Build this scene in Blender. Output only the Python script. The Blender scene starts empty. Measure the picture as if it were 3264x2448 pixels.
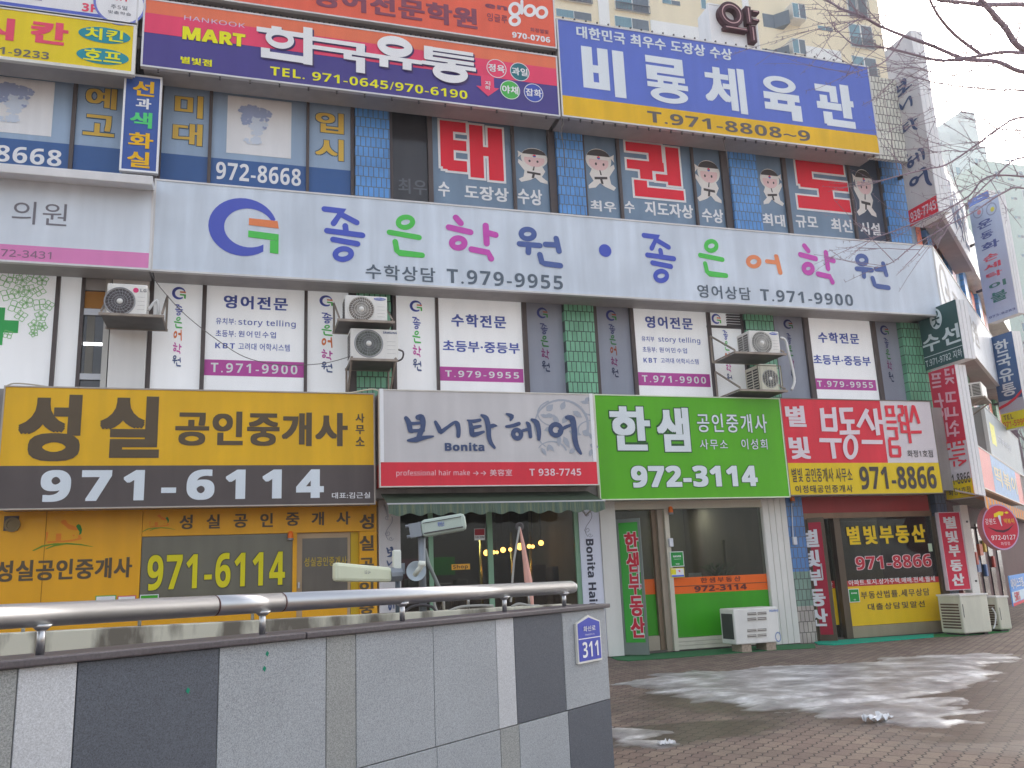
import bpy, bmesh, math, random
from mathutils import Vector, Matrix
random.seed(7)
scn = bpy.context.scene
COL = scn.collection

# ------------------------------------------------------------------ camera, sky, sun, exposure
CAM = Vector((0, 0, 1.3))
R_ = Vector((0.955324, -0.2925473, -0.04209674))
U_ = Vector((-0.02428315, -0.21963749, 0.97527929))
F_ = Vector((0.29456135, 0.93068547, 0.21692894))
FPX = 2815.95
cam = bpy.data.cameras.new('camera'); co = bpy.data.objects.new('camera', cam); COL.objects.link(co)
co.matrix_world = Matrix(((R_.x, U_.x, -F_.x, CAM.x), (R_.y, U_.y, -F_.y, CAM.y), (R_.z, U_.z, -F_.z, CAM.z), (0, 0, 0, 1)))
cam.sensor_width = 36.0; cam.lens = 36.0 * FPX / 3264; cam.clip_end = 3000; cam.clip_start = 0.05
scn.camera = co

SUN_EL = math.radians(33); SUN_DIR = Vector((0.62, 0.66, 0)).normalized()
world = bpy.data.worlds.new('World'); scn.world = world; world.use_nodes = True
wn = world.node_tree; bg = wn.nodes['Background']
sky = wn.nodes.new('ShaderNodeTexSky'); sky.sky_type = 'NISHITA'; sky.sun_disc = False
sky.sun_elevation = SUN_EL; sky.sun_rotation = math.atan2(SUN_DIR.x, SUN_DIR.y)
sky.air_density = 1.0; sky.dust_density = 4.0; sky.ozone_density = 1.0
hs_ = wn.nodes.new('ShaderNodeHueSaturation'); hs_.inputs['Saturation'].default_value = 0.52   # thin winter haze pales the sky
wn.links.new(sky.outputs[0], hs_.inputs['Color']); wn.links.new(hs_.outputs[0], bg.inputs[0]); bg.inputs[1].default_value = 0.13
sl = bpy.data.lights.new('sun', 'SUN'); sl.energy = 2.2; sl.angle = math.radians(1.5); sl.color = (1, 0.96, 0.91)
so = bpy.data.objects.new('sun', sl); COL.objects.link(so)
sd = Vector((SUN_DIR.x * math.cos(SUN_EL), SUN_DIR.y * math.cos(SUN_EL), math.sin(SUN_EL)))
so.rotation_euler = sd.to_track_quat('Z', 'Y').to_euler(); so.location = (20, 30, 40)
scn.view_settings.view_transform = 'Standard'; scn.view_settings.look = 'None'
scn.view_settings.gamma = 1; scn.view_settings.use_curve_mapping = False
scn.view_settings.exposure = 1.78

# ------------------------------------------------------------------ measuring: points of the place along sight lines
CR = {'s': (0, 0, 1.0), 'a1': (0, 0, 2212/900), 'a2': (850, 0, 2212/950), 'a3': (1750, 0, 2212/750), 'a4': (2400, 0, 2212/864), 'a5': (0, 560, 2133/900),
      'a6': (850, 560, 2.212), 'a7': (1750, 640, 1944/750), 'a8': (2400, 560, 2048/864), 'b1': (0, 1200, 2212/900), 'b2': (850, 1220, 2074/600),
      'b3': (1150, 1550, 2212/850), 'b4': (1850, 1230, 2.91), 'b5': (1850, 1580, 2074/750), 'b6': (2450, 1200, 2212/814), 'b7': (2450, 1550, 2212/814),
      'b8': (0, 1800, 1.106), 'f': (0, 0, 2212/3264), 'c1': (1190, 1230, 2212/740), 'c2': (2850, 560, 1374/414), 'c3': (2850, 1000, 1374/414),
      'c4': (2850, 1450, 1145/414), 'c5': (0, 1600, 2212/640), 'c6': (600, 1600, 2212/640), 'c7': (1900, 1950, 2212/1364), 'c8': (2000, 1050, 2212/650)}
def src(p): a, b, s = CR[p[0]]; return a + p[1] / s, b + p[2] / s
def ray(p):
    a, b, s = CR[p[0]]; x = a + p[1] / s; y = b + p[2] / s
    return F_ * FPX + R_ * (x - 1632) - U_ * (y - 1224)
class PL:
    """a flat surface: origin, right and up directions, normal towards the viewer"""
    def __init__(s, o, u, v=(0, 0, 1), k=0):
        s.o = Vector(o); s.u = Vector(u).normalized(); s.v = Vector(v).normalized(); s.n = s.u.cross(s.v).normalized(); s.k = k
    def at(s, a, b, d=0.0): return s.o + s.u * a + s.v * b + s.n * d
    def hit(s, p):
        d = ray(p); t = (s.o - CAM).dot(s.n) / d.dot(s.n); return CAM + d * t
    def uv(s, p):
        w = s.hit(p) - s.o; return w.dot(s.u), w.dot(s.v)
    def rect(s, tl, br):
        """the upright rectangle on this surface that just fits the seen box tl-br"""
        (x0, y0), (x1, y1) = src(tl), src(br)
        if s.k:
            xm, ym = (x0 + x1) / 2, (y0 + y1) / 2; m = s.uv(('s', xm, ym))[1]; t, b = s.uv(('s', xm, y0))[1], s.uv(('s', xm, y1))[1]
            ua, ub = s.uv(('s', x0, ym))[0], s.uv(('s', x1, ym))[0]; e = (ub - ua) * .06; return ua - e, ub + e, m + (b - m) * s.k, m + (t - m) * s.k
        c = [s.uv(('s', x, y)) for x, y in ((x0, y0), (x1, y0), (x0, y1), (x1, y1))]
        return max(c[0][0], c[2][0]), min(c[1][0], c[3][0]), max(c[2][1], c[3][1]), min(c[0][1], c[1][1])
    def rect4(s, tl, tr, bl, br):
        a, b, c, d = s.uv(tl), s.uv(tr), s.uv(bl), s.uv(br)
        return (a[0] + c[0]) / 2, (b[0] + d[0]) / 2, (c[1] + d[1]) / 2, (a[1] + b[1]) / 2
    def off(s, d): return PL(s.o + s.n * d, s.u, s.v, s.k)
def FY(y): return PL((0, y, 0), (1, 0, 0))
def FX(x): return PL((x, 0, 0), (0, -1, 0), k=.8)
E2 = Vector((0.7856, 0.6187, 0)).normalized()
def ground(p, z=0.0):
    d = ray(p); return CAM + d * ((z - CAM.z) / d.z)

# ------------------------------------------------------------------ materials
MATS = {}
def lin(c):
    c /= 255.0
    return c / 12.92 if c <= 0.04045 else ((c + 0.055) / 1.055) ** 2.4
def rgb(c, k=1.25):
    v = [lin(x) * k for x in c]; g = .3 * v[0] + .59 * v[1] + .11 * v[2]
    return tuple(max(0.004, min(0.86, g + (x - g) * 1.16)) for x in v) + (1,)
def newmat(name):
    m = bpy.data.materials.new(name); m.use_nodes = True; nt = m.node_tree
    return m, nt, nt.nodes['Principled BSDF']
def K(c, rough=0.45, dirt=0.10, name='paint', spec=0.35, metal=0.0, k=1.25, scale=1.0, streak=True):
    key = (tuple(c), rough, dirt, name, metal, k, scale)
    if key in MATS: return MATS[key]
    m, nt, b = newmat(name); N = nt.nodes; L = nt.links
    b.inputs['Roughness'].default_value = rough; b.inputs['Specular IOR Level'].default_value = spec; b.inputs['Metallic'].default_value = metal
    base = rgb(c, k)
    tc = N.new('ShaderNodeTexCoord'); mp = N.new('ShaderNodeMapping')
    mp.inputs['Scale'].default_value = (5 * scale, 5 * scale, (0.5 if streak else 5) * scale)
    n1 = N.new('ShaderNodeTexNoise'); n1.inputs['Scale'].default_value = 1.0; n1.inputs['Detail'].default_value = 6
    n2 = N.new('ShaderNodeTexNoise'); n2.inputs['Scale'].default_value = 0.9 * scale; n2.inputs['Detail'].default_value = 4
    L.new(tc.outputs['Object'], mp.inputs[0]); L.new(mp.outputs[0], n1.inputs['Vector']); L.new(tc.outputs['Object'], n2.inputs['Vector'])
    mu = N.new('ShaderNodeMath'); mu.operation = 'MULTIPLY'; L.new(n1.outputs[0], mu.inputs[0]); L.new(n2.outputs[0], mu.inputs[1])
    r = N.new('ShaderNodeMapRange'); r.inputs['From Min'].default_value = 0.12; r.inputs['From Max'].default_value = 0.40
    r.inputs['To Min'].default_value = 1 - dirt * 1.6; r.inputs['To Max'].default_value = 1 + dirt * 0.35
    L.new(mu.outputs[0], r.inputs['Value'])
    mx = N.new('ShaderNodeMix'); mx.data_type = 'RGBA'; mx.blend_type = 'MULTIPLY'; mx.inputs[0].default_value = 1
    mx.inputs[6].default_value = base; L.new(r.outputs[0], mx.inputs[7]); L.new(mx.outputs[2], b.inputs['Base Color'])
    MATS[key] = m; return m
def emat(name, c, s):
    if name in MATS: return MATS[name]
    m, nt, b = newmat(name); b.inputs['Base Color'].default_value = c + (1,); b.inputs['Emission Color'].default_value = c + (1,); b.inputs['Emission Strength'].default_value = s
    MATS[name] = m; return m
def glass(name, tint, refl=1.0, trans=0.8):
    if name in MATS: return MATS[name]
    m, nt, b = newmat(name); N = nt.nodes; L = nt.links; out = N['Material Output']
    N.remove(b); tr = N.new('ShaderNodeBsdfTransparent'); tr.inputs[0].default_value = tuple(v * trans for v in tint) + (1,)
    gl = N.new('ShaderNodeBsdfGlossy'); gl.inputs['Roughness'].default_value = 0.03; gl.inputs[0].default_value = (0.9, 0.9, 0.9, 1)
    fr = N.new('ShaderNodeFresnel'); fr.inputs[0].default_value = 1.35
    ml = N.new('ShaderNodeMath'); ml.operation = 'MULTIPLY'; ml.inputs[1].default_value = refl; L.new(fr.outputs[0], ml.inputs[0])
    mx = N.new('ShaderNodeMixShader'); L.new(ml.outputs[0], mx.inputs[0]); L.new(tr.outputs[0], mx.inputs[1]); L.new(gl.outputs[0], mx.inputs[2]); L.new(mx.outputs[0], out.inputs[0])
    MATS[name] = m; return m
def tile(name, c, c2, mort, bw, rh, direc=(1, 0, 0), ms=0.008, off=0.5, rough=0.3, var=0.25):
    if name in MATS: return MATS[name]
    m, nt, b = newmat(name); N = nt.nodes; L = nt.links
    tc = N.new('ShaderNodeTexCoord'); dp = N.new('ShaderNodeVectorMath'); dp.operation = 'DOT_PRODUCT'; dp.inputs[1].default_value = direc
    L.new(tc.outputs['Object'], dp.inputs[0])
    sp = N.new('ShaderNodeSeparateXYZ'); L.new(tc.outputs['Object'], sp.inputs[0])
    cb = N.new('ShaderNodeCombineXYZ'); L.new(dp.outputs['Value'], cb.inputs[0]); L.new(sp.outputs[2], cb.inputs[1])
    br = N.new('ShaderNodeTexBrick'); L.new(cb.outputs[0], br.inputs['Vector']); br.inputs['Scale'].default_value = 1.0
    br.inputs['Brick Width'].default_value = bw; br.inputs['Row Height'].default_value = rh; br.inputs['Mortar Size'].default_value = ms
    br.inputs['Mortar Smooth'].default_value = 0.2; br.offset = off; br.inputs['Bias'].default_value = -0.2
    br.inputs['Color1'].default_value = rgb(c); br.inputs['Color2'].default_value = rgb(c2); br.inputs['Mortar'].default_value = rgb(mort)
    n2 = N.new('ShaderNodeTexNoise'); n2.inputs['Scale'].default_value = 2.2; n2.inputs['Detail'].default_value = 8; L.new(tc.outputs['Object'], n2.inputs['Vector'])
    r = N.new('ShaderNodeMapRange'); r.inputs['From Min'].default_value = 0.3; r.inputs['From Max'].default_value = 0.7; r.inputs['To Min'].default_value = 1 - var; r.inputs['To Max'].default_value = 1.08
    L.new(n2.outputs[0], r.inputs['Value'])
    mx = N.new('ShaderNodeMix'); mx.data_type = 'RGBA'; mx.blend_type = 'MULTIPLY'; mx.inputs[0].default_value = 1
    L.new(br.outputs[0], mx.inputs[6]); L.new(r.outputs[0], mx.inputs[7]); L.new(mx.outputs[2], b.inputs['Base Color'])
    bp = N.new('ShaderNodeBump'); bp.inputs['Strength'].default_value = 0.5; bp.inputs['Distance'].default_value = 0.004; bp.invert = True
    L.new(br.outputs['Fac'], bp.inputs['Height']); L.new(bp.outputs[0], b.inputs['Normal'])
    b.inputs['Roughness'].default_value = rough
    MATS[name] = m; return m
def speck(name, c, amt, scale=160, rough=0.55):
    if name in MATS: return MATS[name]
    m, nt, b = newmat(name); N = nt.nodes; L = nt.links
    tc = N.new('ShaderNodeTexCoord')
    v = N.new('ShaderNodeTexVoronoi'); v.inputs['Scale'].default_value = scale; L.new(tc.outputs['Object'], v.inputs['Vector'])
    n = N.new('ShaderNodeTexNoise'); n.inputs['Scale'].default_value = scale * 0.55; n.inputs['Detail'].default_value = 3; L.new(tc.outputs['Object'], n.inputs['Vector'])
    n3 = N.new('ShaderNodeTexNoise'); n3.inputs['Scale'].default_value = 1.5; n3.inputs['Detail'].default_value = 5; L.new(tc.outputs['Object'], n3.inputs['Vector'])
    bw = N.new('ShaderNodeRGBToBW'); L.new(v.outputs['Color'], bw.inputs[0])
    ad = N.new('ShaderNodeMath'); ad.operation = 'ADD'; L.new(bw.outputs[0], ad.inputs[0]); L.new(n.outputs[0], ad.inputs[1])
    r = N.new('ShaderNodeMapRange'); r.inputs['From Min'].default_value = 0.45; r.inputs['From Max'].default_value = 1.5; r.inputs['To Min'].default_value = 1 - amt; r.inputs['To Max'].default_value = 1 + amt * 0.6
    L.new(ad.outputs[0], r.inputs['Value'])
    r3 = N.new('ShaderNodeMapRange'); r3.inputs['From Min'].default_value = 0.3; r3.inputs['From Max'].default_value = 0.7; r3.inputs['To Min'].default_value = 0.9; r3.inputs['To Max'].default_value = 1.06
    L.new(n3.outputs[0], r3.inputs['Value'])
    mm = N.new('ShaderNodeMath'); mm.operation = 'MULTIPLY'; L.new(r.outputs[0], mm.inputs[0]); L.new(r3.outputs[0], mm.inputs[1])
    mx = N.new('ShaderNodeMix'); mx.data_type = 'RGBA'; mx.blend_type = 'MULTIPLY'; mx.inputs[0].default_value = 1; mx.inputs[6].default_value = rgb(c)
    L.new(mm.outputs[0], mx.inputs[7]); L.new(mx.outputs[2], b.inputs['Base Color']); b.inputs['Roughness'].default_value = rough
    MATS[name] = m; return m

# ------------------------------------------------------------------ mesh builder
ORG = {}
class MB:
    def __init__(s): s.v = []; s.f = []; s.m = []; s.mi = 0
    def quad(s, a, b, c, d): s.poly([a, b, c, d])
    def poly(s, pts):
        i = len(s.v); s.v += [Vector(p) for p in pts]; s.f.append(tuple(range(i, i + len(pts)))); s.m.append(s.mi)
    def hexa(s, p):      # 8 corners: bottom 4 then top 4
        i = len(s.v); s.v += [Vector(q) for q in p]
        for f in ((0, 3, 2, 1), (4, 5, 6, 7), (0, 1, 5, 4), (1, 2, 6, 5), (2, 3, 7, 6), (3, 0, 4, 7)):
            s.f.append(tuple(i + k for k in f)); s.m.append(s.mi)
    def box(s, x0, x1, y0, y1, z0, z1):
        s.hexa([(x0, y0, z0), (x1, y0, z0), (x1, y1, z0), (x0, y1, z0), (x0, y0, z1), (x1, y0, z1), (x1, y1, z1), (x0, y1, z1)])
    def pbox(s, pl, u0, u1, v0, v1, d0, d1):
        s.hexa([pl.at(u0, v0, d1), pl.at(u1, v0, d1), pl.at(u1, v0, d0), pl.at(u0, v0, d0), pl.at(u0, v1, d1), pl.at(u1, v1, d1), pl.at(u1, v1, d0), pl.at(u0, v1, d0)])
    def prism(s, pl, pts, d0, d1):    # closed outline extruded along the plane's normal
        n = len(pts); i = len(s.v)
        s.v += [pl.at(a, b, d1) for a, b in pts] + [pl.at(a, b, d0) for a, b in pts]
        s.f.append(tuple(i + k for k in range(n))); s.f.append(tuple(i + n + k for k in reversed(range(n)))); s.m += [s.mi, s.mi]
        for k in range(n):
            j = (k + 1) % n; s.f.append((i + k, i + n + k, i + n + j, i + j)); s.m.append(s.mi)
    def tube(s, pts, rad, n=8, cap=True):
        pts = [Vector(p) for p in pts]
        if not isinstance(rad, (list, tuple)): rad = [rad] * len(pts)
        i0 = len(s.v); up = Vector((0.13, 0.31, 0.94)); prev = None
        for k, p in enumerate(pts):
            t = (pts[min(k + 1, len(pts) - 1)] - pts[max(k - 1, 0)]).normalized()
            if prev is None:
                a = t.cross(up if abs(t.dot(up)) < 0.95 else Vector((1, 0, 0))).normalized()
            else:
                a = (prev - t * prev.dot(t)).normalized()
            prev = a; b = t.cross(a)
            for j in range(n):
                w = 2 * math.pi * j / n; s.v.append(p + (a * math.cos(w) + b * math.sin(w)) * rad[k])
        for k in range(len(pts) - 1):
            for j in range(n):
                q = (j + 1) % n; s.f.append((i0 + k*n + j, i0 + k*n + q, i0 + (k+1)*n + q, i0 + (k+1)*n + j)); s.m.append(s.mi)
        if cap:
            s.f.append(tuple(i0 + j for j in reversed(range(n)))); s.m.append(s.mi)
            e = i0 + (len(pts) - 1) * n; s.f.append(tuple(e + j for j in range(n))); s.m.append(s.mi)
    def disc(s, pl, a, b, ra, rb, d, n=32):
        s.poly([pl.at(a + ra * math.cos(2*math.pi*k/n), b + rb * math.sin(2*math.pi*k/n), d) for k in range(n)])
    def ring(s, pl, a, b, ra, rb, wa, wb, d, n=32):
        for k in range(n):
            w0 = 2*math.pi*k/n; w1 = 2*math.pi*(k+1)/n
            c0, s0, c1, s1 = math.cos(w0), math.sin(w0), math.cos(w1), math.sin(w1)
            s.quad(pl.at(a + ra*c0, b + rb*s0, d), pl.at(a + ra*c1, b + rb*s1, d), pl.at(a + (ra-wa)*c1, b + (rb-wb)*s1, d), pl.at(a + (ra-wa)*c0, b + (rb-wb)*s0, d))
    def lathe(s, pl, a, b, prof, n=28):   # profile of (radius, distance) about the plane's normal
        i0 = len(s.v)
        for r, d in prof:
            for k in range(n):
                w = 2*math.pi*k/n; s.v.append(pl.at(a + r*math.cos(w), b + r*math.sin(w), d))
        for q in range(len(prof) - 1):
            for k in range(n):
                j = (k + 1) % n; s.f.append((i0+q*n+k, i0+q*n+j, i0+(q+1)*n+j, i0+(q+1)*n+k)); s.m.append(s.mi)
    def build(s, name, mat, parent=None, bevel=0, smooth=False, label=None, origin=None):
        me = bpy.data.meshes.new(name)
        if parent is not None: org = ORG[parent.name]
        elif origin is not None: org = Vector(origin)
        else:
            xs = [v.x for v in s.v]; ys = [v.y for v in s.v]
            org = Vector(((min(xs)+max(xs))/2, (min(ys)+max(ys))/2, min(v.z for v in s.v)))
        me.from_pydata([v - org for v in s.v], [], s.f)
        mats = mat if isinstance(mat, (list, tuple)) else [mat]
        for q in mats: me.materials.append(q)
        if len(mats) > 1: me.polygons.foreach_set('material_index', s.m)
        if bevel:
            bm = bmesh.new(); bm.from_mesh(me); bmesh.ops.bevel(bm, geom=bm.edges[:], offset=bevel, segments=2, affect='EDGES', profile=0.5); bm.to_mesh(me); bm.free()
        if smooth: me.polygons.foreach_set('use_smooth', [True] * len(me.polygons))
        me.update()
        o = bpy.data.objects.new(name, me); COL.objects.link(o); ORG[o.name] = org
        if parent is not None: o.parent = parent
        else: o.location = org
        if label: o['label'] = label
        return o
def tag(o, label, cat, group=None):
    o['label'] = label; o['category'] = cat
    if group: o['group'] = group
    return o
def thing(name, label, cat, loc, group=None):
    o = bpy.data.objects.new(name, None); COL.objects.link(o); o.location = loc; o.empty_display_size = 0.2
    ORG[o.name] = Vector(loc); return tag(o, label, cat, group)
def struct(o): o['kind'] = 'structure'; return o

# ------------------------------------------------------------------ lettering
def sans(t, bold):
    """digits and Latin letters from the sans-serif alphabets (bold or regular), so that a 1 has its flag"""
    D, C, S_ = (0x1D7EC, 0x1D5D4, 0x1D5EE) if bold else (0x1D7E2, 0x1D5A0, 0x1D5BA)
    return ''.join(chr(D + ord(c) - 48) if '0' <= c <= '9' else chr(C + ord(c) - 65) if 'A' <= c <= 'Z' else chr(S_ + ord(c) - 97) if 'a' <= c <= 'z' else c for c in t)
TXT = {}; FC = bpy.data.curves.new('letters', 'FONT'); FO = bpy.data.objects.new('letters', FC); FC.resolution_u = 4
def glyphs(body, bold, sp=1.0):
    key = (body, bold, sp)
    if key not in TXT:
        FC.body = body; FC.offset = 0.0; FC.space_character = sp
        m = FO.to_mesh(); v = [(q.co.x, q.co.y) for q in m.vertices]; f = [tuple(p.vertices) for p in m.polygons]; FO.to_mesh_clear()
        xs = [p[0] for p in v]; ys = [p[1] for p in v]
        TXT[key] = (v, f, min(xs), max(xs), min(ys), max(ys))
    return TXT[key]
def lay_text(mb, pl, body, box, bold, d, rot=0, ref=None, sp=None):
    latin = all(ord(c) < 128 for c in body); extra = 0
    if latin:
        w = bold if ref is None else ref; heavy = w >= .015; extra = .028 if heavy else 0
        body = sans(body, heavy)
    elif any('0' <= c <= '9' for c in body): body = ''.join(sans(c, False) if '0' <= c <= '9' else c for c in body)
    if sp is None: sp = 1.06 if latin else 1.08
    v, f, x0, x1, y0, y1 = glyphs(body, 0, sp); grow = max(0.0, bold - extra)
    if ref is not None: ref = max(0.0, ref - extra)
    a0, a1, b0, b1 = box; i = len(mb.v)
    gy = 1.0 if latin or ref is not None else .62
    g = grow if ref is None else ref; x0 -= g; x1 += g; y0 -= g * gy; y1 += g * gy
    sh = [(0, 0)] if grow <= 0 else [(0, 0)] + [(sx * grow, sy * grow * gy) for sx, sy in ((-1, -1), (1, -1), (1, 1), (-1, 1), (-1, 0), (1, 0), (0, 1), (0, -1))]
    if grow > .03: sh += [(sx * grow * .5, sy * grow * .5 * gy) for sx, sy in ((-1, -1), (1, -1), (1, 1), (-1, 1), (-1, 0), (1, 0), (0, 1), (0, -1))]
    for n, (ox, oy) in enumerate(sh):           # heavier strokes: the outline set off a little all round
        i = len(mb.v); dd = d + n * .00015
        for x, y in v:
            nx = (x + ox - x0) / (x1 - x0); ny = (y + oy - y0) / (y1 - y0)
            if rot: p = pl.at(a0 + ny * (a1 - a0), b1 - nx * (b1 - b0), dd)
            else: p = pl.at(a0 + nx * (a1 - a0), b0 + ny * (b1 - b0), dd)
            mb.v.append(p)
        for q in f: mb.f.append(tuple(i + k for k in q)); mb.m.append(mb.mi)
def txt(pl, body, tl, br, mat, parent, bold=0.0, lay=2, name='lettering', rot=0, out=None, outw=0.03, label=None, sp=None):
    box = pl.rect(tl, br) if not isinstance(tl, float) else (tl,) + br
    mb = MB()
    mats = [mat]
    if out is not None:
        mb.mi = 1; lay_text(mb, pl, body, box, bold + outw, 0.003 * lay, rot, ref=bold, sp=sp); mats = [mat, out]; mb.mi = 0; lay += 1
    lay_text(mb, pl, body, box, bold, 0.003 * lay, rot, sp=sp)
    # words that stand well apart become pieces of their own
    ext = []
    for f in mb.f:
        us = [(mb.v[i] - pl.o).dot(pl.v if rot else pl.u) for i in f]; ext.append((min(us), max(us)))
    lim = .42 * (box[1] - box[0] if rot else box[3] - box[2]); order = sorted(range(len(ext)), key=lambda k: ext[k][0]); groups = []; hi = None
    for k in order:
        if hi is None or ext[k][0] - hi > lim: groups.append([]); hi = ext[k][1]
        groups[-1].append(k); hi = max(hi, ext[k][1])
    if len(groups) == 1: return mb.build(name, mats, parent, label=label)
    for g in groups:
        q = MB(); mp = {}
        for k in sorted(g):
            for i in mb.f[k]:
                if i not in mp: mp[i] = len(q.v); q.v.append(mb.v[i])
            q.f.append(tuple(mp[i] for i in mb.f[k])); q.m.append(mb.m[k])
        ob = q.build(name, mats, parent, label=label)
    return ob
def col(pl, chars, tl, br, mats, parent, bold=0.02, lay=2, gap=0.12, name='lettering', out=None, outw=0.03):
    """letters one below the other; mats may list one colour per letter"""
    a0, a1, b0, b1 = pl.rect(tl, br); h = (b1 - b0) / (len(chars) - gap); mb = MB()
    ml = mats if isinstance(mats, list) else [mats]
    allm = ml + ([out] if out is not None else [])
    for k, ch in enumerate(chars):
        t = b1 - h * k; bx = (a0, a1, t - h * (1 - gap), t)
        if out is not None:
            mb.mi = len(ml); lay_text(mb, pl, ch, bx, bold + outw, 0.003 * lay, ref=bold)
        mb.mi = k if len(ml) > 1 else 0
        if ch in GL and bold == 'hand': lay_hand(mb, pl, ch, bx, 0.003 * lay)
        else: lay_text(mb, pl, ch, bx, bold, 0.003 * (lay + (1 if out is not None else 0)))
    return mb.build(name, allm, parent)

# hand-drawn letters: bounding box, stroke width, strokes ('o' = a closed loop)
GL = {
 '좋': ((385, 215, 695, 620), 42, [[(405, 235), (530, 240), (470, 338)], [(515, 262), (635, 318)], [(553, 350), (558, 395)], [(424, 396), (676, 411)], [(467, 458), (640, 478)], ('o', 539, 561, 57, 38, -0.25)]),
 '은': ((845, 265, 1115, 580), 40, [('o', 980, 322, 53, 38, -0.35), [(864, 407), (1076, 430)], [(904, 474), (915, 540), (935, 556), (1096, 562)]]),
 '학': ((1260, 270, 1640, 610), 46, [[(1335, 292), (1368, 332)], [(1282, 371), (1436, 396)], ('o', 1346, 486, 46, 36, -0.3), [(1550, 336), (1552, 474)], [(1570, 392), (1620, 402)], [(1440, 527), (1560, 543), (1580, 588)]]),
 '원': ((1755, 350, 2090, 655), 42, [('o', 1840, 410, 48, 36, -0.2), [(1777, 490), (1925, 492)], [(1842, 508), (1838, 552)], [(2050, 428), (2066, 524)], [(1968, 480), (2042, 478)], [(1922, 562), (1935, 620), (1955, 628), (2070, 635)]]),
 '어': ((1615, 423, 1935, 615), 40, [('o', 1686, 508, 52, 42, -0.5), [(1893, 442), (1913, 594)], [(1806, 496), (1886, 500)]]),
}
def strip(mb, fn, pts, w, cap=True, n=6):
    """a flat stroke along pts; w is one width or one per point"""
    pts = [Vector(p) for p in pts]
    ws = w if isinstance(w, list) else [w] * len(pts)
    L = []; Rr = []
    for k, p in enumerate(pts):
        a = pts[max(k-1, 0)]; b = pts[min(k+1, len(pts)-1)]
        t = (b - a).normalized()
        nrm = Vector((-t.y, t.x)); sc = 1.0
        if 0 < k < len(pts) - 1:
            t1 = (p - a).normalized(); sc = 1 / max(0.5, abs(Vector((-t1.y, t1.x)).dot(nrm)))
        L.append(p + nrm * ws[k] * 0.5 * sc); Rr.append(p - nrm * ws[k] * 0.5 * sc)
    outl = list(L)
    if cap:
        t = (pts[-1] - pts[-2]).normalized(); nr = Vector((-t.y, t.x))
        outl += [pts[-1] + (nr * math.cos(q) + t * math.sin(q)) * ws[-1] * 0.5 for q in [math.pi * j / n for j in range(1, n)]]
    outl += list(reversed(Rr))
    if cap:
        t = (pts[0] - pts[1]).normalized(); nr = Vector((t.y, -t.x))
        outl += [pts[0] + (-nr * math.cos(q) + t * math.sin(q)) * ws[0] * 0.5 for q in [math.pi * j / n for j in range(1, n)]]
    # strip quads, then caps
    for k in range(len(pts) - 1): mb.poly([fn(*L[k]), fn(*L[k+1]), fn(*Rr[k+1]), fn(*Rr[k])])
    if cap:
        for (p, q, w0) in ((pts[-1], pts[-2], ws[-1]), (pts[0], pts[1], ws[0])):
            t = (p - q).normalized(); nr = Vector((-t.y, t.x))
            mb.poly([fn(*(p + (nr * math.cos(g) + t * math.sin(g)) * w0 * 0.5)) for g in [math.pi * j / n for j in range(n + 1)]])
def loop(mb, fn, cx, cy, rx, ry, rot, w, n=28):
    c, s_ = math.cos(rot), math.sin(rot)
    def e(a, b, q): x = a * math.cos(q); y = b * math.sin(q); return fn(cx + x*c - y*s_, cy + x*s_ + y*c)
    for k in range(n):
        q0 = 2*math.pi*k/n; q1 = 2*math.pi*(k+1)/n
        mb.poly([e(rx+w/2, ry+w/2, q0), e(rx+w/2, ry+w/2, q1), e(rx-w/2, ry-w/2, q1), e(rx-w/2, ry-w/2, q0)])
def lay_hand(mb, pl, ch, box, d):
    (x0, y0, x1, y1), w, st = GL[ch]; a0, a1, b0, b1 = box
    for k, q in enumerate(st):
        dd = d + 0.0006 * k
        fn = lambda x, y: pl.at(a0 + (x-x0)/(x1-x0)*(a1-a0), b1 - (y-y0)/(y1-y0)*(b1-b0), dd)
        if q[0] == 'o': loop(mb, fn, q[1], q[2], q[3], q[4], q[5], w * 0.95)
        else: strip(mb, fn, q, w)
def hand(pl, ch, tl, br, mat, parent, lay=2, name='lettering'):
    mb = MB(); lay_hand(mb, pl, ch, pl.rect(tl, br), 0.003 * lay); return mb.build(name, mat, parent)
def rects(pl, rs, box, mat, parent, W=100, H=100, lay=2, grow=0.0, name='lettering'):
    """block letters drawn as rectangles in a W x H square"""
    a0, a1, b0, b1 = box; mb = MB()
    for k, (x0, y0, x1, y1) in enumerate(rs):
        d = 0.003 * lay + 0.0004 * k
        ua, ub = a0 + x0/W*(a1-a0) - grow, a0 + x1/W*(a1-a0) + grow; va, vb = b1 - y1/H*(b1-b0) - grow, b1 - y0/H*(b1-b0) + grow
        mb.quad(pl.at(ua, va, d), pl.at(ub, va, d), pl.at(ub, vb, d), pl.at(ua, vb, d))
    return mb.build(name, mat, parent)

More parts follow.
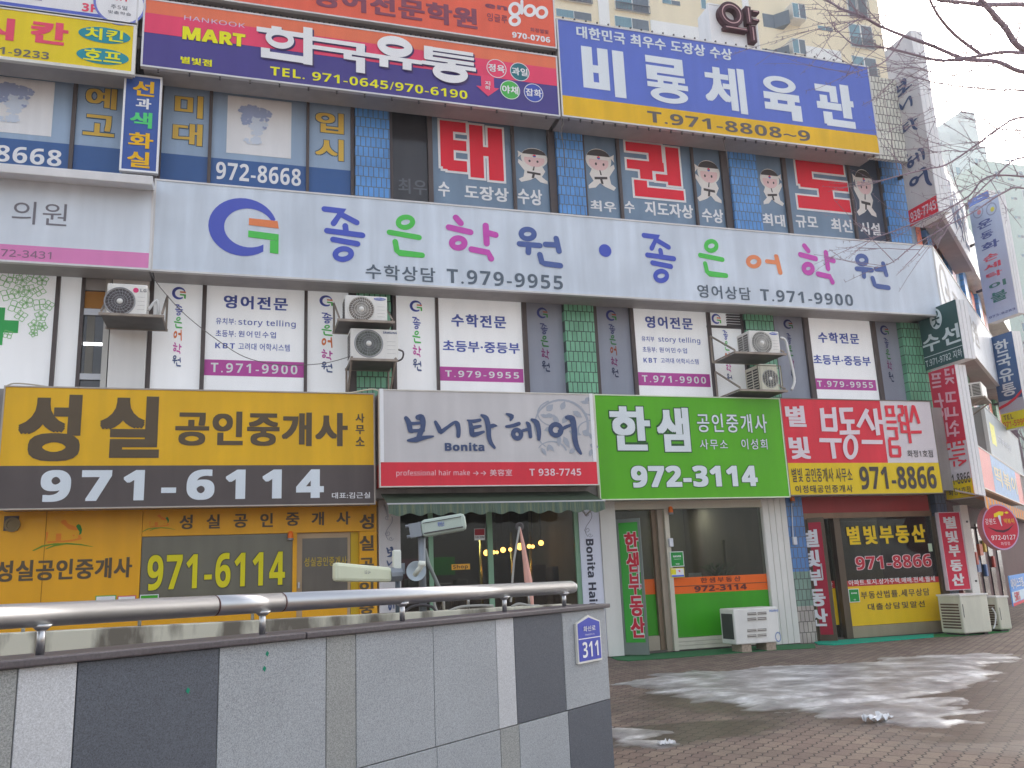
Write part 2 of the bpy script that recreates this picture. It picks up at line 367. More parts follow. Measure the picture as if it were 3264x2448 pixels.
# colours of the place
WHITE = K((203, 209, 216), 0.4, 0.10, 'white_acrylic'); BWHITE = K((222, 226, 228), 0.45, 0.07, 'white_film')
LWHITE = K((218, 222, 230), 0.5, 0.03, 'white_letter'); BLACK = K((68, 62, 60), 0.5, 0.05, 'black_letter')
GREY = K((120, 118, 120), 0.5, 0.12, 'grey_metal'); DGREY = K((70, 66, 66), 0.5, 0.1, 'dark_metal'); ALU = K((176, 176, 178), 0.38, 0.08, 'aluminium', metal=0.3)
FRAME = K((84, 76, 74), 0.5, 0.12, 'brown_window_frame'); NAVYL = K((72, 90, 160), 0.5, 0.03, 'blue_letter'); SLATE = K((66, 78, 108), 0.5, 0.03, 'slate_letter')
YEL = K((230, 186, 20), 0.42, 0.08, 'yellow_acrylic'); RED = K((198, 62, 72), 0.42, 0.08, 'red_acrylic'); PURP = K((176, 84, 150), 0.45, 0.05, 'magenta_film')
GREEN = K((92, 160, 52), 0.42, 0.07, 'green_acrylic'); GLOWF = K((224, 229, 232), .45, .05, 'glow_added_film'); _b = GLOWF.node_tree.nodes['Principled BSDF']; _b.inputs['Emission Color'].default_value = (.95, .98, 1, 1); _b.inputs['Emission Strength'].default_value = .06   # white window films; faint glow added to brighten them, no lamps behind
DARKIN = K((40, 38, 38), 0.8, 0.1, 'dark_interior')
LG_BLUE = K((76, 88, 168), 0.5, 0.03, 'logo_blue'); LG_GREEN = K((92, 180, 92), 0.5, 0.03, 'logo_green'); LG_MAG = K((180, 86, 160), 0.5, 0.03, 'logo_magenta'); LG_OR = K((236, 138, 104), 0.5, 0.03, 'logo_orange')
ORANGE = K((226, 104, 46), 0.45, 0.06, 'orange_film')

# ------------------------------------------------------------------ the setting: pavement, road beyond, ice
YW, YG = 14.0, 14.12
def paver_mat():
    m, nt, b = newmat('interlocking_pavers'); N = nt.nodes; L = nt.links
    tc = N.new('ShaderNodeTexCoord'); mp = N.new('ShaderNodeMapping'); mp.inputs['Rotation'].default_value = (0, 0, math.radians(-38))
    L.new(tc.outputs['Object'], mp.inputs[0])
    sp = N.new('ShaderNodeSeparateXYZ'); L.new(mp.outputs[0], sp.inputs[0])
    # zigzag: shift y by a triangle wave of x
    pp = N.new('ShaderNodeMath'); pp.operation = 'PINGPONG'; pp.inputs[1].default_value = 0.056; L.new(sp.outputs[0], pp.inputs[0])
    ad = N.new('ShaderNodeMath'); ad.operation = 'MULTIPLY_ADD'; ad.inputs[1].default_value = 0.42; L.new(pp.outputs[0], ad.inputs[0]); L.new(sp.outputs[1], ad.inputs[2])
    cb = N.new('ShaderNodeCombineXYZ'); L.new(sp.outputs[0], cb.inputs[0]); L.new(ad.outputs[0], cb.inputs[1])
    br = N.new('ShaderNodeTexBrick'); br.inputs['Scale'].default_value = 1; br.inputs['Brick Width'].default_value = 0.225; br.inputs['Row Height'].default_value = 0.1125
    br.inputs['Mortar Size'].default_value = 0.006; br.inputs['Mortar Smooth'].default_value = 0.4; br.inputs['Bias'].default_value = -0.1
    br.inputs['Color1'].default_value = rgb((130, 116, 103), 1.08); br.inputs['Color2'].default_value = rgb((110, 93, 85), 1.08); br.inputs['Mortar'].default_value = rgb((54, 47, 45), 1.0)
    L.new(cb.outputs[0], br.inputs['Vector'])
    n = N.new('ShaderNodeTexNoise'); n.inputs['Scale'].default_value = 0.9; n.inputs['Detail'].default_value = 9; n.inputs['Roughness'].default_value = 0.65; L.new(tc.outputs['Object'], n.inputs['Vector'])
    n2 = N.new('ShaderNodeTexNoise'); n2.inputs['Scale'].default_value = 55; n2.inputs['Detail'].default_value = 3; L.new(tc.outputs['Object'], n2.inputs['Vector'])
    r = N.new('ShaderNodeMapRange'); r.inputs['From Min'].default_value = 0.3; r.inputs['From Max'].default_value = 0.68; r.inputs['To Min'].default_value = 0.72; r.inputs['To Max'].default_value = 1.12; L.new(n.outputs[0], r.inputs['Value'])
    r2 = N.new('ShaderNodeMapRange'); r2.inputs['From Min'].default_value = 0.3; r2.inputs['From Max'].default_value = 0.7; r2.inputs['To Min'].default_value = 0.82; r2.inputs['To Max'].default_value = 1.15; L.new(n2.outputs[0], r2.inputs['Value'])
    mm = N.new('ShaderNodeMath'); mm.operation = 'MULTIPLY'; L.new(r.outputs[0], mm.inputs[0]); L.new(r2.outputs[0], mm.inputs[1])
    # melt water soaked into the stones round the ice
    wet = None
    for c, rx, ry, rot in WETS:
        m2 = N.new('ShaderNodeMapping'); m2.vector_type = 'TEXTURE'; m2.inputs['Location'].default_value = (c[0], c[1], 0); m2.inputs['Rotation'].default_value = (0, 0, rot); m2.inputs['Scale'].default_value = (rx, ry, 1)
        L.new(tc.outputs['Object'], m2.inputs[0]); ln = N.new('ShaderNodeVectorMath'); ln.operation = 'LENGTH'; L.new(m2.outputs[0], ln.inputs[0])
        if wet is None: wet = ln.outputs['Value']
        else:
            mi = N.new('ShaderNodeMath'); mi.operation = 'MINIMUM'; L.new(wet, mi.inputs[0]); L.new(ln.outputs['Value'], mi.inputs[1]); wet = mi.outputs[0]
    a2 = N.new('ShaderNodeMath'); a2.operation = 'ADD'; L.new(wet, a2.inputs[0]); L.new(n.outputs[0], a2.inputs[1])
    wr = N.new('ShaderNodeMapRange'); wr.inputs['From Min'].default_value = 1.25; wr.inputs['From Max'].default_value = 1.6; wr.inputs['To Min'].default_value = 0.5; wr.inputs['To Max'].default_value = 1.0; L.new(a2.outputs[0], wr.inputs['Value'])
    m3 = N.new('ShaderNodeMath'); m3.operation = 'MULTIPLY'; L.new(mm.outputs[0], m3.inputs[0]); L.new(wr.outputs[0], m3.inputs[1])
    mx = N.new('ShaderNodeMix'); mx.data_type = 'RGBA'; mx.blend_type = 'MULTIPLY'; mx.inputs[0].default_value = 1; L.new(br.outputs[0], mx.inputs[6]); L.new(m3.outputs[0], mx.inputs[7]); L.new(mx.outputs[2], b.inputs['Base Color'])
    rr = N.new('ShaderNodeMapRange'); rr.inputs['From Min'].default_value = 0.5; rr.inputs['From Max'].default_value = 1; rr.inputs['To Min'].default_value = 0.38; rr.inputs['To Max'].default_value = 0.85; L.new(wr.outputs[0], rr.inputs['Value']); L.new(rr.outputs[0], b.inputs['Roughness'])
    bp = N.new('ShaderNodeBump'); bp.invert = True; bp.inputs['Strength'].default_value = 0.7; bp.inputs['Distance'].default_value = 0.006; L.new(br.outputs['Fac'], bp.inputs['Height']); L.new(bp.outputs[0], b.inputs['Normal'])
    return m
ice_px = [(205, 375), (330, 325), (640, 310), (900, 285), (1230, 275), (1560, 240), (1700, 230), (1900, 225), (2000, 215), (2100, 222), (2165, 240), (2040, 275), (2010, 330), (1930, 375), (1790, 400), (1830, 440), (1840, 520), (1790, 590), (1620, 600), (1480, 550), (1220, 535), (1060, 500), (860, 520), (640, 480), (500, 450), (400, 430)]
ICE = [ground(('c7', x, y)) for x, y in ice_px]
ICE2 = [ground(('c7', x, y)) for x, y in [(20, 620), (110, 605), (190, 618), (280, 632), (230, 660), (300, 690), (180, 690), (60, 710)]]
ic = sum(ICE, Vector()) / len(ICE); ic2 = sum(ICE2, Vector()) / len(ICE2)
WETS = [((ic.x + 0.4, ic.y - 0.3), 4.2, 1.55, 0.10), ((ic.x + 2.6, ic.y - 1.1), 3.4, 1.7, 0.2), ((ic2.x + .3, ic2.y), 1.3, 0.55, 0), (tuple(ground(('f', 2190, 1540)).xy), 1.9, 1.5, 0.3)]
mb = MB(); mb.poly([(-700, -300, 0), (900, -300, 0), (900, 900, 0), (-700, 900, 0)])
struct(mb.build('pavement', paver_mat(), origin=(0, 0, 0)))

def ice_mat():
    m, nt, b = newmat('old_ice'); N = nt.nodes; L = nt.links
    tc = N.new('ShaderNodeTexCoord'); mp = N.new('ShaderNodeMapping'); mp.inputs['Scale'].default_value = (1.2, 1.5, 1); L.new(tc.outputs['Object'], mp.inputs[0])
    n = N.new('ShaderNodeTexNoise'); n.inputs['Scale'].default_value = 1.6; n.inputs['Detail'].default_value = 9; n.inputs['Roughness'].default_value = 0.62; L.new(mp.outputs[0], n.inputs['Vector'])
    cr = N.new('ShaderNodeValToRGB'); L.new(n.outputs[0], cr.inputs[0]); e = cr.color_ramp.elements
    e[0].position = 0.34; e[0].color = rgb((108, 104, 103)); e[1].position = 0.68; e[1].color = rgb((212, 211, 209))
    q = e.new(0.5); q.color = rgb((150, 147, 145)); spz = N.new('ShaderNodeSeparateXYZ'); L.new(tc.outputs['Object'], spz.inputs[0]); ez = N.new('ShaderNodeMapRange'); ez.inputs['From Min'].default_value = 0.000; ez.inputs['From Max'].default_value = 0.011; L.new(spz.outputs[2], ez.inputs['Value'])
    me_ = N.new('ShaderNodeMix'); me_.data_type = 'RGBA'; me_.inputs[6].default_value = rgb((84, 77, 72)); L.new(ez.outputs[0], me_.inputs[0]); L.new(cr.outputs[0], me_.inputs[7]); L.new(me_.outputs[2], b.inputs['Base Color'])   # thin clear edge lets the stones show
    b.inputs['Roughness'].default_value = 0.34; b.inputs['Specular IOR Level'].default_value = 0.4
    bp = N.new('ShaderNodeBump'); bp.inputs['Strength'].default_value = 0.8; bp.inputs['Distance'].default_value = 0.04; L.new(n.outputs[0], bp.inputs['Height']); L.new(bp.outputs[0], b.inputs['Normal'])
    return m
ICEM = ice_mat()
from mathutils import noise
def inside(p, P):
    c = False; n = len(P)
    for i in range(n):
        a, b = P[i], P[(i + 1) % n]
        if (a.y > p[1]) != (b.y > p[1]) and p[0] < (b.x - a.x) * (p[1] - a.y) / (b.y - a.y) + a.x: c = not c
    return c
def edge_dist(p, P):
    best = 9e9; q = Vector((p[0], p[1]))
    for i in range(len(P)):
        a = P[i].xy; b = P[(i + 1) % len(P)].xy; ab = b - a
        t = max(0, min(1, (q - a).dot(ab) / ab.length_squared)); best = min(best, (q - a - ab * t).length)
    return best
def ice_patch(P, step=0.032, thick=0.035):
    """a sheet of trodden ice: thin to nothing at its ragged edge, with melted holes"""
    x0 = min(p.x for p in P); x1 = max(p.x for p in P); y0 = min(p.y for p in P); y1 = max(p.y for p in P)
    nx = int((x1 - x0 + .4) / step); ny = int((y1 - y0 + .4) / step); idx = {}; V = []; Fs = []
    def hgt(x, y):
        s = edge_dist((x, y), P); s = s if inside((x, y), P) else -s
        nz = noise.fractal(Vector((x * 1.6, y * 2.6, 3.1)), 0.75, 2.1, 6)
        hole = 0.0
        for (hx, hy, hr) in HOLES: hole = max(hole, 1 - math.hypot((x - hx) / hr, (y - hy) / (hr * 0.3)))
        return s * 0.20 + nz * 0.055 + 0.016 - max(0, hole) * 0.16
    for i in range(nx):
        for j in range(ny):
            c = []
            xs = x0 - .2 + i * step; ys = y0 - .2 + j * step
            hs = [hgt(xs + a * step, ys + b * step) for a, b in ((0, 0), (1, 0), (1, 1), (0, 1))]
            if max(hs) <= 0.004: continue
            for (a, b), h in zip(((0, 0), (1, 0), (1, 1), (0, 1)), hs):
                k = (i + a, j + b)
                if k not in idx:
                    idx[k] = len(V); V.append((xs + a * step, ys + b * step, max(-0.002, min(thick, h * 0.35)) + max(0, 0.008 * noise.noise(Vector(((xs + a * step) * 6, (ys + b * step) * 8, 1))) if h > .02 else 0)))
                c.append(idx[k])
            Fs.append(tuple(c))
    mb = MB(); mb.v = [Vector(v) for v in V]; mb.f = Fs; mb.m = [0] * len(Fs)
    return mb
hp = [ground(('c7', x, y)) for x, y in ((1200, 440), (1420, 470), (1720, 440))]
HOLES = [(hp[0].x, hp[0].y, 0.8), (hp[1].x, hp[1].y, 0.75), (hp[2].x, hp[2].y, 0.7)]
def stuff(o, label, cat): o['kind'] = 'stuff'; return tag(o, label, cat)
stuff(ice_patch(ICE).build('ice', ICEM, smooth=True), 'large grey sheet of trodden old ice on the brown pavers before the shops', 'ice')
HOLES = []
stuff(ice_patch(ICE2, 0.03).build('ice', ICEM, smooth=True), 'small patch of melting ice at the foot of the granite wall corner', 'ice')
for k, (x, y, s, lb) in enumerate(((1462, 566, .16, 'crumpled white paper scrap lying by the edge of the large ice sheet'), (368, 692, .09, 'thin white sliver of ice or paper on the pavers near the granite wall'))):
    g = ground(('c7', x, y)); bm = MB(); n = 9
    pts = [[g + Vector((i / n - .5, 0, 0)) * s * 1.6 + Vector((0, j / n - .5, 0)) * s * 0.9 + Vector((0, 0, 0.012 + 0.16 * s + s * .42 * noise.noise(Vector((i * .9, j * .9, k * 7)))) ) for j in range(n)] for i in range(n)]
    for i in range(n - 1):
        for j in range(n - 1):
            if noise.noise(Vector((i * .4, j * .5, 5 + k))) > -.25: bm.quad(pts[i][j], pts[i+1][j], pts[i+1][j+1], pts[i][j+1])
    tag(bm.build('paper_scrap', BWHITE), lb, 'litter')

# ------------------------------------------------------------------ the commercial building
W = FY(YW); G = FY(YG)
C0 = FY(13.4).hit(('a8', 1355, 545)); XC = C0.x                       # where the front bends into the oblique wing
SIDE = PL((XC, 13.4, 0), E2)                                          # plane of the sign fronts on the oblique wing
SW = SIDE.off(-0.62)                                                  # its wall
B = thing('commercial_building', 'three storey commercial building with blue and green tiled pillars crowded with shop signs', 'building', (4, 14, 0))
BLUE_T = tile('blue_tiles', (96, 142, 194), (88, 130, 180), (84, 94, 106), 0.088, 0.185)
GREEN_T = tile('green_tiles', (122, 172, 142), (108, 158, 128), (52, 66, 58), 0.088, 0.185)
WHITE_T = tile('white_tiles', (218, 216, 206), (206, 204, 194), (92, 88, 84), 0.088, 0.185)
BLUE_S = tile('blue_tiles_oblique', (96, 148, 206), (88, 138, 196), (84, 96, 110), 0.088, 0.185, tuple(E2))
WHITE_S = tile('white_tiles_oblique', (218, 216, 206), (206, 204, 194), (92, 88, 84), 0.088, 0.185, tuple(E2))
SOFF = tile('soffit_tiles', (150, 138, 128), (128, 118, 112), (50, 44, 42), 0.088, 5.0, ms=0.018)
CONC = K((150, 146, 142), 0.8, 0.22, 'concrete'); HOODW = K((226, 228, 224), 0.5, 0.08, 'white_hood')
z2b, z2t = FY(13.46).uv(('b4', 1000, 105))[1] - .06, G.uv(('a6', 1205, 838))[1]                           # second floor windows
z3b = FY(13.4).uv(('a6', 1100, 180))[1] - 0.05; z3t = G.uv(('a2', 1000, 770))[1] + 0.12
zr = FY(13.4).uv(('a3', 80, 175))[1]                                  # top of the tall signs
mb = MB()
far = Vector((XC, 14.75, 0)) + E2 * 22
foot = [(-14, 14.75), (XC - .35, 14.75), (far.x - .35, far.y), (far.x - 8, far.y + 9), (-14, 26)]
fp = PL((0, 0, 0), (1, 0, 0), (0, 1, 0))
mb.prism(fp, foot, 2.95, zr - 0.15)
mb.box(-14, XC - .1, 17.6, 24, 0, 2.95)
mb.build('wall', DARKIN, B)
for nm, (za, zb) in {'first': (2.62, z2b), 'second': (z2t + 0.12, z3b), 'third': (z3t, zr - .1)}.items():
    mb = MB(); mb.box(-14, XC - 0.06, 13.62, 14.75, za, zb); mb.build('spandrel', SOFF if nm != 'first' else CONC, B)
    mb = MB(); mb.pbox(SIDE, 0.12, 20, za + .002, zb - .002, -1.3, -0.24); mb.build('spandrel', WHITE_S if nm == 'third' else CONC, B)
mb = MB(); a = FY(13.6).uv(('a4', 930, 560))[0]
mb.box(a - 0.3, XC - 0.04, 13.52, 13.617, FY(13.52).uv(('a4', 1100, 1300))[1], zr - 0.12); mb.build('parapet', WHITE_T, B)

def pillar(p0, p1, za, zb, mat, name='pillar', y=YW):
    u0 = FY(y).uv(p0)[0]; u1 = FY(y).uv(p1)[0]
    mb = MB(); mb.box(u0, u1, y, 14.74, za, zb); return mb.build(name, mat, B)
def panes(spec): return [(G.uv((c, a, y))[0], G.uv((c, b, y))[0]) for c, a, b, y in spec]
def window(spec, zb, zt, mats, left=0.06, right=0.06, head=0.12):
    """one window bay: dark frame with a pane for each entry"""
    ps = panes(spec); mb = MB(); y0, y1 = 14.06, 14.2
    mb.box(ps[0][0] - left, ps[0][0], y0, y1, zb, zt + head); mb.box(ps[-1][1], ps[-1][1] + right, y0, y1, zb, zt + head)
    for (a, b), (c, d) in zip(ps, ps[1:]): mb.box(b, c, y0, y1, zb, zt + head)
    for a, b in ps: mb.box(a, b, y0 + .004, y1, zt, zt + head); mb.box(a, b, y0 + .004, y1, zb, zb + 0.05)
    w = mb.build('window', FRAME, B); out = []
    for (a, b), m in zip(ps, mats):
        q = MB(); q.box(a, b, YG, YG + 0.02, zb + .05, zt); o = q.build('pane', m, w); out.append(o)
    return w, ps
# --- second floor: white and unlit films
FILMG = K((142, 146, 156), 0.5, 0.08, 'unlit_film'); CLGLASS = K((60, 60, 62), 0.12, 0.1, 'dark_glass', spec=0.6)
def five(parent, tl, br, unlit=False, eo=True):
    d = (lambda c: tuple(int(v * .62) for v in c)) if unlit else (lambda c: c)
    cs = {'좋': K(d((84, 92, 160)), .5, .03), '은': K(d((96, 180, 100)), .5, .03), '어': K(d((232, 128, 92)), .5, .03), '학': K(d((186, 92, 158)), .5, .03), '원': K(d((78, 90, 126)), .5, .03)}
    s = '좋은어학원' if eo else '좋은학원'
    col(G, s, tl, br, [cs[c] for c in s], parent, bold='hand', gap=0.1)
def glogo(pl, tl, br, parent, lay=2, k=1.0):
    a0, a1, b0, b1 = pl.rect(tl, br); w = a1 - a0; h = b1 - b0; d = 0.003 * lay
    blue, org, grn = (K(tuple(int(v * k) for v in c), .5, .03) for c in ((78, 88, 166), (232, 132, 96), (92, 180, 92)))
    def e(cx, cy, rx, ry, q): return pl.at(a0 + (cx + rx*math.cos(q)) * w, b1 - (cy - ry*math.sin(q)) * h, d)
    mb = MB(); n = 30                                               # crescent: outer disc less an inner disc set to the right
    for i in range(n):
        q0 = 0.35 + (5.35 - 0.35) * i / n; q1 = 0.35 + (5.35 - 0.35) * (i + 1) / n
        mb.poly([e(.50, .50, .50, .50, q0), e(.50, .50, .50, .50, q1), e(.585, .51, .36, .335, q1), e(.585, .51, .36, .335, q0)])
    mb.build('logo', blue, parent)
    def P(x, y, z=0): return pl.at(a0 + x*w, b1 - y*h, d + .002 + z)
    m2 = MB(); m2.quad(P(.58, .34), P(1.0, .355), P(1.02, .485), P(.58, .46)); m2.build('logo', org, parent)
    m3 = MB(); m3.quad(P(.575, .555), P(1.02, .585), P(1.02, .70), P(.575, .67)); m3.quad(P(.895, .70, .001), P(1.02, .70, .001), P(1.02, .925, .001), P(.895, .915, .001)); m3.build('logo', grn, parent)

MAG = PURP
def band(pl, tl, br, mat, parent, lay=1, name='colour_band'):
    a0, a1, b0, b1 = pl.rect(tl, br); mb = MB(); d = .003 * lay
    mb.quad(pl.at(a0, b0, d), pl.at(a1, b0, d), pl.at(a1, b1, d), pl.at(a0, b1, d)); return mb.build(name, mat, parent)
def bandr(pl, a0, a1, b0, b1, mat, parent, lay=1, name='colour_band'):
    mb = MB(); d = .003 * lay
    mb.quad(pl.at(a0, b0, d), pl.at(a1, b0, d), pl.at(a1, b1, d), pl.at(a0, b1, d)); return mb.build(name, mat, parent)

# clinic window bay at the left, with an open sash
w, ps = window([('a5', -420, 405, 1150), ('a5', 437, 600, 1150), ('a5', 628, 790, 1150)], z2b, z2t + .05, [GLOWF, GLOWF, CLGLASS])
GRN = K((72, 160, 92), .5, .04, 'green_film'); LG = K((132, 180, 122), .5, .03, 'pale_green_line')
a, b, c_, d_ = G.rect(('a5', -130, 990), ('a5', 152, 1285)); cx = (a + b) / 2
t3 = (d_ - c_) / 3
mb = MB(); mb.quad(G.at(a, c_ + t3, .006), G.at(b, c_ + t3, .006), G.at(b, d_ - t3, .006), G.at(a, d_ - t3, .006))
mb.quad(G.at(b - 2.05*t3, c_, .007), G.at(b - t3, c_, .007), G.at(b - t3, d_, .007), G.at(b - 2.05*t3, d_, .007)); mb.build('green_cross', GRN, w)
rnd = random.Random(3); mb = MB(); k = 0
for (fx, fy, s) in ((40, 800, 60), (100, 770, 55), (170, 790, 60), (250, 770, 55), (320, 790, 50), (60, 900, 60), (140, 880, 60), (220, 870, 60), (300, 870, 50), (120, 990, 62), (200, 960, 55), (300, 975, 60), (370, 980, 45), (160, 1060, 50), (310, 1060, 50), (260, 1130, 48), (320, 1140, 40), (255, 1190, 34), (60, 1200, 40)):
    u, v = G.uv(('a5', fx, fy)); n = rnd.choice((4, 5)); r0 = rnd.random() * 6; sz = s / 820
    for p in range(n):
        an = r0 + p * 2 * math.pi / n; pts = []
        for q in range(13):
            t = q / 12; off = math.sin(t * math.pi) * (0.42 if q else 0); 
            pts.append((t, off))
        out = [(sz*1.5*(math.cos(an)*t - math.sin(an)*o), sz*1.5*(math.sin(an)*t + math.cos(an)*o)) for t, o in pts] 
        out += [(sz*1.5*(math.cos(an)*t + math.sin(an)*o), sz*1.5*(math.sin(an)*t - math.cos(an)*o)) for t, o in reversed(pts)]
        k += 1; dd = 0.005 + (k % 17) * .0001
        strip(mb, lambda x, y: G.at(u + x, v + y, dd), out, 0.009, cap=False)
mb.build('flower_drawing', LG, w)
q = MB(); a, b = ps[2]; zz = lambda y: G.uv(('a5', 700, y))[1]
q.box(a, b, YG - .03, YG + .0, zz(870), zz(765)); q.build('sash', K((170, 168, 166), .5, .1), w)
q = MB(); q.box(a, b, YG - .02, YG + .0, zz(1005), zz(878)); q.build('panel', K((164, 116, 62), .6, .12), w)
for y0, y1 in ((1058, 1010), (1545, 1500)): q = MB(); q.box(a, b, YG - .04, YG - .002, zz(y0), zz(y1)); q.build('sash', ALU, w)
q = MB(); q.box(a + .02, b - .02, YG - .012, YG - .004, zz(1283), zz(1262)); q.build('fluorescent_tube', emat('tube_light', (.95, .97, 1), 1.6), w)
q = MB(); q.box(a + .05, a + .16, YG - .008, YG - .002, zz(1500), zz(1060)); q.build('curtain', K((120, 118, 112), .8, .1), w)
q = MB(); q.box(b - .005, b + .075, YG - .09, YG - .061, z2b, zz(765)); q.build('pipe_cover', K((186, 184, 178), .5, .1), w)
pillar(('a5', 832, 1150), ('a5', 1112, 1150), z2b, z2t + .25, K((214, 212, 208), .6, .08, 'white_pillar_panel'), y=14.0)
# bay with english poster
w, ps = window([('a5', 1150, 1520, 1200), ('a5', 1552, 2297, 1200), ('a6', 285, 576, 1200)], z2b, z2t, [GLOWF, GLOWF, GLOWF], right=.16)
E_POS = w
glogo(G, ('a5', 1297, 838), ('a5', 1405, 938), w); five(w, ('a5', 1300, 970), ('a5', 1385, 1445))
glogo(G, ('a6', 372, 842), ('a6', 464, 925), w); five(w, ('a6', 385, 965), ('a6', 465, 1390))
NV = K((80, 92, 158), .5, .03)
def english(w, c, k):
    for s, tl, br, bo, m in k: txt(G, s, (c,) + tl, (br[2] if len(br) > 2 else c, br[0], br[1]), m, w, bold=bo, sp={'T': 1.28, '영': 1.2, '수': 1.2, 'K': 1.3, 's': 1.1, '원': 1.25}.get(s[0], 1.08))
band(G, ('a5', 1540, 1387), ('a6', 264, 1425), MAG, w)
english(w, 'a5', [('영어전문', (1688, 900), (150, 955, 'a6'), .035, NV), ('유치부:', (1630, 1072), (1782, 1128), .01, NV), ('story telling', (1800, 1080), (205, 1080, 'a6'), .008, NV), ('초등부:', (1628, 1165), (1782, 1222), .01, NV), ('원어민수업', (1800, 1170), (2085, 1230), .01, NV), ('KBT', (1625, 1262), (1775, 1308), .015, NV), ('고려대 어학시스템', (1800, 1262), (163, 1240, 'a6'), .008, NV), ('T.971-9900', (1590, 1412), (217, 1402, 'a6'), .02, LWHITE)])
pillar(('a6', 637, 1300), ('a6', 880, 1300), z2b, z2t + .2, GREEN_T)
w, ps = window([('a6', 912, 1192, 1200), ('a6', 1212, 1806, 1200), ('a6', 1836, 2096, 1200)], z2b, z2t, [GLOWF, GLOWF, FILMG])
glogo(G, ('a6', 1007, 878), ('a6', 1094, 962), w); five(w, ('a6', 1025, 995), ('a6', 1092, 1380), eo=False)
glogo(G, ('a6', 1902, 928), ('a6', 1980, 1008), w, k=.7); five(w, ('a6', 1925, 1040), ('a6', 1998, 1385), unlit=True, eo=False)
band(G, ('a6', 1213, 1345), ('a6', 1812, 1460), MAG, w)
english(w, 'a6', [('수학전문', (1300, 972), (1690, 1080), .035, NV), ('초등부·중등부', (1240, 1160), (1785, 1258), .03, NV), ('T.979-9955', (1258, 1372), (1780, 1432), .02, LWHITE)])
pillar(('a6', 2112, 1200), ('a7', 385, 1200), z2b, z2t + .2, GREEN_T)
w, ps = window([('a7', 400, 676, 1200), ('a7', 706, 1318, 1200), ('a7', 1342, 1600, 1200)], z2b, z2t, [FILMG, GLOWF, GLOWF])
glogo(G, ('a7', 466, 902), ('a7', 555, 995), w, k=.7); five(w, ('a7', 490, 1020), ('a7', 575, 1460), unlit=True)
glogo(G, ('a7', 1338, 932), ('a7', 1420, 1020), w); five(w, ('a7', 1432, 1070), ('a7', 1516, 1508))
mb = MB(); mb.box(G.uv(('a7', 1300, 1040))[0], G.uv(('a7', 1610, 1040))[0], 14.07, 14.119, G.uv(('a7', 1400, 1052))[1], G.uv(('a7', 1400, 1036))[1])
a, b = G.uv(('a7', 1462, 980))[0], G.uv(('a7', 1615, 980))[0]; z0, z1 = G.uv(('a7', 1500, 1036))[1], G.uv(('a7', 1500, 890))[1]
for i in range(7): mb.box(a, b, 14.075, 14.119, z0 + (z1 - z0) * i / 7, z0 + (z1 - z0) * (i + .55) / 7)
mb.build('louvre', DGREY, w)
band(G, ('a7', 722, 1415), ('a7', 1336, 1540), MAG, w)
english(w, 'a7', [('영어전문', (790, 950), (1190, 1068), .035, NV), ('유치부', (762, 1118), (870, 1165), .01, NV), ('story telling', (900, 1120), (1250, 1190), .008, NV), ('초등부:', (770, 1205), (890, 1255), .01, NV), ('원어민수업', (908, 1210), (1140, 1262), .01, NV), ('KBT', (778, 1297), (892, 1340), .015, NV), ('고려대 어학시스템', (920, 1297), (1236, 1352), .008, NV), ('T.971-9900', (765, 1440), (1298, 1512), .02, LWHITE)])
pillar(('a7', 1618, 980), ('a7', 1850, 980), z2b, z2t + .2, GREEN_T)
w, ps = window([('a8', 165, 392, 1300), ('a8', 428, 905, 1300), ('a8', 932, 1112, 1300)], z2b, z2t, [FILMG, GLOWF, FILMG])
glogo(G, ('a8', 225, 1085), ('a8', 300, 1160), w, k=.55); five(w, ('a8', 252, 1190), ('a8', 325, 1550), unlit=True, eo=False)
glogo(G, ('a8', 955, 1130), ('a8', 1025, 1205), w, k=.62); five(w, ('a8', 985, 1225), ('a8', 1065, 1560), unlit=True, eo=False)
band(G, ('a8', 443, 1530), ('a8', 935, 1625), MAG, w)
english(w, 'a8', [('수학전문', (485, 1180), (805, 1275), .035, NV), ('초등부·중등부', (450, 1352), (892, 1440), .03, NV), ('T.979-9955', (482, 1548), (908, 1605), .02, LWHITE)])
pillar(('a8', 1140, 1300), ('a8', 1320, 1300), z2b, z2t + .2, GREEN_T)

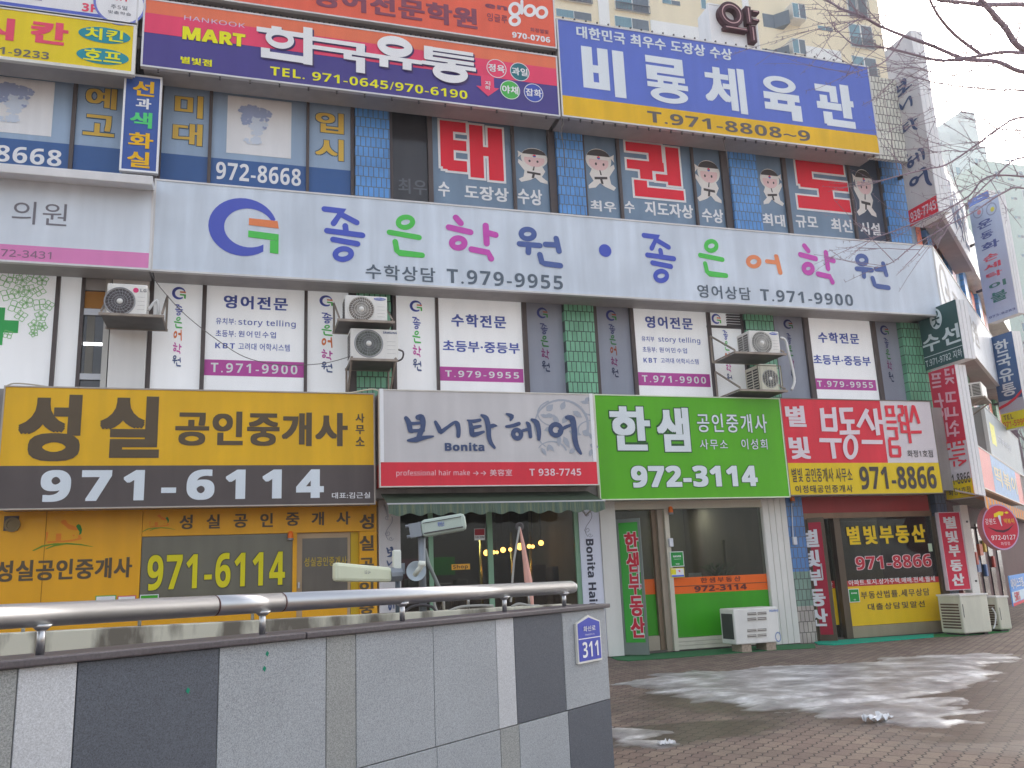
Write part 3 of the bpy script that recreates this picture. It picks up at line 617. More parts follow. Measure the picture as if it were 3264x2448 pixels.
# --- third floor
STU = K((146, 164, 184), .35, .1, 'studio_glass', spec=.5); DOJ = K((112, 130, 148), .25, .12, 'gym_glass', spec=.5); DOJ2 = K((80, 88, 102), .25, .12, 'dim_glass', spec=.5)
BLK = K((52, 50, 52), .15, .2, 'open_dark_window', spec=.5); BFILM = K((62, 90, 136), .4, .06, 'blue_film'); GOLD = K((204, 172, 96), .5, .04, 'gold_letter'); TEALO = K((58, 84, 108), .5, .03, 'blue_outline')
w, ps = window([('a1', -330, 562, 950), ('a1', 594, 985, 950), ('a1', 1275, 1638, 950), ('a1', 1664, 2400, 950), ('a2', 314, 622, 1100)], z3b, z3t, [STU] * 5)
zb_, zt_ = z3b + .05, G.uv(('a1', 760, 1150))[1]
for a, b in ps: bandr(G, a, b, zb_, zt_, BFILM, w, 1, 'blue_strip')
def bust(tl, br, parent, flip):
    """a plain pencil study of a curly head, kept generic"""
    a0, a1, b0, b1 = G.rect(tl, br); mb = MB(); r = random.Random(9); n = 0
    pl = G
    def blob(cx, cy, rx, ry, mi, cnt, sz):
        nonlocal n
        for i in range(cnt):
            an = r.random() * 6.283; q = math.sqrt(r.random()); x = cx + rx*q*math.cos(an); y = cy + ry*q*math.sin(an); n += 1; s = sz * (.5 + r.random())
            mb.mi = mi; k = r.random() * 3
            pts = []
            for j in range(5):
                aa = k + j * 1.2566; pts.append(pl.at(a0 + (x + s*math.cos(aa)) * (a1-a0), b1 - (y + s*.8*math.sin(aa)) * (b1-b0), .009 + n * .00002))
            mb.poly(pts)
    blob(.48, .60, .10, .16, 1, 60, .035); blob(.52, .38, .19, .20, 1, 90, .04)
    blob(.42, .22, .26, .11, 0, 110, .035); blob(.30, .36, .09, .14, 0, 60, .03); blob(.62, .24, .14, .08, 0, 50, .03); blob(.57, .37, .03, .02, 0, 8, .02); blob(.68, .36, .03, .02, 0, 8, .02); blob(.62, .52, .05, .015, 0, 8, .018); blob(.42, .80, .16, .05, 1, 40, .03)
    mb.build('head_drawing', [K((150, 160, 186), .6, .05), K((196, 204, 218), .6, .05)], parent)
for tl, br in ((('a1', -330, 560), ('a1', 440, 1076)), (('a1', 1770, 745), ('a2', 186, 1180))):
    a0, a1, b0, b1 = G.rect(tl, br); mb = MB(); mb.quad(G.at(a0, b0, .006), G.at(a1, b0, .006), G.at(a1, b1, .006), G.at(a0, b1, .006)); mb.build('poster', BWHITE, w)
bust(('a1', -170, 585), ('a1', 400, 1050), w, 0); bust(('a1', 1800, 770), ('a2', 130, 1150), w, 1)
for s, tl, br in (('예', ('a1', 665, 675), ('a1', 922, 865)), ('고', ('a1', 645, 890), ('a1', 905, 1080)), ('미', ('a1', 1365, 735), ('a1', 1595, 935)), ('대', ('a1', 1348, 955), ('a1', 1590, 1150)), ('입', ('a2', 362, 825), ('a2', 572, 1000)), ('시', ('a2', 360, 1020), ('a2', 572, 1200))):
    txt(G, s, tl, br, GOLD, w, bold=.035, out=TEALO, outw=.02)
txt(G, '972-8668', ('a1', -560, 1085), ('a1', 495, 1310), LWHITE, w, bold=.03, lay=3); txt(G, '972-8668', ('a1', 1688, 1265), ('a2', 255, 1385), LWHITE, w, bold=.03, lay=3)
pillar(('a2', 658, 1100), ('a2', 912, 1100), z3b, z3t + .2, BLUE_T)
w, ps = window([('a2', 930, 1192, 1100), ('a2', 1226, 1812, 1100), ('a2', 1838, 2084, 1200)], z3b, z3t, [BLK, DOJ, DOJ], right=.14)
REDL = K((224, 64, 74), .5, .04, 'red_letter'); DIM = K((96, 98, 102), .5, .05, 'dim_letter')
TAE = [(0, 0, 20, 82), (20, 0, 40, 18), (20, 33, 40, 51), (3, 69, 40, 86), (10, 82, 40, 88), (45, 2, 66, 96), (64, 40, 75, 56), (74, 4, 97, 98)]
GWON = [(0, 0, 64, 17), (40, 17, 64, 33), (0, 33, 66, 50), (22, 50, 44, 67), (50, 55, 72, 68), (71, 2, 95, 74), (10, 70, 33, 100), (33, 82, 98, 100)]
DO = [(4, 0, 96, 21), (4, 21, 33, 50), (8, 37, 100, 56), (42, 56, 69, 74), (0, 74, 100, 100)]
def block(w, R, tl, br):
    bx = G.rect(tl, br); rects(G, R, bx, LWHITE, w, lay=2, grow=.042, name='letter_outline'); rects(G, R, bx, REDL, w, lay=4)
block(w, TAE, ('a2', 1283, 893), ('a2', 1775, 1358))
for s, tl, br in (('수', ('a6', 1207, 40), ('a6', 1292, 152)), ('도장상', ('a6', 1392, 62), ('a6', 1708, 190)), ('수상', ('a6', 1766, 86), ('a6', 1945, 214))): txt(G, s, tl, br, LWHITE, w, bold=.035)
txt(G, '최우', ('a2', 975, 1320), ('a2', 1190, 1452), DIM, w, bold=.02)
def child(w, tl, br, sx=1):
    """a plain sticker of a child in a white suit with a headband"""
    a0, a1, b0, b1 = G.rect(tl, br); mb = MB(); cx = (a0 + a1) / 2; wd = a1 - a0; h = b1 - b0
    def at(x, y, d): return G.at(cx + sx * (x - .5) * wd, b1 - y * h, d)
    def el(x, y, rx, ry, d, q0=0, q1=6.2832, n=22): mb.poly([at(x + rx*math.cos(q0 + (q1-q0)*k/n), y + ry*math.sin(q0 + (q1-q0)*k/n), d) for k in range(n + (0 if q1 > 6.2 else 1))])
    mb.mi = 0
    el(.46, .27, .44, .29, .006)                                                            # white cut edge
    mb.poly([at(*p, .0062) for p in ((.22, .48), (.70, .48), (.98, .34), (1.0, .44), (.80, .66), (.84, .84), (1.0, .92), (.92, 1.0), (.62, .92), (.46, .84), (.30, .96), (.06, 1.0), (.06, .92), (.24, .80), (.12, .64))])
    mb.mi = 1; el(.46, .33, .34, .20, .0075)
    mb.mi = 2; el(.46, .20, .40, .20, .009, math.pi, 2*math.pi); el(.62, .37, .035, .035, .0095); el(.36, .37, .035, .035, .0095)
    mb.poly([at(*p, .0085) for p in ((.28, .70), (.72, .67), (.72, .73), (.28, .76))]); mb.poly([at(*p, .0086) for p in ((.46, .72), (.54, .72), (.58, .86), (.50, .86))])
    mb.poly([at(*p, .0084) for p in ((.46, .52), (.50, .52), (.54, .64), (.49, .64))])
    mb.mi = 0; mb.poly([at(*p, .011) for p in ((.06, .17), (.86, .17), (.84, .26), (.10, .26))]); mb.poly([at(*p, .0112) for p in ((.84, .17), (1.0, .10), (.98, .20), (1.0, .30))])
    mb.mi = 3; el(.46, .215, .055, .04, .0135, math.pi, 2*math.pi); mb.mi = 4; el(.46, .215, .055, .04, .0137, 0, math.pi)
    mb.build('child_sticker', [K((214, 210, 204), .5, .03), K((216, 186, 184), .5, .03), BLACK, REDL, NAVYL], w)
child(w, ('f', 1117, 318), ('f', 1187, 399), -1)
pillar(('a2', 2150, 1100), ('a3', 316, 1350), z3b, z3t + .2, BLUE_T)
w, ps = window([('a3', 322, 624, 1400), ('a3', 654, 1322, 1450), ('a3', 1346, 1600, 1500)], z3b, z3t, [DOJ, DOJ, DOJ], right=.2)
block(w, GWON, ('f', 1350, 306), ('f', 1480, 434)); child(w, ('f', 1262, 320), ('f', 1331, 413)); child(w, ('f', 1498, 345), ('f', 1562, 440), -1)
for s, tl, br in (('최우', ('a7', 338, -8), ('a7', 556, 100)), ('수', ('a7', 618, 0), ('a7', 710, 106)), ('지도자상', ('a7', 785, 0), ('a7', 1195, 152)), ('수상', ('a7', 1256, 58), ('a7', 1444, 190))): txt(G, s, tl, br, LWHITE, w, bold=.035)
pillar(('a3', 1690, 1450), ('a3', 1945, 1500), z3b, z3t + .2, BLUE_T)
w, ps = window([('a4', 8, 236, 1450), ('a4', 270, 772, 1480), ('a4', 792, 1022, 1500)], z3b, z3t, [DOJ, DOJ, DOJ2])
block(w, DO, ('f', 1712, 345), ('f', 1838, 460)); child(w, ('f', 1638, 364), ('f', 1694, 446)); child(w, ('f', 1838, 365), ('f', 1896, 470), -1)
for s, tl, br in (('최대', ('a8', 66, 282), ('a8', 246, 390)), ('규모', ('a8', 316, 297), ('a8', 494, 404)), ('최신', ('a8', 582, 320), ('a8', 755, 435)), ('시설', ('a8', 802, 347), ('a8', 968, 456))): txt(G, s, tl, br, LWHITE, w, bold=.035)
pillar(('a4', 1058, 1450), ('a4', 1235, 1500), z3b, z3t + .2, BLUE_T)
for wz in (.33, .62):   # ceiling light strips seen through the gym glass lie low on the panes
    pass

# --- oblique wing walls, pillars and windows
for za, zb, m in ((z3b, z3t, BLUE_S), (z2b, z2t + .15, GREEN_T)):
    u = 0.35
    for k in range(5):
        mb = MB(); mb.pbox(SW, u, u + .75, za + .001, zb - .001, -.6, .10); mb.build('pillar', m, B)
        q = MB(); q.pbox(SW, u + .75, u + 3.1, za + .001, zb - .001, -.3, -.02); f = q.build('window', FRAME, B)
        for i in range(3):
            p = MB(); p.pbox(SW, u + .82 + i * .76, u + 1.5 + i * .76, za + .08, zb - .08, -.02, .0); p.build('pane', [K((206, 176, 180), .4, .1), DOJ, K((222, 120, 96), .4, .1)][(i + k) % 3], f)
        u += 3.1

# ------------------------------------------------------------------ signboards on the front
TRIM = K((196, 194, 192), .4, .08, 'sign_trim', metal=.2); SIDEM = K((150, 146, 144), .5, .1, 'sign_body')
def signboard(name, label, pl, R, depth, mat, trim=TRIM, t=0.028, bodym=None, cat='shop sign', hooks=0, group=None):
    """a light box: face panel, body behind it and a thin metal edge; R = left, right, bottom, top on the plane"""
    a0, a1, b0, b1 = R
    o = thing(name, label, cat, pl.at((a0 + a1) / 2, b0, 0), group)
    mb = MB(); mb.pbox(pl, a0, a1, b0, b1, -.03, 0); mb.build('face_panel', mat, o)
    mb = MB(); mb.pbox(pl, a0 + .004, a1 - .004, b0 + .004, b1 - .004, -depth, -.031); mb.build('body', bodym or SIDEM, o)
    mb = MB()
    mb.pbox(pl, a0 - t, a1 + t, b1, b1 + t, -.07, .012); mb.pbox(pl, a0 - t, a1 + t, b0 - t, b0, -.07, .012)
    mb.pbox(pl, a0 - t, a0, b0 + .001, b1 - .001, -.07, .0115); mb.pbox(pl, a1, a1 + t, b0 + .001, b1 - .001, -.07, .0115)
    mb.build('edge_trim', trim, o)
    if hooks:
        mb = MB(); n = max(2, int((a1 - a0) / hooks))
        for k in range(n):
            u = a0 + (k + .5) * (a1 - a0) / n
            mb.pbox(pl, u - .012, u + .012, b1 + t, b1 + t + .05, -.03, .0); mb.pbox(pl, u - .012, u + .012, b0 - t - .05, b0 - t, -.05, -.02)
        mb.build('clip', DGREY, o)
    return o
UY = 13.4; UP = FY(UY)
# orange academy sign, cut by the top of the picture
R = UP.rect4(('f', 305, -120), ('a2', 2105, -150), ('f', 308, -18), ('a2', 2143, 352))
R = (UP.uv(('a1', 1140, 5))[0], UP.uv(('a2', 2143, 352))[0], UP.uv(('a2', 2143, 352))[1], UP.uv(('a2', 2143, 352))[1] + 2.1)
o = signboard('academy_sign', 'orange red academy sign with dark lettering, topmost on the left of the facade', UP, R, .5, K((232, 106, 88), .42, .07, 'coral_acrylic'))
PL_ = K((122, 72, 86), .5, .04, 'plum_letter')
pit = 200
txt(UP, '영어전문학원', ('a2', 335, -120), ('a2', 1565, 222), PL_, o, bold=.045)
txt(UP, 'en', ('a2', 1620, 25), ('a2', 1785, 82), PL_, o, bold=.05)
mb = MB()
def px(pl, c, x, y, d): a, b = pl.uv((c, x, y)); return pl.at(a, b, d)
for k, (cx, cy, rx, ry) in enumerate(((1842, 70, 38, 42), (1840, 155, 34, 30), (1952, 80, 36, 36), (2040, 94, 36, 36))):
    loop(mb, lambda x, y: px(UP, 'a2', x, y, .006 + k * .0006), cx, cy, rx, ry, 0, 24)
strip(mb, lambda x, y: px(UP, 'a2', x, y, .0095), [(1893, 10), (1893, 100)], 22); mb.build('logo', LWHITE, o)
txt(UP, '잉글루', ('a2', 1635, 95), ('a2', 1788, 178), PL_, o, bold=.01)
txt(UP, '화정별빛', ('a2', 1955, 205), ('a2', 2092, 255), PL_, o, bold=.01); txt(UP, '970-0706', ('a2', 1820, 236), ('a2', 2104, 320), LWHITE, o, bold=.045)

# the mart sign with three bands
R = UP.rect4(('a1', 1140, 5), ('a2', 2143, 420), ('a1', 1118, 515), ('a2', 2168, 850))
o = signboard('mart_sign', 'mart sign banded orange, crimson and navy with big white lettering', UP, R, .55, K((70, 62, 120), .42, .06, 'indigo_acrylic'), hooks=.45)
a0, a1, b0, b1 = R; h = b1 - b0
bandr(UP, a0, a1, b1 - h * .20, b1, K((222, 118, 92), .42, .06, 'orange_acrylic'), o); bandr(UP, a0, a1, b1 - h * .50, b1 - h * .20 + .001, K((206, 78, 104), .42, .06, 'crimson_acrylic'), o, lay=1)
MYEL = K((218, 212, 84), .5, .03, 'lemon_letter')
txt(UP, 'HANKOOK', ('a1', 1440, 120), ('a1', 1922, 222), K((190, 176, 196), .5, .03), o, bold=.0)
txt(UP, 'MART', ('a1', 1425, 205), ('a1', 1925, 372), MYEL, o, bold=.06, out=K((52, 52, 70), .5, .03), outw=.012)
txt(UP, '별빛점', ('a1', 1412, 440), ('a1', 1662, 526), MYEL, o, bold=.04)
def mart(o, dx, dy, mat, lay):
    mb = MB(); n = [0]
    def fn(x, y): return px(UP, 'a2', x + dx, y + .145 * x + dy, .003 * lay + n[0])
    def S(pts, w, cap=False): strip(mb, fn, pts, w, cap); n[0] += .0004
    def O(cx, cy, rx, ry, w): loop(mb, fn, cx, cy, rx, ry, 0, w); n[0] += .0004
    S([(35, 208), (110, 208)], 34); S([(-75, 230), (300, 230)], 36); O(97, 280, 84, 50, 44); S([(305, 165), (305, 441)], 68)
    S([(-10, 362), (-10, 425)], 66); S([(-43, 410), (338, 410)], 50)
    S([(338, 243), (728, 243)], 30); S([(695, 232), (695, 318)], 64); S([(338, 304), (1150, 304)], 30); S([(600, 304), (600, 340)], 62); S([(570, 346), (728, 346)], 28); S([(695, 334), (695, 446)], 66)
    O(950, 214, 100, 46, 62); S([(868, 304), (868, 376)], 66); S([(1040, 304), (1040, 374)], 66)
    S([(1198, 175), (1198, 268)], 66); S([(1170, 190), (1530, 190)], 26); S([(1230, 224), (1535, 224)], 22); S([(1170, 262), (1535, 262)], 26); S([(1150, 300), (1550, 300)], 28); S([(1370, 262), (1370, 305)], 60)
    O(1360, 352, 102, 42, 58)
    return mb.build('letter_shadow' if lay < 4 else 'lettering', mat, o)
mart(o, 12, 10, K((66, 52, 92), .5, .03), 3); mart(o, 0, 0, LWHITE, 7)
txt(UP, 'TEL. 971-0645/970-6190', ('a2', 22, 492), ('a2', 1490, 738), MYEL, o, bold=.025)
def badge(pl, c, x, y, r, mat, ring, s, tm, o, sy=1.0):
    a, b = pl.uv((c, x, y)); rr = abs(pl.uv((c, x + r, y))[0] - a); mb = MB(); mb.disc(pl, a, b, rr, rr, .006); mb.build('badge', mat, o)
    mb = MB(); mb.ring(pl, a, b, rr, rr, rr*.07, rr*.07, .009); mb.build('badge_ring', ring, o)
    txt(pl, s, a - rr*.82, (a + rr*.82, b - rr*.42, b + rr*.42), tm, o, bold=.03, lay=4)
badge(UP, 'a2', 1705, 510, 73, K((206, 78, 104), .42, .06, 'crimson_acrylic'), LWHITE, '정육', LWHITE, o)
badge(UP, 'a2', 1877, 535, 71, K((52, 104, 112), .5, .03), LWHITE, '과일', LWHITE, o); badge(UP, 'a2', 1806, 669, 73, K((86, 166, 88), .5, .03), LWHITE, '야채', LWHITE, o); badge(UP, 'a2', 1980, 691, 71, K((64, 80, 158), .5, .03), LWHITE, '잡화', LWHITE, o)
a, b = UP.uv(('a2', 1640, 640)); s = .19; mb = MB(); mb.poly([UP.at(a + x*s, b + y*s, .006) for x, y in ((-.62, 1.1), (.62, 1.1), (.62, -.1), (1.1, -.1), (0, -1.05), (-1.1, -.1), (-.62, -.1))]); mb.build('arrow', K((222, 84, 110), .5, .03), o)
col(UP, '지하', ('a2', 1618, 602), ('a2', 1660, 672), LWHITE, o, bold=.02, lay=4)

# the gym sign
R = UP.rect4(('a3', 80, 180), ('a4', 930, 552), ('a3', 135, 1083), ('a4', 1032, 1252))
o = signboard('gym_sign', 'large blue gym sign with white block letters above a yellow telephone band', UP, R, .6, K((90, 106, 176), .42, .06, 'blue_acrylic'), hooks=.22)
a0, a1, b0, b1 = R; bandr(UP, a0, a1, b0, b0 + (b1 - b0) * .205, K((212, 172, 68), .42, .1, 'ochre_acrylic'), o)
OFFW = K((206, 212, 218), .5, .03)
txt(UP, '대한민국 최우수 도장상 수상', ('a3', 252, 240), ('a3', 1725, 573), OFFW, o, bold=.035)
BI = [(0, 0, 24, 88), (36, 0, 60, 88), (24, 38, 36, 54), (24, 74, 36, 88), (70, 0, 96, 100)]
RYONG = [(0, 0, 92, 15), (70, 15, 92, 24), (0, 21, 92, 36), (0, 36, 26, 46), (0, 41, 94, 52), (26, 52, 40, 60), (62, 52, 76, 60), (0, 57, 100, 68)]
CHE = [(10, 0, 36, 10), (0, 8, 46, 24), (14, 24, 36, 60), (6, 60, 26, 80), (22, 56, 44, 74), (0, 78, 16, 90), (36, 72, 54, 88), (36, 38, 52, 52), (50, 8, 68, 98), (74, 8, 96, 100)]
YUK = [(0, 40, 96, 56), (16, 56, 36, 66), (62, 56, 82, 66), (0, 64, 98, 80), (70, 80, 98, 100)]
GWAN = [(0, 6, 58, 22), (38, 22, 58, 44), (10, 30, 30, 56), (0, 46, 66, 62), (68, 0, 92, 78), (92, 36, 100, 50), (14, 68, 38, 96), (20, 84, 98, 100)]
for rs, tl, br, oc in ((BI, ('a3', 298, 430), ('a3', 745, 930), None), (RYONG, ('a3', 900, 515), ('a3', 1320, 1000), (.52, .83, .46, .165)), (None, ('a3', 1440, 600), ('a3', 1872, 1080), None), (YUK, ('a4', 66, 600), ('a4', 412, 998), (.46, .20, .44, .19)), (GWAN, ('a4', 496, 660), ('a4', 846, 1056), None)):
    bx = UP.rect(tl, br)
    if rs is None: txt(UP, '체', tl, br, OFFW, o, bold=.034); continue
    l = rects(UP, rs, bx, OFFW, o)
    if oc:
        mb = MB(); u, v, ru, rv = oc; w = bx[1]-bx[0]; hh = bx[3]-bx[2]
        mb.ring(UP, bx[0] + u*w, bx[3] - v*hh, ru*w, rv*hh, .20*w, .105*hh, .0085); mb.build('lettering', OFFW, o)
txt(UP, 'T.971-8808~9', ('a3', 920, 1040), ('a4', 470, 1158), K((92, 86, 84), .5, .03), o, bold=.03)

# yellow chicken pub sign and the white sign over it
CP = FY(13.4)
R = CP.rect4(('a1', -900, -45), ('a1', 1050, 205), ('a1', -900, 345), ('a1', 1026, 562)); R = (CP.uv(('a1', -900, 100))[0],) + R[1:]
R = (R[0], R[1], CP.uv(('a1', 1026, 562))[1], CP.uv(('a1', 1050, 207))[1])
o = signboard('pub_sign', 'yellow pub sign with red letters and two teal ovals above the studio windows', CP, R, .55, K((218, 192, 64), .42, .07, 'mustard_acrylic'), trim=K((208, 206, 198), .5, .1), t=.05)
RDL = K((206, 84, 104), .5, .04); txt(CP, '칸', ('a1', 230, 150), ('a1', 545, 366), RDL, o, bold=.055); txt(CP, '시', ('a1', -190, 112), ('a1', 125, 325), RDL, o, bold=.055)
txt(CP, '971-9233', ('a1', -165, 345), ('a1', 392, 470), K((102, 98, 92), .5, .03), o, bold=.02)
for s, x, y in (('치킨', 820, 278), ('호프', 806, 443)):
    a, b = CP.uv(('a1', x, y)); mb = MB(); mb.disc(CP, a, b, .37, .135, .006); mb.build('oval', K((56, 130, 142), .5, .04), o)
    txt(CP, s, a - .27, (a + .27, b - .095, b + .105), MYEL, o, bold=.03, lay=4)
zt = R[3]
R = (R[0], CP.uv(('a1', 1062, 200))[0], CP.uv(('a1', 1062, 185))[1], CP.uv(('a1', 1062, 185))[1] + 1.6)
o = signboard('third_floor_sign', 'white sign reading 3F with a blue ring and blue rule at the top left corner', CP, R, .55, BWHITE)
bandr(CP, R[0], R[1], R[2] + .02, R[2] + .075, K((84, 96, 170), .5, .03), o)
txt(CP, '3F', ('a1', 640, 22), ('a1', 760, 103), RDL, o, bold=.04); txt(CP, '주5일', ('a1', 866, 34), ('a1', 1000, 86), K((90, 92, 100), .5, .03), o, bold=.0, lay=4); txt(CP, '맞춤학습', ('a1', 846, 80), ('a1', 1030, 130), K((90, 92, 100), .5, .03), o, bold=.0, lay=4); txt(CP, '1:1', ('a1', 890, -60), ('a1', 1000, 18), RDL, o, bold=.03, lay=4)
a, b = CP.uv(('a1', 940, 30)); mb = MB(); mb.disc(CP, a, b, .37, .37, .007, 40); mb.build('badge', BWHITE, o); mb = MB(); mb.ring(CP, a, b, .38, .38, .035, .035, .009, 40); mb.build('badge_ring', K((110, 118, 178), .5, .03), o)
txt(CP, '리즈', ('a1', 20, -80), ('a1', 335, 14), K((96, 84, 140), .5, .03), o, bold=.04)

# blue upright studio sign standing proud of the third floor windows
SP = FY(13.62)
R = SP.rect4(('a1', 1000, 590), ('a1', 1265, 622), ('a1', 943, 1322), ('a1', 1213, 1345))
o = signboard('studio_sign', 'narrow upright blue studio sign with orange, white and green letters', SP, R, .22, K((62, 84, 142), .42, .06, 'royal_acrylic'), trim=LWHITE, t=.03)
OL = K((224, 170, 66), .5, .03)
for s, tl, br, m in (('선', ('a1', 1038, 625), ('a1', 1215, 765), OL), ('과', ('a1', 1062, 765), ('a1', 1188, 862), LWHITE), ('색', ('a1', 1014, 870), ('a1', 1196, 1012), K((96, 190, 120), .5, .03)), ('화', ('a1', 1002, 1030), ('a1', 1205, 1172), OL), ('실', ('a1', 992, 1180), ('a1', 1178, 1322), OL)): txt(SP, s, tl, br, m, o, bold=.035)

# the long pale academy sign, wrapped round the bend
R = UP.rect4(('a5', 1185, 30), ('a8', 1355, 545), ('a5', 1150, 712), ('a8', 1418, 1048)); R = (R[0], XC - .012, R[2], R[3])
ZB, ZT = R[2], R[3]
o = signboard('academy_sign', 'long pale grey academy sign with large rainbow coloured letters and a round blue logo', UP, R, .62, K((198, 206, 214), .4, .12, 'pale_acrylic'))
glogo(UP, ('a5', 1565, 148), ('a5', 2100, 625), o)
for ch, tl, br, m in (('좋', ('a6', 385, 215), ('a6', 695, 620), LG_BLUE), ('은', ('a6', 845, 265), ('a6', 1115, 580), LG_GREEN), ('학', ('a6', 1260, 270), ('a6', 1640, 610), LG_MAG), ('원', ('a6', 1755, 350), ('a6', 2090, 655), K((78, 94, 142), .5, .03)),
                      ('좋', ('a7', 763, 265), ('a7', 1065, 690), LG_BLUE), ('은', ('a7', 1218, 308), ('a7', 1480, 638), LG_GREEN), ('어', ('a7', 1615, 423), ('a8', 226, 752), LG_OR), ('학', ('a8', 330, 507), ('a8', 645, 827), LG_MAG), ('원', ('a8', 750, 580), ('a8', 1040, 866), K((78, 94, 142), .5, .03))):
    hand(UP, ch, tl, br, m, o)
a, b = UP.uv(('a7', 463, 412)); mb = MB(); mb.disc(UP, a, b, .118, .118, .006); mb.build('dot', LG_BLUE, o)
GL_ = K((88, 98, 108), .5, .03)
for s, tl, br in (('수학상담', ('a6', 697, 620), ('a6', 1190, 755)), ('T.979-9955', ('a6', 1268, 655), ('a6', 2090, 805)), ('영어상담', ('a7', 1220, 690), ('a7', 1672, 825)), ('T.971-9900', ('a8', 50, 855), ('a8', 760, 986))): txt(UP, s, tl, br, GL_, o, bold=.018, sp=1.16)
ue = SIDE.uv(('c3', 1085, 500))[0]
R2 = (0.012, ue, ZB, ZT)
o = signboard('academy_side_sign', 'pale academy sign on the oblique wing, seen at a sharp angle', SIDE, R2, .6, K((208, 212, 222), .4, .1, 'pale_acrylic'))
GH = K((164, 162, 160), .5, .03)
a, b = .95, (ZB + ZT) / 2 + .1; mb = MB(); mb.ring(SIDE, a, b, .55, .5, .13, .12, .006); mb.quad(SIDE.at(a, b - .12, .007), SIDE.at(a + .5, b - .12, .007), SIDE.at(a + .5, b + .03, .007), SIDE.at(a, b + .03, .007)); mb.build('logo', GH, o)
txt(SIDE, '좋은학원', 1.9, (min(ue - .4, 5.6), ZB + .35, ZT - .4), GH, o, bold=.03)
# side gym sign, top of the oblique wing
o = signboard('gym_side_sign', 'white gym sign with dark letters high on the oblique wing', SIDE, (1.3, 7.6, zr - 2.3, zr - .4), .5, K((226, 226, 226), .4, .08, 'white_board'))
txt(SIDE, '비룡체육관', 1.7, (7.2, zr - 2.0, zr - .7), SLATE, o, bold=.05)

# clinic sign with its white hood
HP = FY(13.36)
zb = HP.uv(('a5', 1120, 700))[1]; zt = HP.uv(('a5', 1150, 108))[1]; xr = HP.uv(('a5', 1136, 400))[0]; xl = HP.uv(('a5', -900, 350))[0]
o = signboard('clinic_sign', 'white clinic sign with thin grey letters and a pink telephone band under a white hood', HP, (xl, xr, zb, zt), .6, K((203, 209, 216), .4, .08, 'white_acrylic'))
bandr(HP, xl, xr, zb, zb + (HP.uv(('a5', 1000, 573))[1] - HP.uv(('a5', 1000, 688))[1]), K((202, 130, 172), .45, .05, 'pink_film'), o)
txt(HP, '의원', ('a5', 82, 185), ('a5', 515, 388), K((112, 110, 116), .5, .03), o, bold=.0); txt(HP, '972-3431', ('a5', -60, 550), ('a5', 392, 632), K((132, 106, 122), .5, .03), o, bold=.005)
mb = MB(); z1 = HP.uv(('a5', 1150, 66))[1]
hb0, hb1 = FY(12.96).uv(('a5', 1150, 64))[1], FY(12.96).uv(('a1', 1195, 1378))[1]; hx = FY(12.96).uv(('a1', 1196, 1410))[0]
mb.hexa([(xl, 12.98, hb0), (hx, 12.98, hb0), (xr + .02, 13.62, zt + .03), (xl, 13.62, zt + .03), (xl, 12.96, hb1), (hx, 12.96, hb1), (xr + .02, 13.62, hb1 + .02), (xl, 13.62, hb1 + .02)])
mb.build('hood', HOODW, o, bevel=.012)

# first floor signs
FP = FY(13.46)
R = FP.rect4(('b1', 25, 85), ('b2', 1180, 125), ('b1', 0, 1035), ('b2', 1178, 1328)); R = (FP.uv(('b1', 10, 500))[0],) + R[1:]
o = signboard('estate_agent_sign', 'big yellow and dark brown estate agent sign with the number 971-6114', FP, R, .5, K((240, 170, 4), .42, .08, 'yellow_acrylic'), trim=K((168, 160, 150), .5, .1), t=.02)
BRN = K((84, 72, 56), .5, .04, 'brown_letter'); a0, a1, b0, b1 = R
bandr(FP, a0, a1, b0, b0 + (b1 - b0) * .345, K((82, 74, 72), .45, .1, 'dark_brown_acrylic'), o)
txt(FP, '성', ('b1', 122, 135), ('b1', 652, 665), BRN, o, bold=.05); txt(FP, '실', ('b1', 768, 150), ('b1', 1265, 638), BRN, o, bold=.05)
txt(FP, '공인중개사', ('b1', 1368, 268), ('b2', 893, 700), BRN, o, bold=.04)
col(FP, '사무소', ('b2', 978, 338), ('b2', 1078, 698), BRN, o, bold=.03, gap=.22)
txt(FP, '971-6114', ('b1', 308, 725), ('b2', 630, 1315), K((206, 212, 220), .5, .04), o, bold=.05, sp=1.34)
txt(FP, '대표:김근실', ('b2', 718, 1205), ('b2', 1140, 1278), K((206, 206, 206), .5, .04), o, bold=.02)

BP = FY(13.2)
R = BP.rect4(('c1', 62, 45), ('c1', 2072, 83), ('c1', 72, 960), ('c1', 2152, 932))
HAIRG = K((190, 187, 186), .42, .07, 'warm_grey_acrylic')
o = signboard('hair_salon_sign', 'grey and red hair salon sign with dark brush lettering and a scrolled flower', BP, R, .62, HAIRG, trim=K((200, 196, 188), .5, .1), t=.018, bodym=K((150, 128, 118), .5, .1))
a0, a1, b0, b1 = R; h = b1 - b0; rb = b0 + h * .245
bandr(BP, a0, a1, b0, rb, RED, o)
for u in (a0, a1 - .055): mb = MB(); mb.pbox(BP, u - .005, u + .05, rb, b1 + .02, -.02, .02); mb.build('light_strip', K((236, 240, 246), .4, .02), o)
mb = MB(); mb.box(a0 - .002, a0 - .0005, 13.2, 13.82, b0, rb); mb.build('colour_band', K((170, 60, 50), .5, .1), o)
SC = K((152, 156, 164), .5, .03, 'scroll_grey'); mb = MB(); n = [0]
def fnc(x, y): return px(BP, 'c1', x, y, .004 + n[0])
def S(pts, w, cap=True): strip(mb, fnc, pts, w, cap); n[0] += .0002
def arc(cx, cy, rx, ry, q0, q1, w0, w1, k=22): S([(cx + rx*math.cos(q0 + (q1-q0)*i/k), cy + ry*math.sin(q0 + (q1-q0)*i/k)) for i in range(k+1)], [w0 + (w1-w0)*i/k for i in range(k+1)])
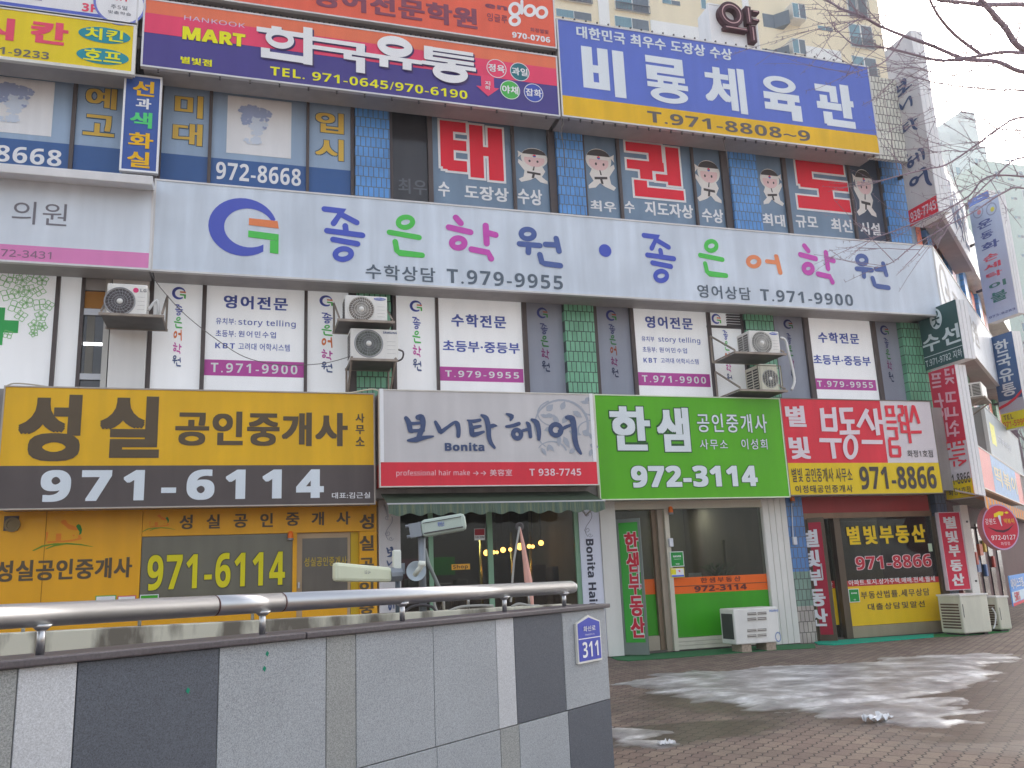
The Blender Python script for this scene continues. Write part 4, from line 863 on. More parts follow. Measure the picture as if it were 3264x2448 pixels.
def leaf(x, y, an, L, W):
    c, s = math.cos(an), math.sin(an); P = [(0, 0), (.3, .42), (.6, .4), (1, 0), (.6, -.4), (.3, -.42)]
    mb.poly([fnc(x + L*a*c - W*b*s, y + L*a*s + W*b*c) for a, b in P]); n[0] += .0002
arc(1790, 380, 255, 245, 2.2, 6.6, 10, 26); arc(1765, 260, 200, 130, 2.0, 4.2, 10, 14); arc(2080, 420, 130, 90, 3.0, 4.7, 16, 8); arc(1700, 640, 140, 110, 3.6, 6.0, 8, 18); arc(2090, 200, 110, 80, 1.6, 3.2, 16, 6)
for (x, y, an, L, W) in ((1650, 240, -.8, 90, 70), (1790, 230, -1.2, 90, 60), (1640, 275, .2, 90, 50), (1590, 275, .3, 90, 40), (2010, 150, -.6, 70, 50), (1970, 150, .2, 90, 36), (1900, 240, .6, 110, 60), (1760, 370, -2.0, 110, 60), (1800, 360, -1.0, 110, 60), (1860, 430, .3, 130, 60), (1770, 470, 1.6, 110, 50), (1810, 480, 1.1, 130, 56), (1700, 400, 2.8, 80, 50), (1990, 430, .5, 90, 70), (2060, 450, 1.2, 70, 40), (2060, 560, .3, 90, 60), (1600, 590, 1.0, 90, 40), (1660, 560, .8, 90, 44), (1680, 560, 1.9, 70, 40), (1920, 600, 2.5, 70, 50), (2080, 600, 1.8, 80, 44)): leaf(x, y, an, L, W)
mb.build('scroll_flower', SC, o)
BRUSH = {
 '보': ((290, 265, 575, 545), [[(310, 308, 40), (335, 350, 52), (348, 420, 50), (365, 438, 30)], [(425, 300, 50), (458, 302, 66), (475, 350, 52), (465, 425, 44)], [(345, 362, 34), (465, 352, 28)], [(345, 432, 34), (475, 425, 34)], [(455, 425, 54), (430, 490, 50)], [(325, 522, 22), (400, 515, 54), (480, 495, 40), (570, 482, 18)]]),
 '니': ((580, 325, 830, 490), [[(590, 345, 30), (618, 400, 46), (640, 438, 44), (700, 398, 32), (770, 350, 30), (800, 362, 52), (812, 420, 44), (808, 478, 40)]]),
 '타': ((890, 265, 1190, 600), [[(895, 330, 18), (950, 338, 36), (1018, 325, 30)], [(915, 345, 30), (930, 400, 48), (938, 462, 52), (990, 458, 40), (1050, 438, 24)], [(945, 398, 36), (1020, 384, 26)], [(1035, 280, 26), (1080, 310, 52), (1098, 400, 52), (1100, 480, 46), (1115, 540, 42), (1152, 590, 26)], [(1100, 392, 40), (1150, 378, 40), (1185, 380, 8)]]),
 '헤': ((1255, 258, 1600, 520), [[(1268, 268, 20), (1315, 292, 50), (1300, 332, 14)], [(1260, 390, 26), (1320, 382, 36), (1385, 360, 36)], ('o', 1362, 462, 38, 40, -.3, 44), [(1465, 352, 30), (1482, 380, 44), (1492, 485, 36)], [(1415, 428, 26), (1485, 412, 34)], [(1515, 322, 30), (1560, 350, 56), (1578, 430, 46), (1574, 508, 34)]]),
 '어': ((1660, 285, 1985, 655), [('o', 1735, 420, 55, 52, -.4, 46), [(1765, 432, 28), (1830, 395, 34), (1890, 372, 26)], [(1850, 300, 36), (1905, 312, 64), (1920, 400, 58), (1922, 500, 56), (1938, 580, 52), (1975, 645, 26)]]),
}
def brush(pl, ch, box, mat, o, lay=3):
    (x0, y0, x1, y1), st = BRUSH[ch]; a0, a1, b0, b1 = box; mb = MB()
    for k, q in enumerate(st):
        dd = .003 * lay + .0006 * k; fn = lambda x, y: pl.at(a0 + (x-x0)/(x1-x0)*(a1-a0), b1 - (y-y0)/(y1-y0)*(b1-b0), dd)
        if q[0] == 'o': loop(mb, fn, q[1], q[2], q[3], q[4], q[5], q[6])
        else:
            P = [p[:2] for p in q]; Wd = [p[2] for p in q]; PP = []; WW = []      # smooth the stroke
            for i in range(len(P) - 1):
                p0, p1, p2, p3 = P[max(i-1, 0)], P[i], P[i+1], P[min(i+2, len(P)-1)]
                for t in (0, .25, .5, .75):
                    PP.append(tuple(.5*((2*p1[j]) + (-p0[j]+p2[j])*t + (2*p0[j]-5*p1[j]+4*p2[j]-p3[j])*t*t + (-p0[j]+3*p1[j]-3*p2[j]+p3[j])*t**3) for j in (0, 1))); WW.append(Wd[i] + (Wd[i+1]-Wd[i])*t)
            PP.append(P[-1]); WW.append(Wd[-1]); strip(mb, fn, PP, WW, True)
    return mb.build('lettering', mat, o)
for ch in '보니타헤어':
    x0, y0, x1, y1 = BRUSH[ch][0]; brush(BP, ch, BP.rect(('c1', x0, y0), ('c1', x1, y1)), SLATE, o, lay=4)
txt(BP, 'Bonita', ('c1', 678, 540), ('c1', 1058, 622), SLATE, o, bold=.05, lay=4)
PINK = K((232, 190, 194), .5, .03)
txt(BP, 'professional hair make', ('c1', 218, 800), ('c1', 920, 872), PINK, o, bold=.0, lay=3); txt(BP, '→→ 美容室', ('c1', 948, 795), ('c1', 1322, 860), PINK, o, bold=.004, lay=3); txt(BP, 'T 938-7745', ('c1', 1485, 788), ('c1', 1980, 858), PINK, o, bold=.025, lay=3)

R = FP.rect4(('b4', 122, 88), ('b4', 1838, 122), ('b4', 172, 1052), ('b4', 1935, 1024)); R = (FP.uv(('b4', 160, 560))[0], FP.uv(('b4', 1888, 570))[0], R[2], R[3]); GR_R = R
o = signboard('estate_agent_sign', 'bright green estate agent sign with white outlined letters and the number 972-3114', FP, R, .5, GREEN, trim=K((206, 212, 190), .5, .05), t=.018)
GOUT = K((44, 78, 44), .5, .03, 'green_outline'); LW2 = K((206, 212, 214), .5, .03)
txt(FP, '한', ('b4', 262, 188), ('b4', 662, 600), LW2, o, bold=.045, out=GOUT, outw=.022); txt(FP, '샘', ('b4', 692, 200), ('b4', 1028, 612), LW2, o, bold=.045, out=GOUT, outw=.022)
txt(FP, '공인중개사', ('b4', 1072, 255), ('b4', 1736, 436), LW2, o, sp=1.2, bold=.015, out=GOUT, outw=.02); txt(FP, '사무소', ('b4', 1102, 495), ('b4', 1368, 590), LW2, o, sp=1.25, bold=.01, out=GOUT, outw=.025); txt(FP, '이성희', ('b4', 1486, 492), ('b4', 1736, 590), LW2, o, sp=1.25, bold=.01, out=GOUT, outw=.025)
txt(FP, '972-3114', ('b4', 462, 738), ('b4', 1650, 945), LW2, o, bold=.055, out=GOUT, outw=.02)

R = FP.rect4(('b6', 92, 198), ('b6', 1392, 215), ('b6', 180, 1032), ('b6', 1500, 1000)); R = (FP.uv(('b6', 136, 600))[0] + .02, FP.uv(('b6', 1450, 610))[0], R[2], R[3])
o = signboard('estate_agent_sign', 'red, white and yellow estate agent sign with the number 971-8866 in black', FP, R, .5, RED, trim=K((120, 112, 104), .5, .1), t=.016)
a0, a1, b0, b1 = R; yb = b0 + (b1 - b0) * .325
bandr(FP, a0, a1, b0, yb, K((208, 182, 46), .42, .07, 'yellow_acrylic2'), o); xm = FP.uv(('b6', 1000, 500))[0]
bandr(FP, xm, a1, yb, b1, K((200, 194, 196), .42, .06, 'white_acrylic2'), o)
OW = K((206, 196, 200), .5, .03); RL = K((196, 64, 74), .5, .03)
txt(FP, '별', ('b6', 135, 252), ('b6', 328, 438), OW, o, bold=.05, lay=3); txt(FP, '빛', ('b6', 165, 522), ('b6', 366, 716), OW, o, bold=.05, lay=3)
def strokes(pl, c, polys, w, mat, o, lay=4, name='lettering'):
    mb = MB()
    for k, q in enumerate(polys):
        fn = lambda x, y: px(pl, c, x, y, .003 * lay + k * .0004)
        if q[0] == 'o': loop(mb, fn, q[1], q[2], q[3], q[4], 0, w)
        else: strip(mb, fn, q, w, cap=False)
    return mb.build(name, mat, o)
strokes(FP, 'b6', [[(456, 275), (475, 475)], [(560, 268), (578, 470)], [(470, 345), (565, 345)], [(475, 458), (590, 462)], [(435, 552), (628, 556)], [(545, 555), (566, 712)],
                   [(605, 290), (726, 288)], [(622, 285), (640, 400)], [(625, 392), (740, 392)], [(688, 398), (692, 480)], [(610, 488), (785, 484)], ('o', 705, 612, 48, 90),
                   [(850, 285), (770, 440)], [(830, 320), (905, 465)], [(915, 280), (945, 510)], [(930, 392), (1000, 400)], [(800, 568), (982, 570)]], 36, OW, o)
strokes(FP, 'b6', [[(1000, 265), (1085, 265)], [(1012, 265), (1026, 345)], [(1068, 265), (1078, 345)], [(1008, 338), (1095, 338)], [(1015, 395), (1105, 395)], [(1020, 450), (1115, 452)], [(1035, 540), (1120, 540)], [(1098, 452), (1110, 545)], [(1040, 545), (1055, 690)], [(1045, 610), (1130, 612)], [(1050, 690), (1140, 690)], [(1128, 610), (1134, 690)],
                   [(1112, 262), (1160, 262)], [(1150, 262), (1158, 330)], [(1118, 335), (1160, 335)], [(1122, 335), (1130, 395)], [(1178, 255), (1224, 580)], [(1135, 400), (1205, 420)], [(1145, 480), (1200, 480)], [(1142, 400), (1152, 490)],
                   [(1245, 250), (1225, 400)], [(1250, 262), (1298, 410)], [(1225, 484), (1320, 482)]], 26, RL, o)
txt(FP, '화정1호점', ('b6', 1195, 638), ('b6', 1422, 700), BLACK, o, bold=.01, lay=4)
txt(FP, '별빛 공인중개사 사무소', ('b6', 192, 792), ('b6', 728, 916), BLACK, o, bold=.01, lay=4); txt(FP, '이정태공인중개사', ('b6', 225, 938), ('b6', 730, 1010), BLACK, o, sp=1.2, bold=.015, lay=4)
txt(FP, '971-8866', ('b6', 775, 778), ('b6', 1462, 980), BLACK, o, bold=.035, lay=4)

# ------------------------------------------------------------------ signs that project at the bend (their sides face left)
def projecting(name, label, tl, tr, bl, br, ynear, thick, mat, cat='projecting sign'):
    """sign box whose broad side faces left; ynear = distance of its far (left) edge"""
    x0 = FY(ynear).hit(bl).x; pl = FX(x0)
    R = pl.rect4(tl, tr, bl, br); o = thing(name, label, cat, pl.at((R[0]+R[1])/2, R[2], -thick/2))
    mb = MB(); mb.pbox(pl, R[0], R[1], R[2], R[3], -.02, 0); mb.build('face_panel', mat, o)
    mb = MB()
    mb.pbox(pl, R[0] + .004, R[1], R[2], R[3], -thick, -.021)
    for k in range(1, 4): mb.pbox(pl, R[1], R[1] + .012, R[2], R[3], -thick + thick*(k-1)/3 + .008, -thick + thick*k/3 - .004)
    mb.build('body', K((224, 226, 226), .45, .06, 'white_profile'), o)
    mb = MB(); zm = (R[2] + R[3]) / 2
    for zz in (R[2] + .3*(R[3]-R[2]), R[2] + .7*(R[3]-R[2])): mb.pbox(pl, R[0] - .3, R[0] + .004, zz - .03, zz + .03, -thick*.6, -thick*.4)
    mb.build('bracket', DGREY, o)
    return o, pl, R
o, pl, R = projecting('salon_projecting_sign', 'tall grey projecting hair salon sign with dark brush letters at the bend of the facade', ('a4', 1080, 395), ('a4', 1280, 262), ('a8', 1180, 385), ('a8', 1408, 272), 13.75, .30, HAIRG)
hh = pl.uv(('a8', 1280, 222))[1] - R[2]
bandr(pl, R[0], R[1], R[2], R[2] + .34, RED, o); txt(pl, '938-7745', R[0] + .05, (R[1] - .04, R[2] + .07, R[2] + .27), PINK, o, bold=.015, lay=3)
for ch, tl, br in (('보', ('a4', 1160, 625), ('a4', 1295, 790)), ('니', ('a4', 1195, 790), ('a4', 1300, 910)), ('타', ('a4', 1215, 945), ('a4', 1350, 1115)), ('헤', ('a4', 1235, 1195), ('a4', 1400, 1370)), ('어', ('a4', 1285, 1360), ('a4', 1450, 1590))): brush(pl, ch, pl.rect(tl, br), SLATE, o)
DG = K((56, 84, 82), .42, .08, 'bottle_green'); GW = K((198, 208, 208), .5, .04)
o, pl, R = projecting('tailor_sign', 'dark green projecting clothes mending sign with a pale disc beside the second floor corner', ('a8', 1245, 1045), ('a8', 1525, 938), ('a8', 1305, 1478), ('a8', 1600, 1375), 13.9, .27, DG)
a, b = pl.uv(('c2', 443, 1515)); mb = MB(); mb.disc(pl, a, b, .155, .205, .006); mb.build('disc', GW, o); txt(pl, '옷', a - .1, (a + .1, b - .15, b + .16), DG, o, bold=.03, lay=4)
txt(pl, '수', ('c3', 310, 190), ('c3', 478, 425), GW, o, bold=.03); txt(pl, '선', ('c3', 512, 95), ('c3', 690, 350), GW, o, bold=.03)
txt(pl, 'T.971-9782지하', ('c3', 332, 480), ('c3', 718, 480), GW, o, bold=.01) if False else txt(pl, 'T.971-9782 지하', R[0] + .03, (R[1] - .03, R[2] + .05, R[2] + .21), GW, o, bold=.01)
mb = MB(); z = R[2] + .25; mb.pbox(pl, R[0], R[1], z, z + .012, 0.001, .005); mb.build('rule', GW, o)
o, pl, R = projecting('estate_agent_projecting_sign', 'tall red projecting estate agent sign with a yellow foot reading 971-8866', ('c3', 368, 618), ('c3', 640, 540), ('c4', 460, 402), ('c4', 705, 358), 13.85, .26, K((190, 66, 82), .45, .06))
H = R[3] - R[2]; yb = R[2] + H * .135; wb = R[2] + H * .42
bandr(pl, R[0], R[1], R[2], yb, K((206, 184, 52), .45, .06), o); bandr(pl, R[0], R[1], yb, wb, K((198, 192, 196), .45, .06), o)
PK = K((214, 170, 178), .5, .03); w = R[1] - R[0]
strokes(pl, 'c3', [[(400, 645), (500, 632)], [(405, 690), (495, 680)], [(405, 735), (500, 720)], [(412, 780), (505, 765)], [(415, 645), (420, 690)], [(470, 640), (478, 690)], [(535, 595), (590, 590)], [(545, 650), (600, 640)], [(550, 595), (552, 650)], [(625, 580), (632, 640)], [(545, 690), (640, 680)], [(590, 685), (555, 745)], [(590, 685), (640, 735)]], 20, PK, o)
strokes(pl, 'c3', [[(545, 845), (655, 832)], [(555, 930), (665, 920)], [(560, 845), (565, 930)], [(600, 840), (606, 925)], [(430, 930), (530, 920)], [(480, 840), (515, 1000)], [(570, 990), (580, 1075)], [(640, 985), (645, 1070)], [(565, 1080), (690, 1068)], ('o', 490, 1062, 30, 34), [(545, 1000), (560, 1125)], [(600, 1215), (655, 1130)], [(620, 1160), (690, 1180)], [(560, 1150), (580, 1300)], [(580, 1270), (700, 1255)], [(650, 1200), (655, 1300)]], 22, PK, o)
strokes(pl, 'c3', [[(500, 1370), (590, 1360)], [(510, 1440), (600, 1430)], [(505, 1370), (512, 1440)], [(555, 1365), (560, 1435)], [(610, 1350), (620, 1420)], [(650, 1335), (745, 1325)], [(655, 1390), (750, 1380)], [(665, 1335), (670, 1390)], [(720, 1330), (726, 1390)], [(615, 1450), (750, 1430)], [(630, 1500), (760, 1480)], [(585, 1540), (690, 1525)], [(640, 1560), (645, 1620)], [(690, 1610), (770, 1545)], [(680, 1550), (765, 1560)]], 20, RL, o)
txt(pl, '971-8866', R[0] + .04, (R[1] - .03, R[2] + .26, R[2] + .46), BLACK, o, bold=.02, lay=3); txt(pl, '화정1호점', R[0] + .08, (R[1] - .06, R[2] + .06, R[2] + .20), BLACK, o, bold=.01, lay=3)
LAV = K((186, 196, 226), .45, .05, 'lavender_acrylic')
o, pl, R = projecting('laundry_sign', 'tall pale lavender projecting laundry sign with blue, red and green letters far down the wing', ('c2', 778, 300), ('c2', 1090, 245), ('c2', 990, 1535), ('c2', 1325, 1480), 17.6, .25, LAV)
BL_ = K((84, 96, 150), .5, .03); RD_ = K((214, 96, 112), .5, .03); GN_ = K((78, 128, 120), .5, .03)
for s, tl, br, m in (('운', ('c2', 885, 455), ('c2', 1035, 560), BL_), ('동', ('c2', 920, 575), ('c2', 1045, 672), BL_), ('화', ('c2', 930, 680), ('c2', 1110, 785), BL_), ('손', ('c2', 950, 815), ('c2', 1095, 905), RD_), ('세', ('c2', 955, 915), ('c2', 1125, 990), RD_), ('탁', ('c2', 980, 1005), ('c2', 1140, 1080), RD_), ('이', ('c2', 1010, 1110), ('c2', 1180, 1190), GN_), ('불', ('c2', 1030, 1205), ('c2', 1190, 1340), GN_)): txt(pl, s, tl, br, m, o, bold=.03)
txt(pl, '973-8283', ('c2', 1012, 1440), ('c2', 1275, 1470), BL_, o, bold=.01)
for x, y, m in ((890, 385, K((222, 150, 150), .5, .03)), (1030, 352, K((226, 206, 104), .5, .03))):
    a, b = pl.uv(('c2', x, y)); mb = MB(); mb.ring(pl, a, b, .17, .17, .03, .03, .006); mb.build('badge_ring', K((146, 154, 176), .5, .03), o); mb = MB(); mb.disc(pl, a + .03, b - .02, .07, .07, .006, 6); mb.build('badge', m, o)
o, pl, R = projecting('language_school_sign', 'small navy projecting sign with white letters and an orange corner above the lavender sign', ('c2', 772, 228), ('c2', 1000, 190), ('c2', 785, 300), ('c2', 1012, 262), 19.5, .25, K((84, 104, 160), .45, .05))
txt(pl, 'YBM', R[0] + .3*(R[1]-R[0]), (R[0] + .8*(R[1]-R[0]), R[2] + .12, R[3] - .12), LWHITE, o, bold=.03)
mb = MB(); mb.poly([pl.at(R[1] - .32, R[3], .004), pl.at(R[1], R[3], .004), pl.at(R[1], R[2] + .2, .004)]); mb.build('colour_band', LG_OR, o)
o, pl, R = projecting('mart_projecting_sign', 'tall navy projecting mart sign with a yellow telephone band, farthest down the wing', ('c3', 1046, 232), ('c3', 1235, 198), ('c3', 1100, 1245), ('c3', 1420, 1180), 19.2, .3, K((70, 96, 134), .45, .05))
H = R[3] - R[2]; W_ = R[1] - R[0]
bandr(pl, R[0], R[1], R[2], R[2] + H*.17, K((214, 210, 60), .45, .05), o); bandr(pl, R[0], R[1], R[2] + H*.17, R[2] + H*.30, K((176, 180, 190), .45, .05), o)
mb = MB(); strip(mb, lambda x, y: pl.at(R[0] + x*W_, R[2] + y*H, .008), [(0, .235), (.35, .26), (.7, .30), (1, .36)], .03); mb.build('swoosh', RL, o)
col(pl, '한국유통', R[0] + .2*W_, (R[0] + .8*W_, R[2] + H*.38, R[3] - H*.06), OFFW, o, bold=.04) if False else None
mb = MB()
for k, ch in enumerate('한국유통'):
    t = R[3] - H*(.06 + k*.155); lay_text(mb, pl, ch, (R[0] + .2*W_, R[0] + .8*W_, t - H*.135, t), .03, .006)
mb.build('lettering', OFFW, o)
txt(pl, 'TEL', R[0] + .1*W_, (R[0] + .5*W_, R[2] + H*.10, R[2] + H*.15), K((120, 104, 60), .5, .03), o, bold=.02); txt(pl, '971-5999', R[0] + .05*W_, (R[1] - .03, R[2] + H*.02, R[2] + H*.08), RL, o, bold=.01)

# signs along the oblique wing, first floor
u0, u1 = SIDE.uv(('c3', 965, 1100))[0], SIDE.uv(('c3', 1370, 1560))[0]
q0 = SIDE.uv(('c3', 968, 1000))[1]; q1 = SIDE.uv(('c3', 1005, 1465))[1]
o = signboard('wing_shop_sign', 'grey green sign with white letters and a yellow panel along the oblique wing', SIDE, (u0, u0 + 7.5, q1, q0), .5, K((148, 158, 164), .45, .1, 'grey_green_board'), t=.02)
bandr(SIDE, u0 + .6, u0 + 1.5, q1 + .3, q0 - .3, K((222, 214, 120), .45, .05), o); txt(SIDE, '구두수선', u0 + 1.9, (u0 + 4.8, q1 + .45, q0 - .45), K((198, 204, 212), .5, .03), o, bold=.03)
LP = SIDE.off(.12); v0 = LP.uv(('c4', 800, 290))[1]; v1 = LP.uv(('c4', 860, 10))[1]; ua = LP.uv(('c4', 770, 150))[0]; ub = LP.uv(('c4', 865, 150))[0]; uc = LP.uv(('c4', 1070, 200))[0]
o = signboard('snack_bar_sign', 'pink and blue snack bar sign above the striped awning on the wing', LP, (ua, ua + 8, v0, v1), .4, K((214, 142, 140), .45, .1, 'salmon_board'), t=.02)
bandr(LP, ub, uc, v0, v1, K((142, 172, 206), .45, .15, 'sky_blue_film', scale=4, streak=False), o)
txt(LP, '떡볶이', ub + .3, (uc - .2, v0 + .2, v1 - .2), K((224, 206, 180), .5, .03), o, bold=.03, lay=3)

# ------------------------------------------------------------------ shop fronts on the ground floor (parts of the building)
SF = FY(14.0); SF2 = FY(13.94)
HDR = 2.62
CLAD = K((250, 160, 0), .45, .06, 'amber_cladding'); GL1 = glass('shop_glass', (.78, .8, .76), 1.0, .8); GLD = glass('office_glass', (.62, .62, .5), .9, .8)
BEIGE = K((192, 186, 172), .5, .07, 'beige_frame'); OFFP = K((206, 204, 198), .55, .07, 'white_cladding')
def part(pl, R, d0, d1, name, mat, parent, bevel=0):
    mb = MB(); mb.pbox(pl, R[0], R[1], R[2], R[3], d0, d1); return mb.build(name, mat, parent, bevel=bevel)
def U(c, x, y, pl=SF): return pl.uv((c, x, y))[0]
def Zp(c, x, y, pl=SF): return pl.uv((c, x, y))[1]
# rooms behind the glass, each with its ceiling lights
def ceiling_light(x, y, label, r=.35):
    o = thing('ceiling_light', label, 'ceiling light', (x, y, 2.6), 'ceiling lights inside the shops'); mb = MB(); mb.box(x - r, x + r, y - .1, y + .1, 2.62, 2.66); mb.build('housing', ALU, o); mb = MB(); mb.box(x - r + .02, x + r - .02, y - .08, y + .08, 2.605, 2.619); mb.build('tube', emat('ceiling_tube', (.95, 1, .93), 8.0), o)
for x, y, lb in ((U('b5', 980, 150), 15.4, 'fluorescent ceiling light inside the green shop window'), (U('b5', 1500, 150), 16.6, 'dim fluorescent ceiling light at the back of the green shop'), (U('b7', 1000, 300), 15.6, 'fluorescent ceiling light inside the right hand shop window'), (U('b3', 560, 240), 15.0, 'fluorescent ceiling light at the left front of the hair salon'), (U('b3', 1100, 240), 16.2, 'fluorescent ceiling light at the middle of the hair salon')): ceiling_light(x, y, lb)
ROOM = K((132, 124, 112), .8, .15, 'room_wall'); FLOOR = K((90, 84, 78), .5, .15, 'room_floor')
xs = [-14, U('b2', 1210, 1400), U('b5', 160, 700), U('b5', 1800, 700), XC - .1]
mb = MB()
for x in xs: mb.box(x - .05, x + .05, 14.2, 17.6, 0.0, 2.94)
mb.build('partition', ROOM, B)
mb = MB(); mb.box(-14, XC, 14.05, 17.59, 0.004, .05); mb.build('room_floor', FLOOR, B)
for q0, q1, cc in ((xs[0], xs[1], (100, 94, 84)), (xs[1], xs[2], (62, 56, 52)), (xs[2], xs[3], (122, 116, 102)), (xs[3], xs[4], (104, 102, 92))): mb = MB(); mb.box(q0 + .051, q1 - .051, 17.5, 17.58, .05, 2.94); mb.build('back_wall', K(cc, .8, .15, 'back_wall'), B)

# amber estate agent: cladding, header strip, window, door
xa, xb = U('c5', 1550, 600), U('c6', 1150, 600)
xd0, xd1 = U('c6', 1197, 600), U('c6', 1790, 600); xe = U('c6', 2078, 600); zh = Zp('c5', 1550, 382)
part(SF, (-14, xa, 0.05, HDR), -.15, 0, 'cladding_panel', CLAD, B)
part(SF, (xa + .006, xe, zh, HDR), -.15, .002, 'header_panel', CLAD, B)
part(SF, (U('c6', 1886, 600), xe, .05, zh - .004), -.15, .003, 'cladding_panel', CLAD, B)
part(SF, (xb, xd0, .05, zh - .004), -.12, .0, 'mullion', CLAD, B)
mb = MB()
for x in (U('c5', 490, 500), U('c5', -900, 500)): mb.box(x - .004, x + .004, 13.996, 13.9995, .05, HDR)
mb.build('panel_joint', K((150, 106, 20), .6, .05), B)
zl = SF.uv(('b8', 900, 160))[1]
part(SF, (xa + .006, xb - .002, .05, zl), -.12, -.01, 'cladding_panel', CLAD, B)
w = part(SF, (xa + .006, xb - .002, zl + .004, zh - .004), -.05, -.03, 'shop_window', K((100, 97, 84), .14, .14, 'tinted_pane', spec=.6), B)
YL = K((206, 196, 36), .5, .04, 'lemon_film'); BKO = K((58, 56, 46), .5, .03)
txt(SF, '971-6114', ('c5', 1612, 540), ('c6', 1070, 978), YL, w, bold=.035, out=BKO, outw=.016, lay=-8, sp=1.1)
YL2 = 0
d = part(SF, (xd0 + .003, xd1, .05, zh - .004), -.1, -.06, 'shop_door', K((168, 148, 122), .5, .08, 'bronze_door_frame'), B)
p = part(SF, (U('c6', 1258, 600), U('c6', 1758, 600), zl + .06, Zp('c6', 1500, 395)), -.06, -.05, 'pane', K((92, 86, 78), .15, .2, 'door_pane', spec=.6), d)
txt(SF, '성실공인중개사', ('c6', 1280, 595), ('c6', 1750, 712), K((176, 152, 66), .5, .04), d, bold=.01, lay=-15)
part(SF, (U('c6', 1260, 900), U('c6', 1755, 900), .2, zl - .03), -.06, -.052, 'kick_panel', CLAD, d)
part(SF, (U('c6', 1205, 900), U('c6', 1228, 900), Zp('c6', 1210, 950), Zp('c6', 1210, 885)), -.06, .02, 'handle', ALU, d)
part(SF, (U('c6', 1795, 600), U('c6', 1884, 600), .05, zh - .004), -.3, -.07, 'door_leaf_edge', K((186, 158, 48), .5, .1), d)
VENT = SF.rect(('c5', 38, 155), ('c5', 212, 318)); v = part(SF, VENT, 0.002, .02, 'vent', DGREY, B)
mb = MB(); a, b = (VENT[0] + VENT[1]) / 2, (VENT[2] + VENT[3]) / 2
mb.lathe(SF, a + .02, b - .02, [(.10, .02), (.10, .05), (.07, .05), (.07, .03), (0.001, .03)]); mb.build('vent_cap', K((120, 104, 74), .5, .1), v)
def house(pl, tl, br, parent):
    a0, a1, b0, b1 = pl.rect(tl, br); w = a1 - a0; h = b1 - b0
    def P(x, y, d=.006): return pl.at(a0 + x*w, b1 - y*h, d)
    og = K((222, 130, 60), .5, .04); gn = K((106, 134, 52), .5, .04); dg = K((54, 116, 52), .5, .04)
    mb = MB(); mb.poly([P(*q) for q in ((.43, .03), (.50, .0), (.53, .07), (.55, .14), (.66, .22), (.74, .32), (.70, .37), (.62, .34), (.56, .31), (.50, .20), (.43, .10))])
    mb.poly([P(*q, .0065) for q in ((.36, .46), (.45, .46), (.45, .70), (.36, .70))]); mb.poly([P(*q, .0065) for q in ((.22, .71), (.50, .70), (.68, .66), (.80, .60), (.80, .67), (.60, .74), (.22, .77))]); mb.poly([P(*q, .0067) for q in ((.74, .52), (.78, .52), (.78, .61), (.74, .62))]); mb.poly([P(*q, .0067) for q in ((.645, .51), (.675, .51), (.675, .56), (.645, .56))]); mb.poly([P(*q, .0067) for q in ((.19, .40), (.225, .40), (.225, .43), (.21, .70), (.20, .70))])
    mb.build('logo', og, parent)
    mb = MB(); mb.poly([P(*q, .008) for q in ((.69, .22), (.73, .15), (.77, .20), (.80, .35), (.79, .48), (.75, .53), (.76, .42), (.72, .32))]); mb.build('logo', dg, parent)
    mb = MB(); k = [0]
    fn = lambda x, y: P(x, y, .007 + k[0])
    for pts, ws in (([(0, 1.0), (.15, .86), (.35, .80), (.55, .79)], [.03, .05, .04, .01]), ([(.21, .96), (.35, .85), (.55, .80), (.78, .84), (1.0, .93)], [.02, .05, .05, .04, .01])): strip(mb, fn, pts, ws); k[0] += .0005
    mb.build('logo', gn, parent)
house(SF, ('c5', 370, 190), ('c5', 1040, 535), B); house(SF.off(.003), ('c5', 1575, 135), ('c5', 1935, 325), B)
txt(SF, '성실공인중개사', ('c5', -60, 605), ('c5', 1462, 885), BRN, B, bold=.035); 
hs = SF.off(.003)
for s, c, x0, x1, y0, y1 in (('성', 'c5', 1975, 2125, 140, 302), ('실', 'c6', 200, 352, 135, 295), ('공', 'c6', 498, 655, 132, 285), ('인', 'c6', 792, 935, 122, 278), ('중', 'c6', 1075, 1225, 115, 265), ('개', 'c6', 1358, 1496, 108, 260), ('사', 'c6', 1632, 1785, 104, 252)): txt(hs, s, (c, x0, y0), (c, x1, y1), BRN, B, bold=.03)
for s, y0, y1 in (('성', 130, 300), ('실', 368, 540), ('공', 612, 780), ('인', 872, 1030), ('중', 1100, 1240)): txt(hs, s, ('c6', 1886, y0), ('c6', 2045, y1), BRN, B, bold=.035, lay=3)
for tl, br, m in ((('c5', 1045, 1025), ('c5', 1282, 1180), K((96, 158, 84), .5, .05)), (('c5', 1290, 1028), ('c5', 1500, 1180), K((190, 90, 110), .5, .05)), (('c5', 1535, 1015), ('c5', 1750, 1200), BWHITE)):
    R = SF.rect(tl, br); q = bandr(SF, *R, m, B, 2, 'sticker'); bandr(SF, R[0] + .012, R[1] - .012, R[2] + .012, R[3] - .012, K((70, 150, 50), .5, .05) if m is BWHITE else BWHITE, B, 3, 'sticker')
def siren(c, x, y, w, label, h=.13):
    a, b = SF.uv((c, x, y)); o = thing('alarm_lamp', label, 'alarm lamp', (a, 13.93, b))
    mb = MB(); mb.lathe(PL((a, 13.9, b), (1, 0, 0), (0, 1, 0)), 0, 0, [(.001, 0), (.045, 0), (.045, .03)]); mb.build('base', GREY, o)
    mb = MB(); mb.lathe(PL((a, 13.9, b), (1, 0, 0), (0, 1, 0)), 0, 0, [(.04, .03), (.042, .06), (.036, .12), (.02, .135), (.001, .138)], 16); mb.build('lens', K((232, 112, 30), .3, .03, 'amber_lens'), o, smooth=True)
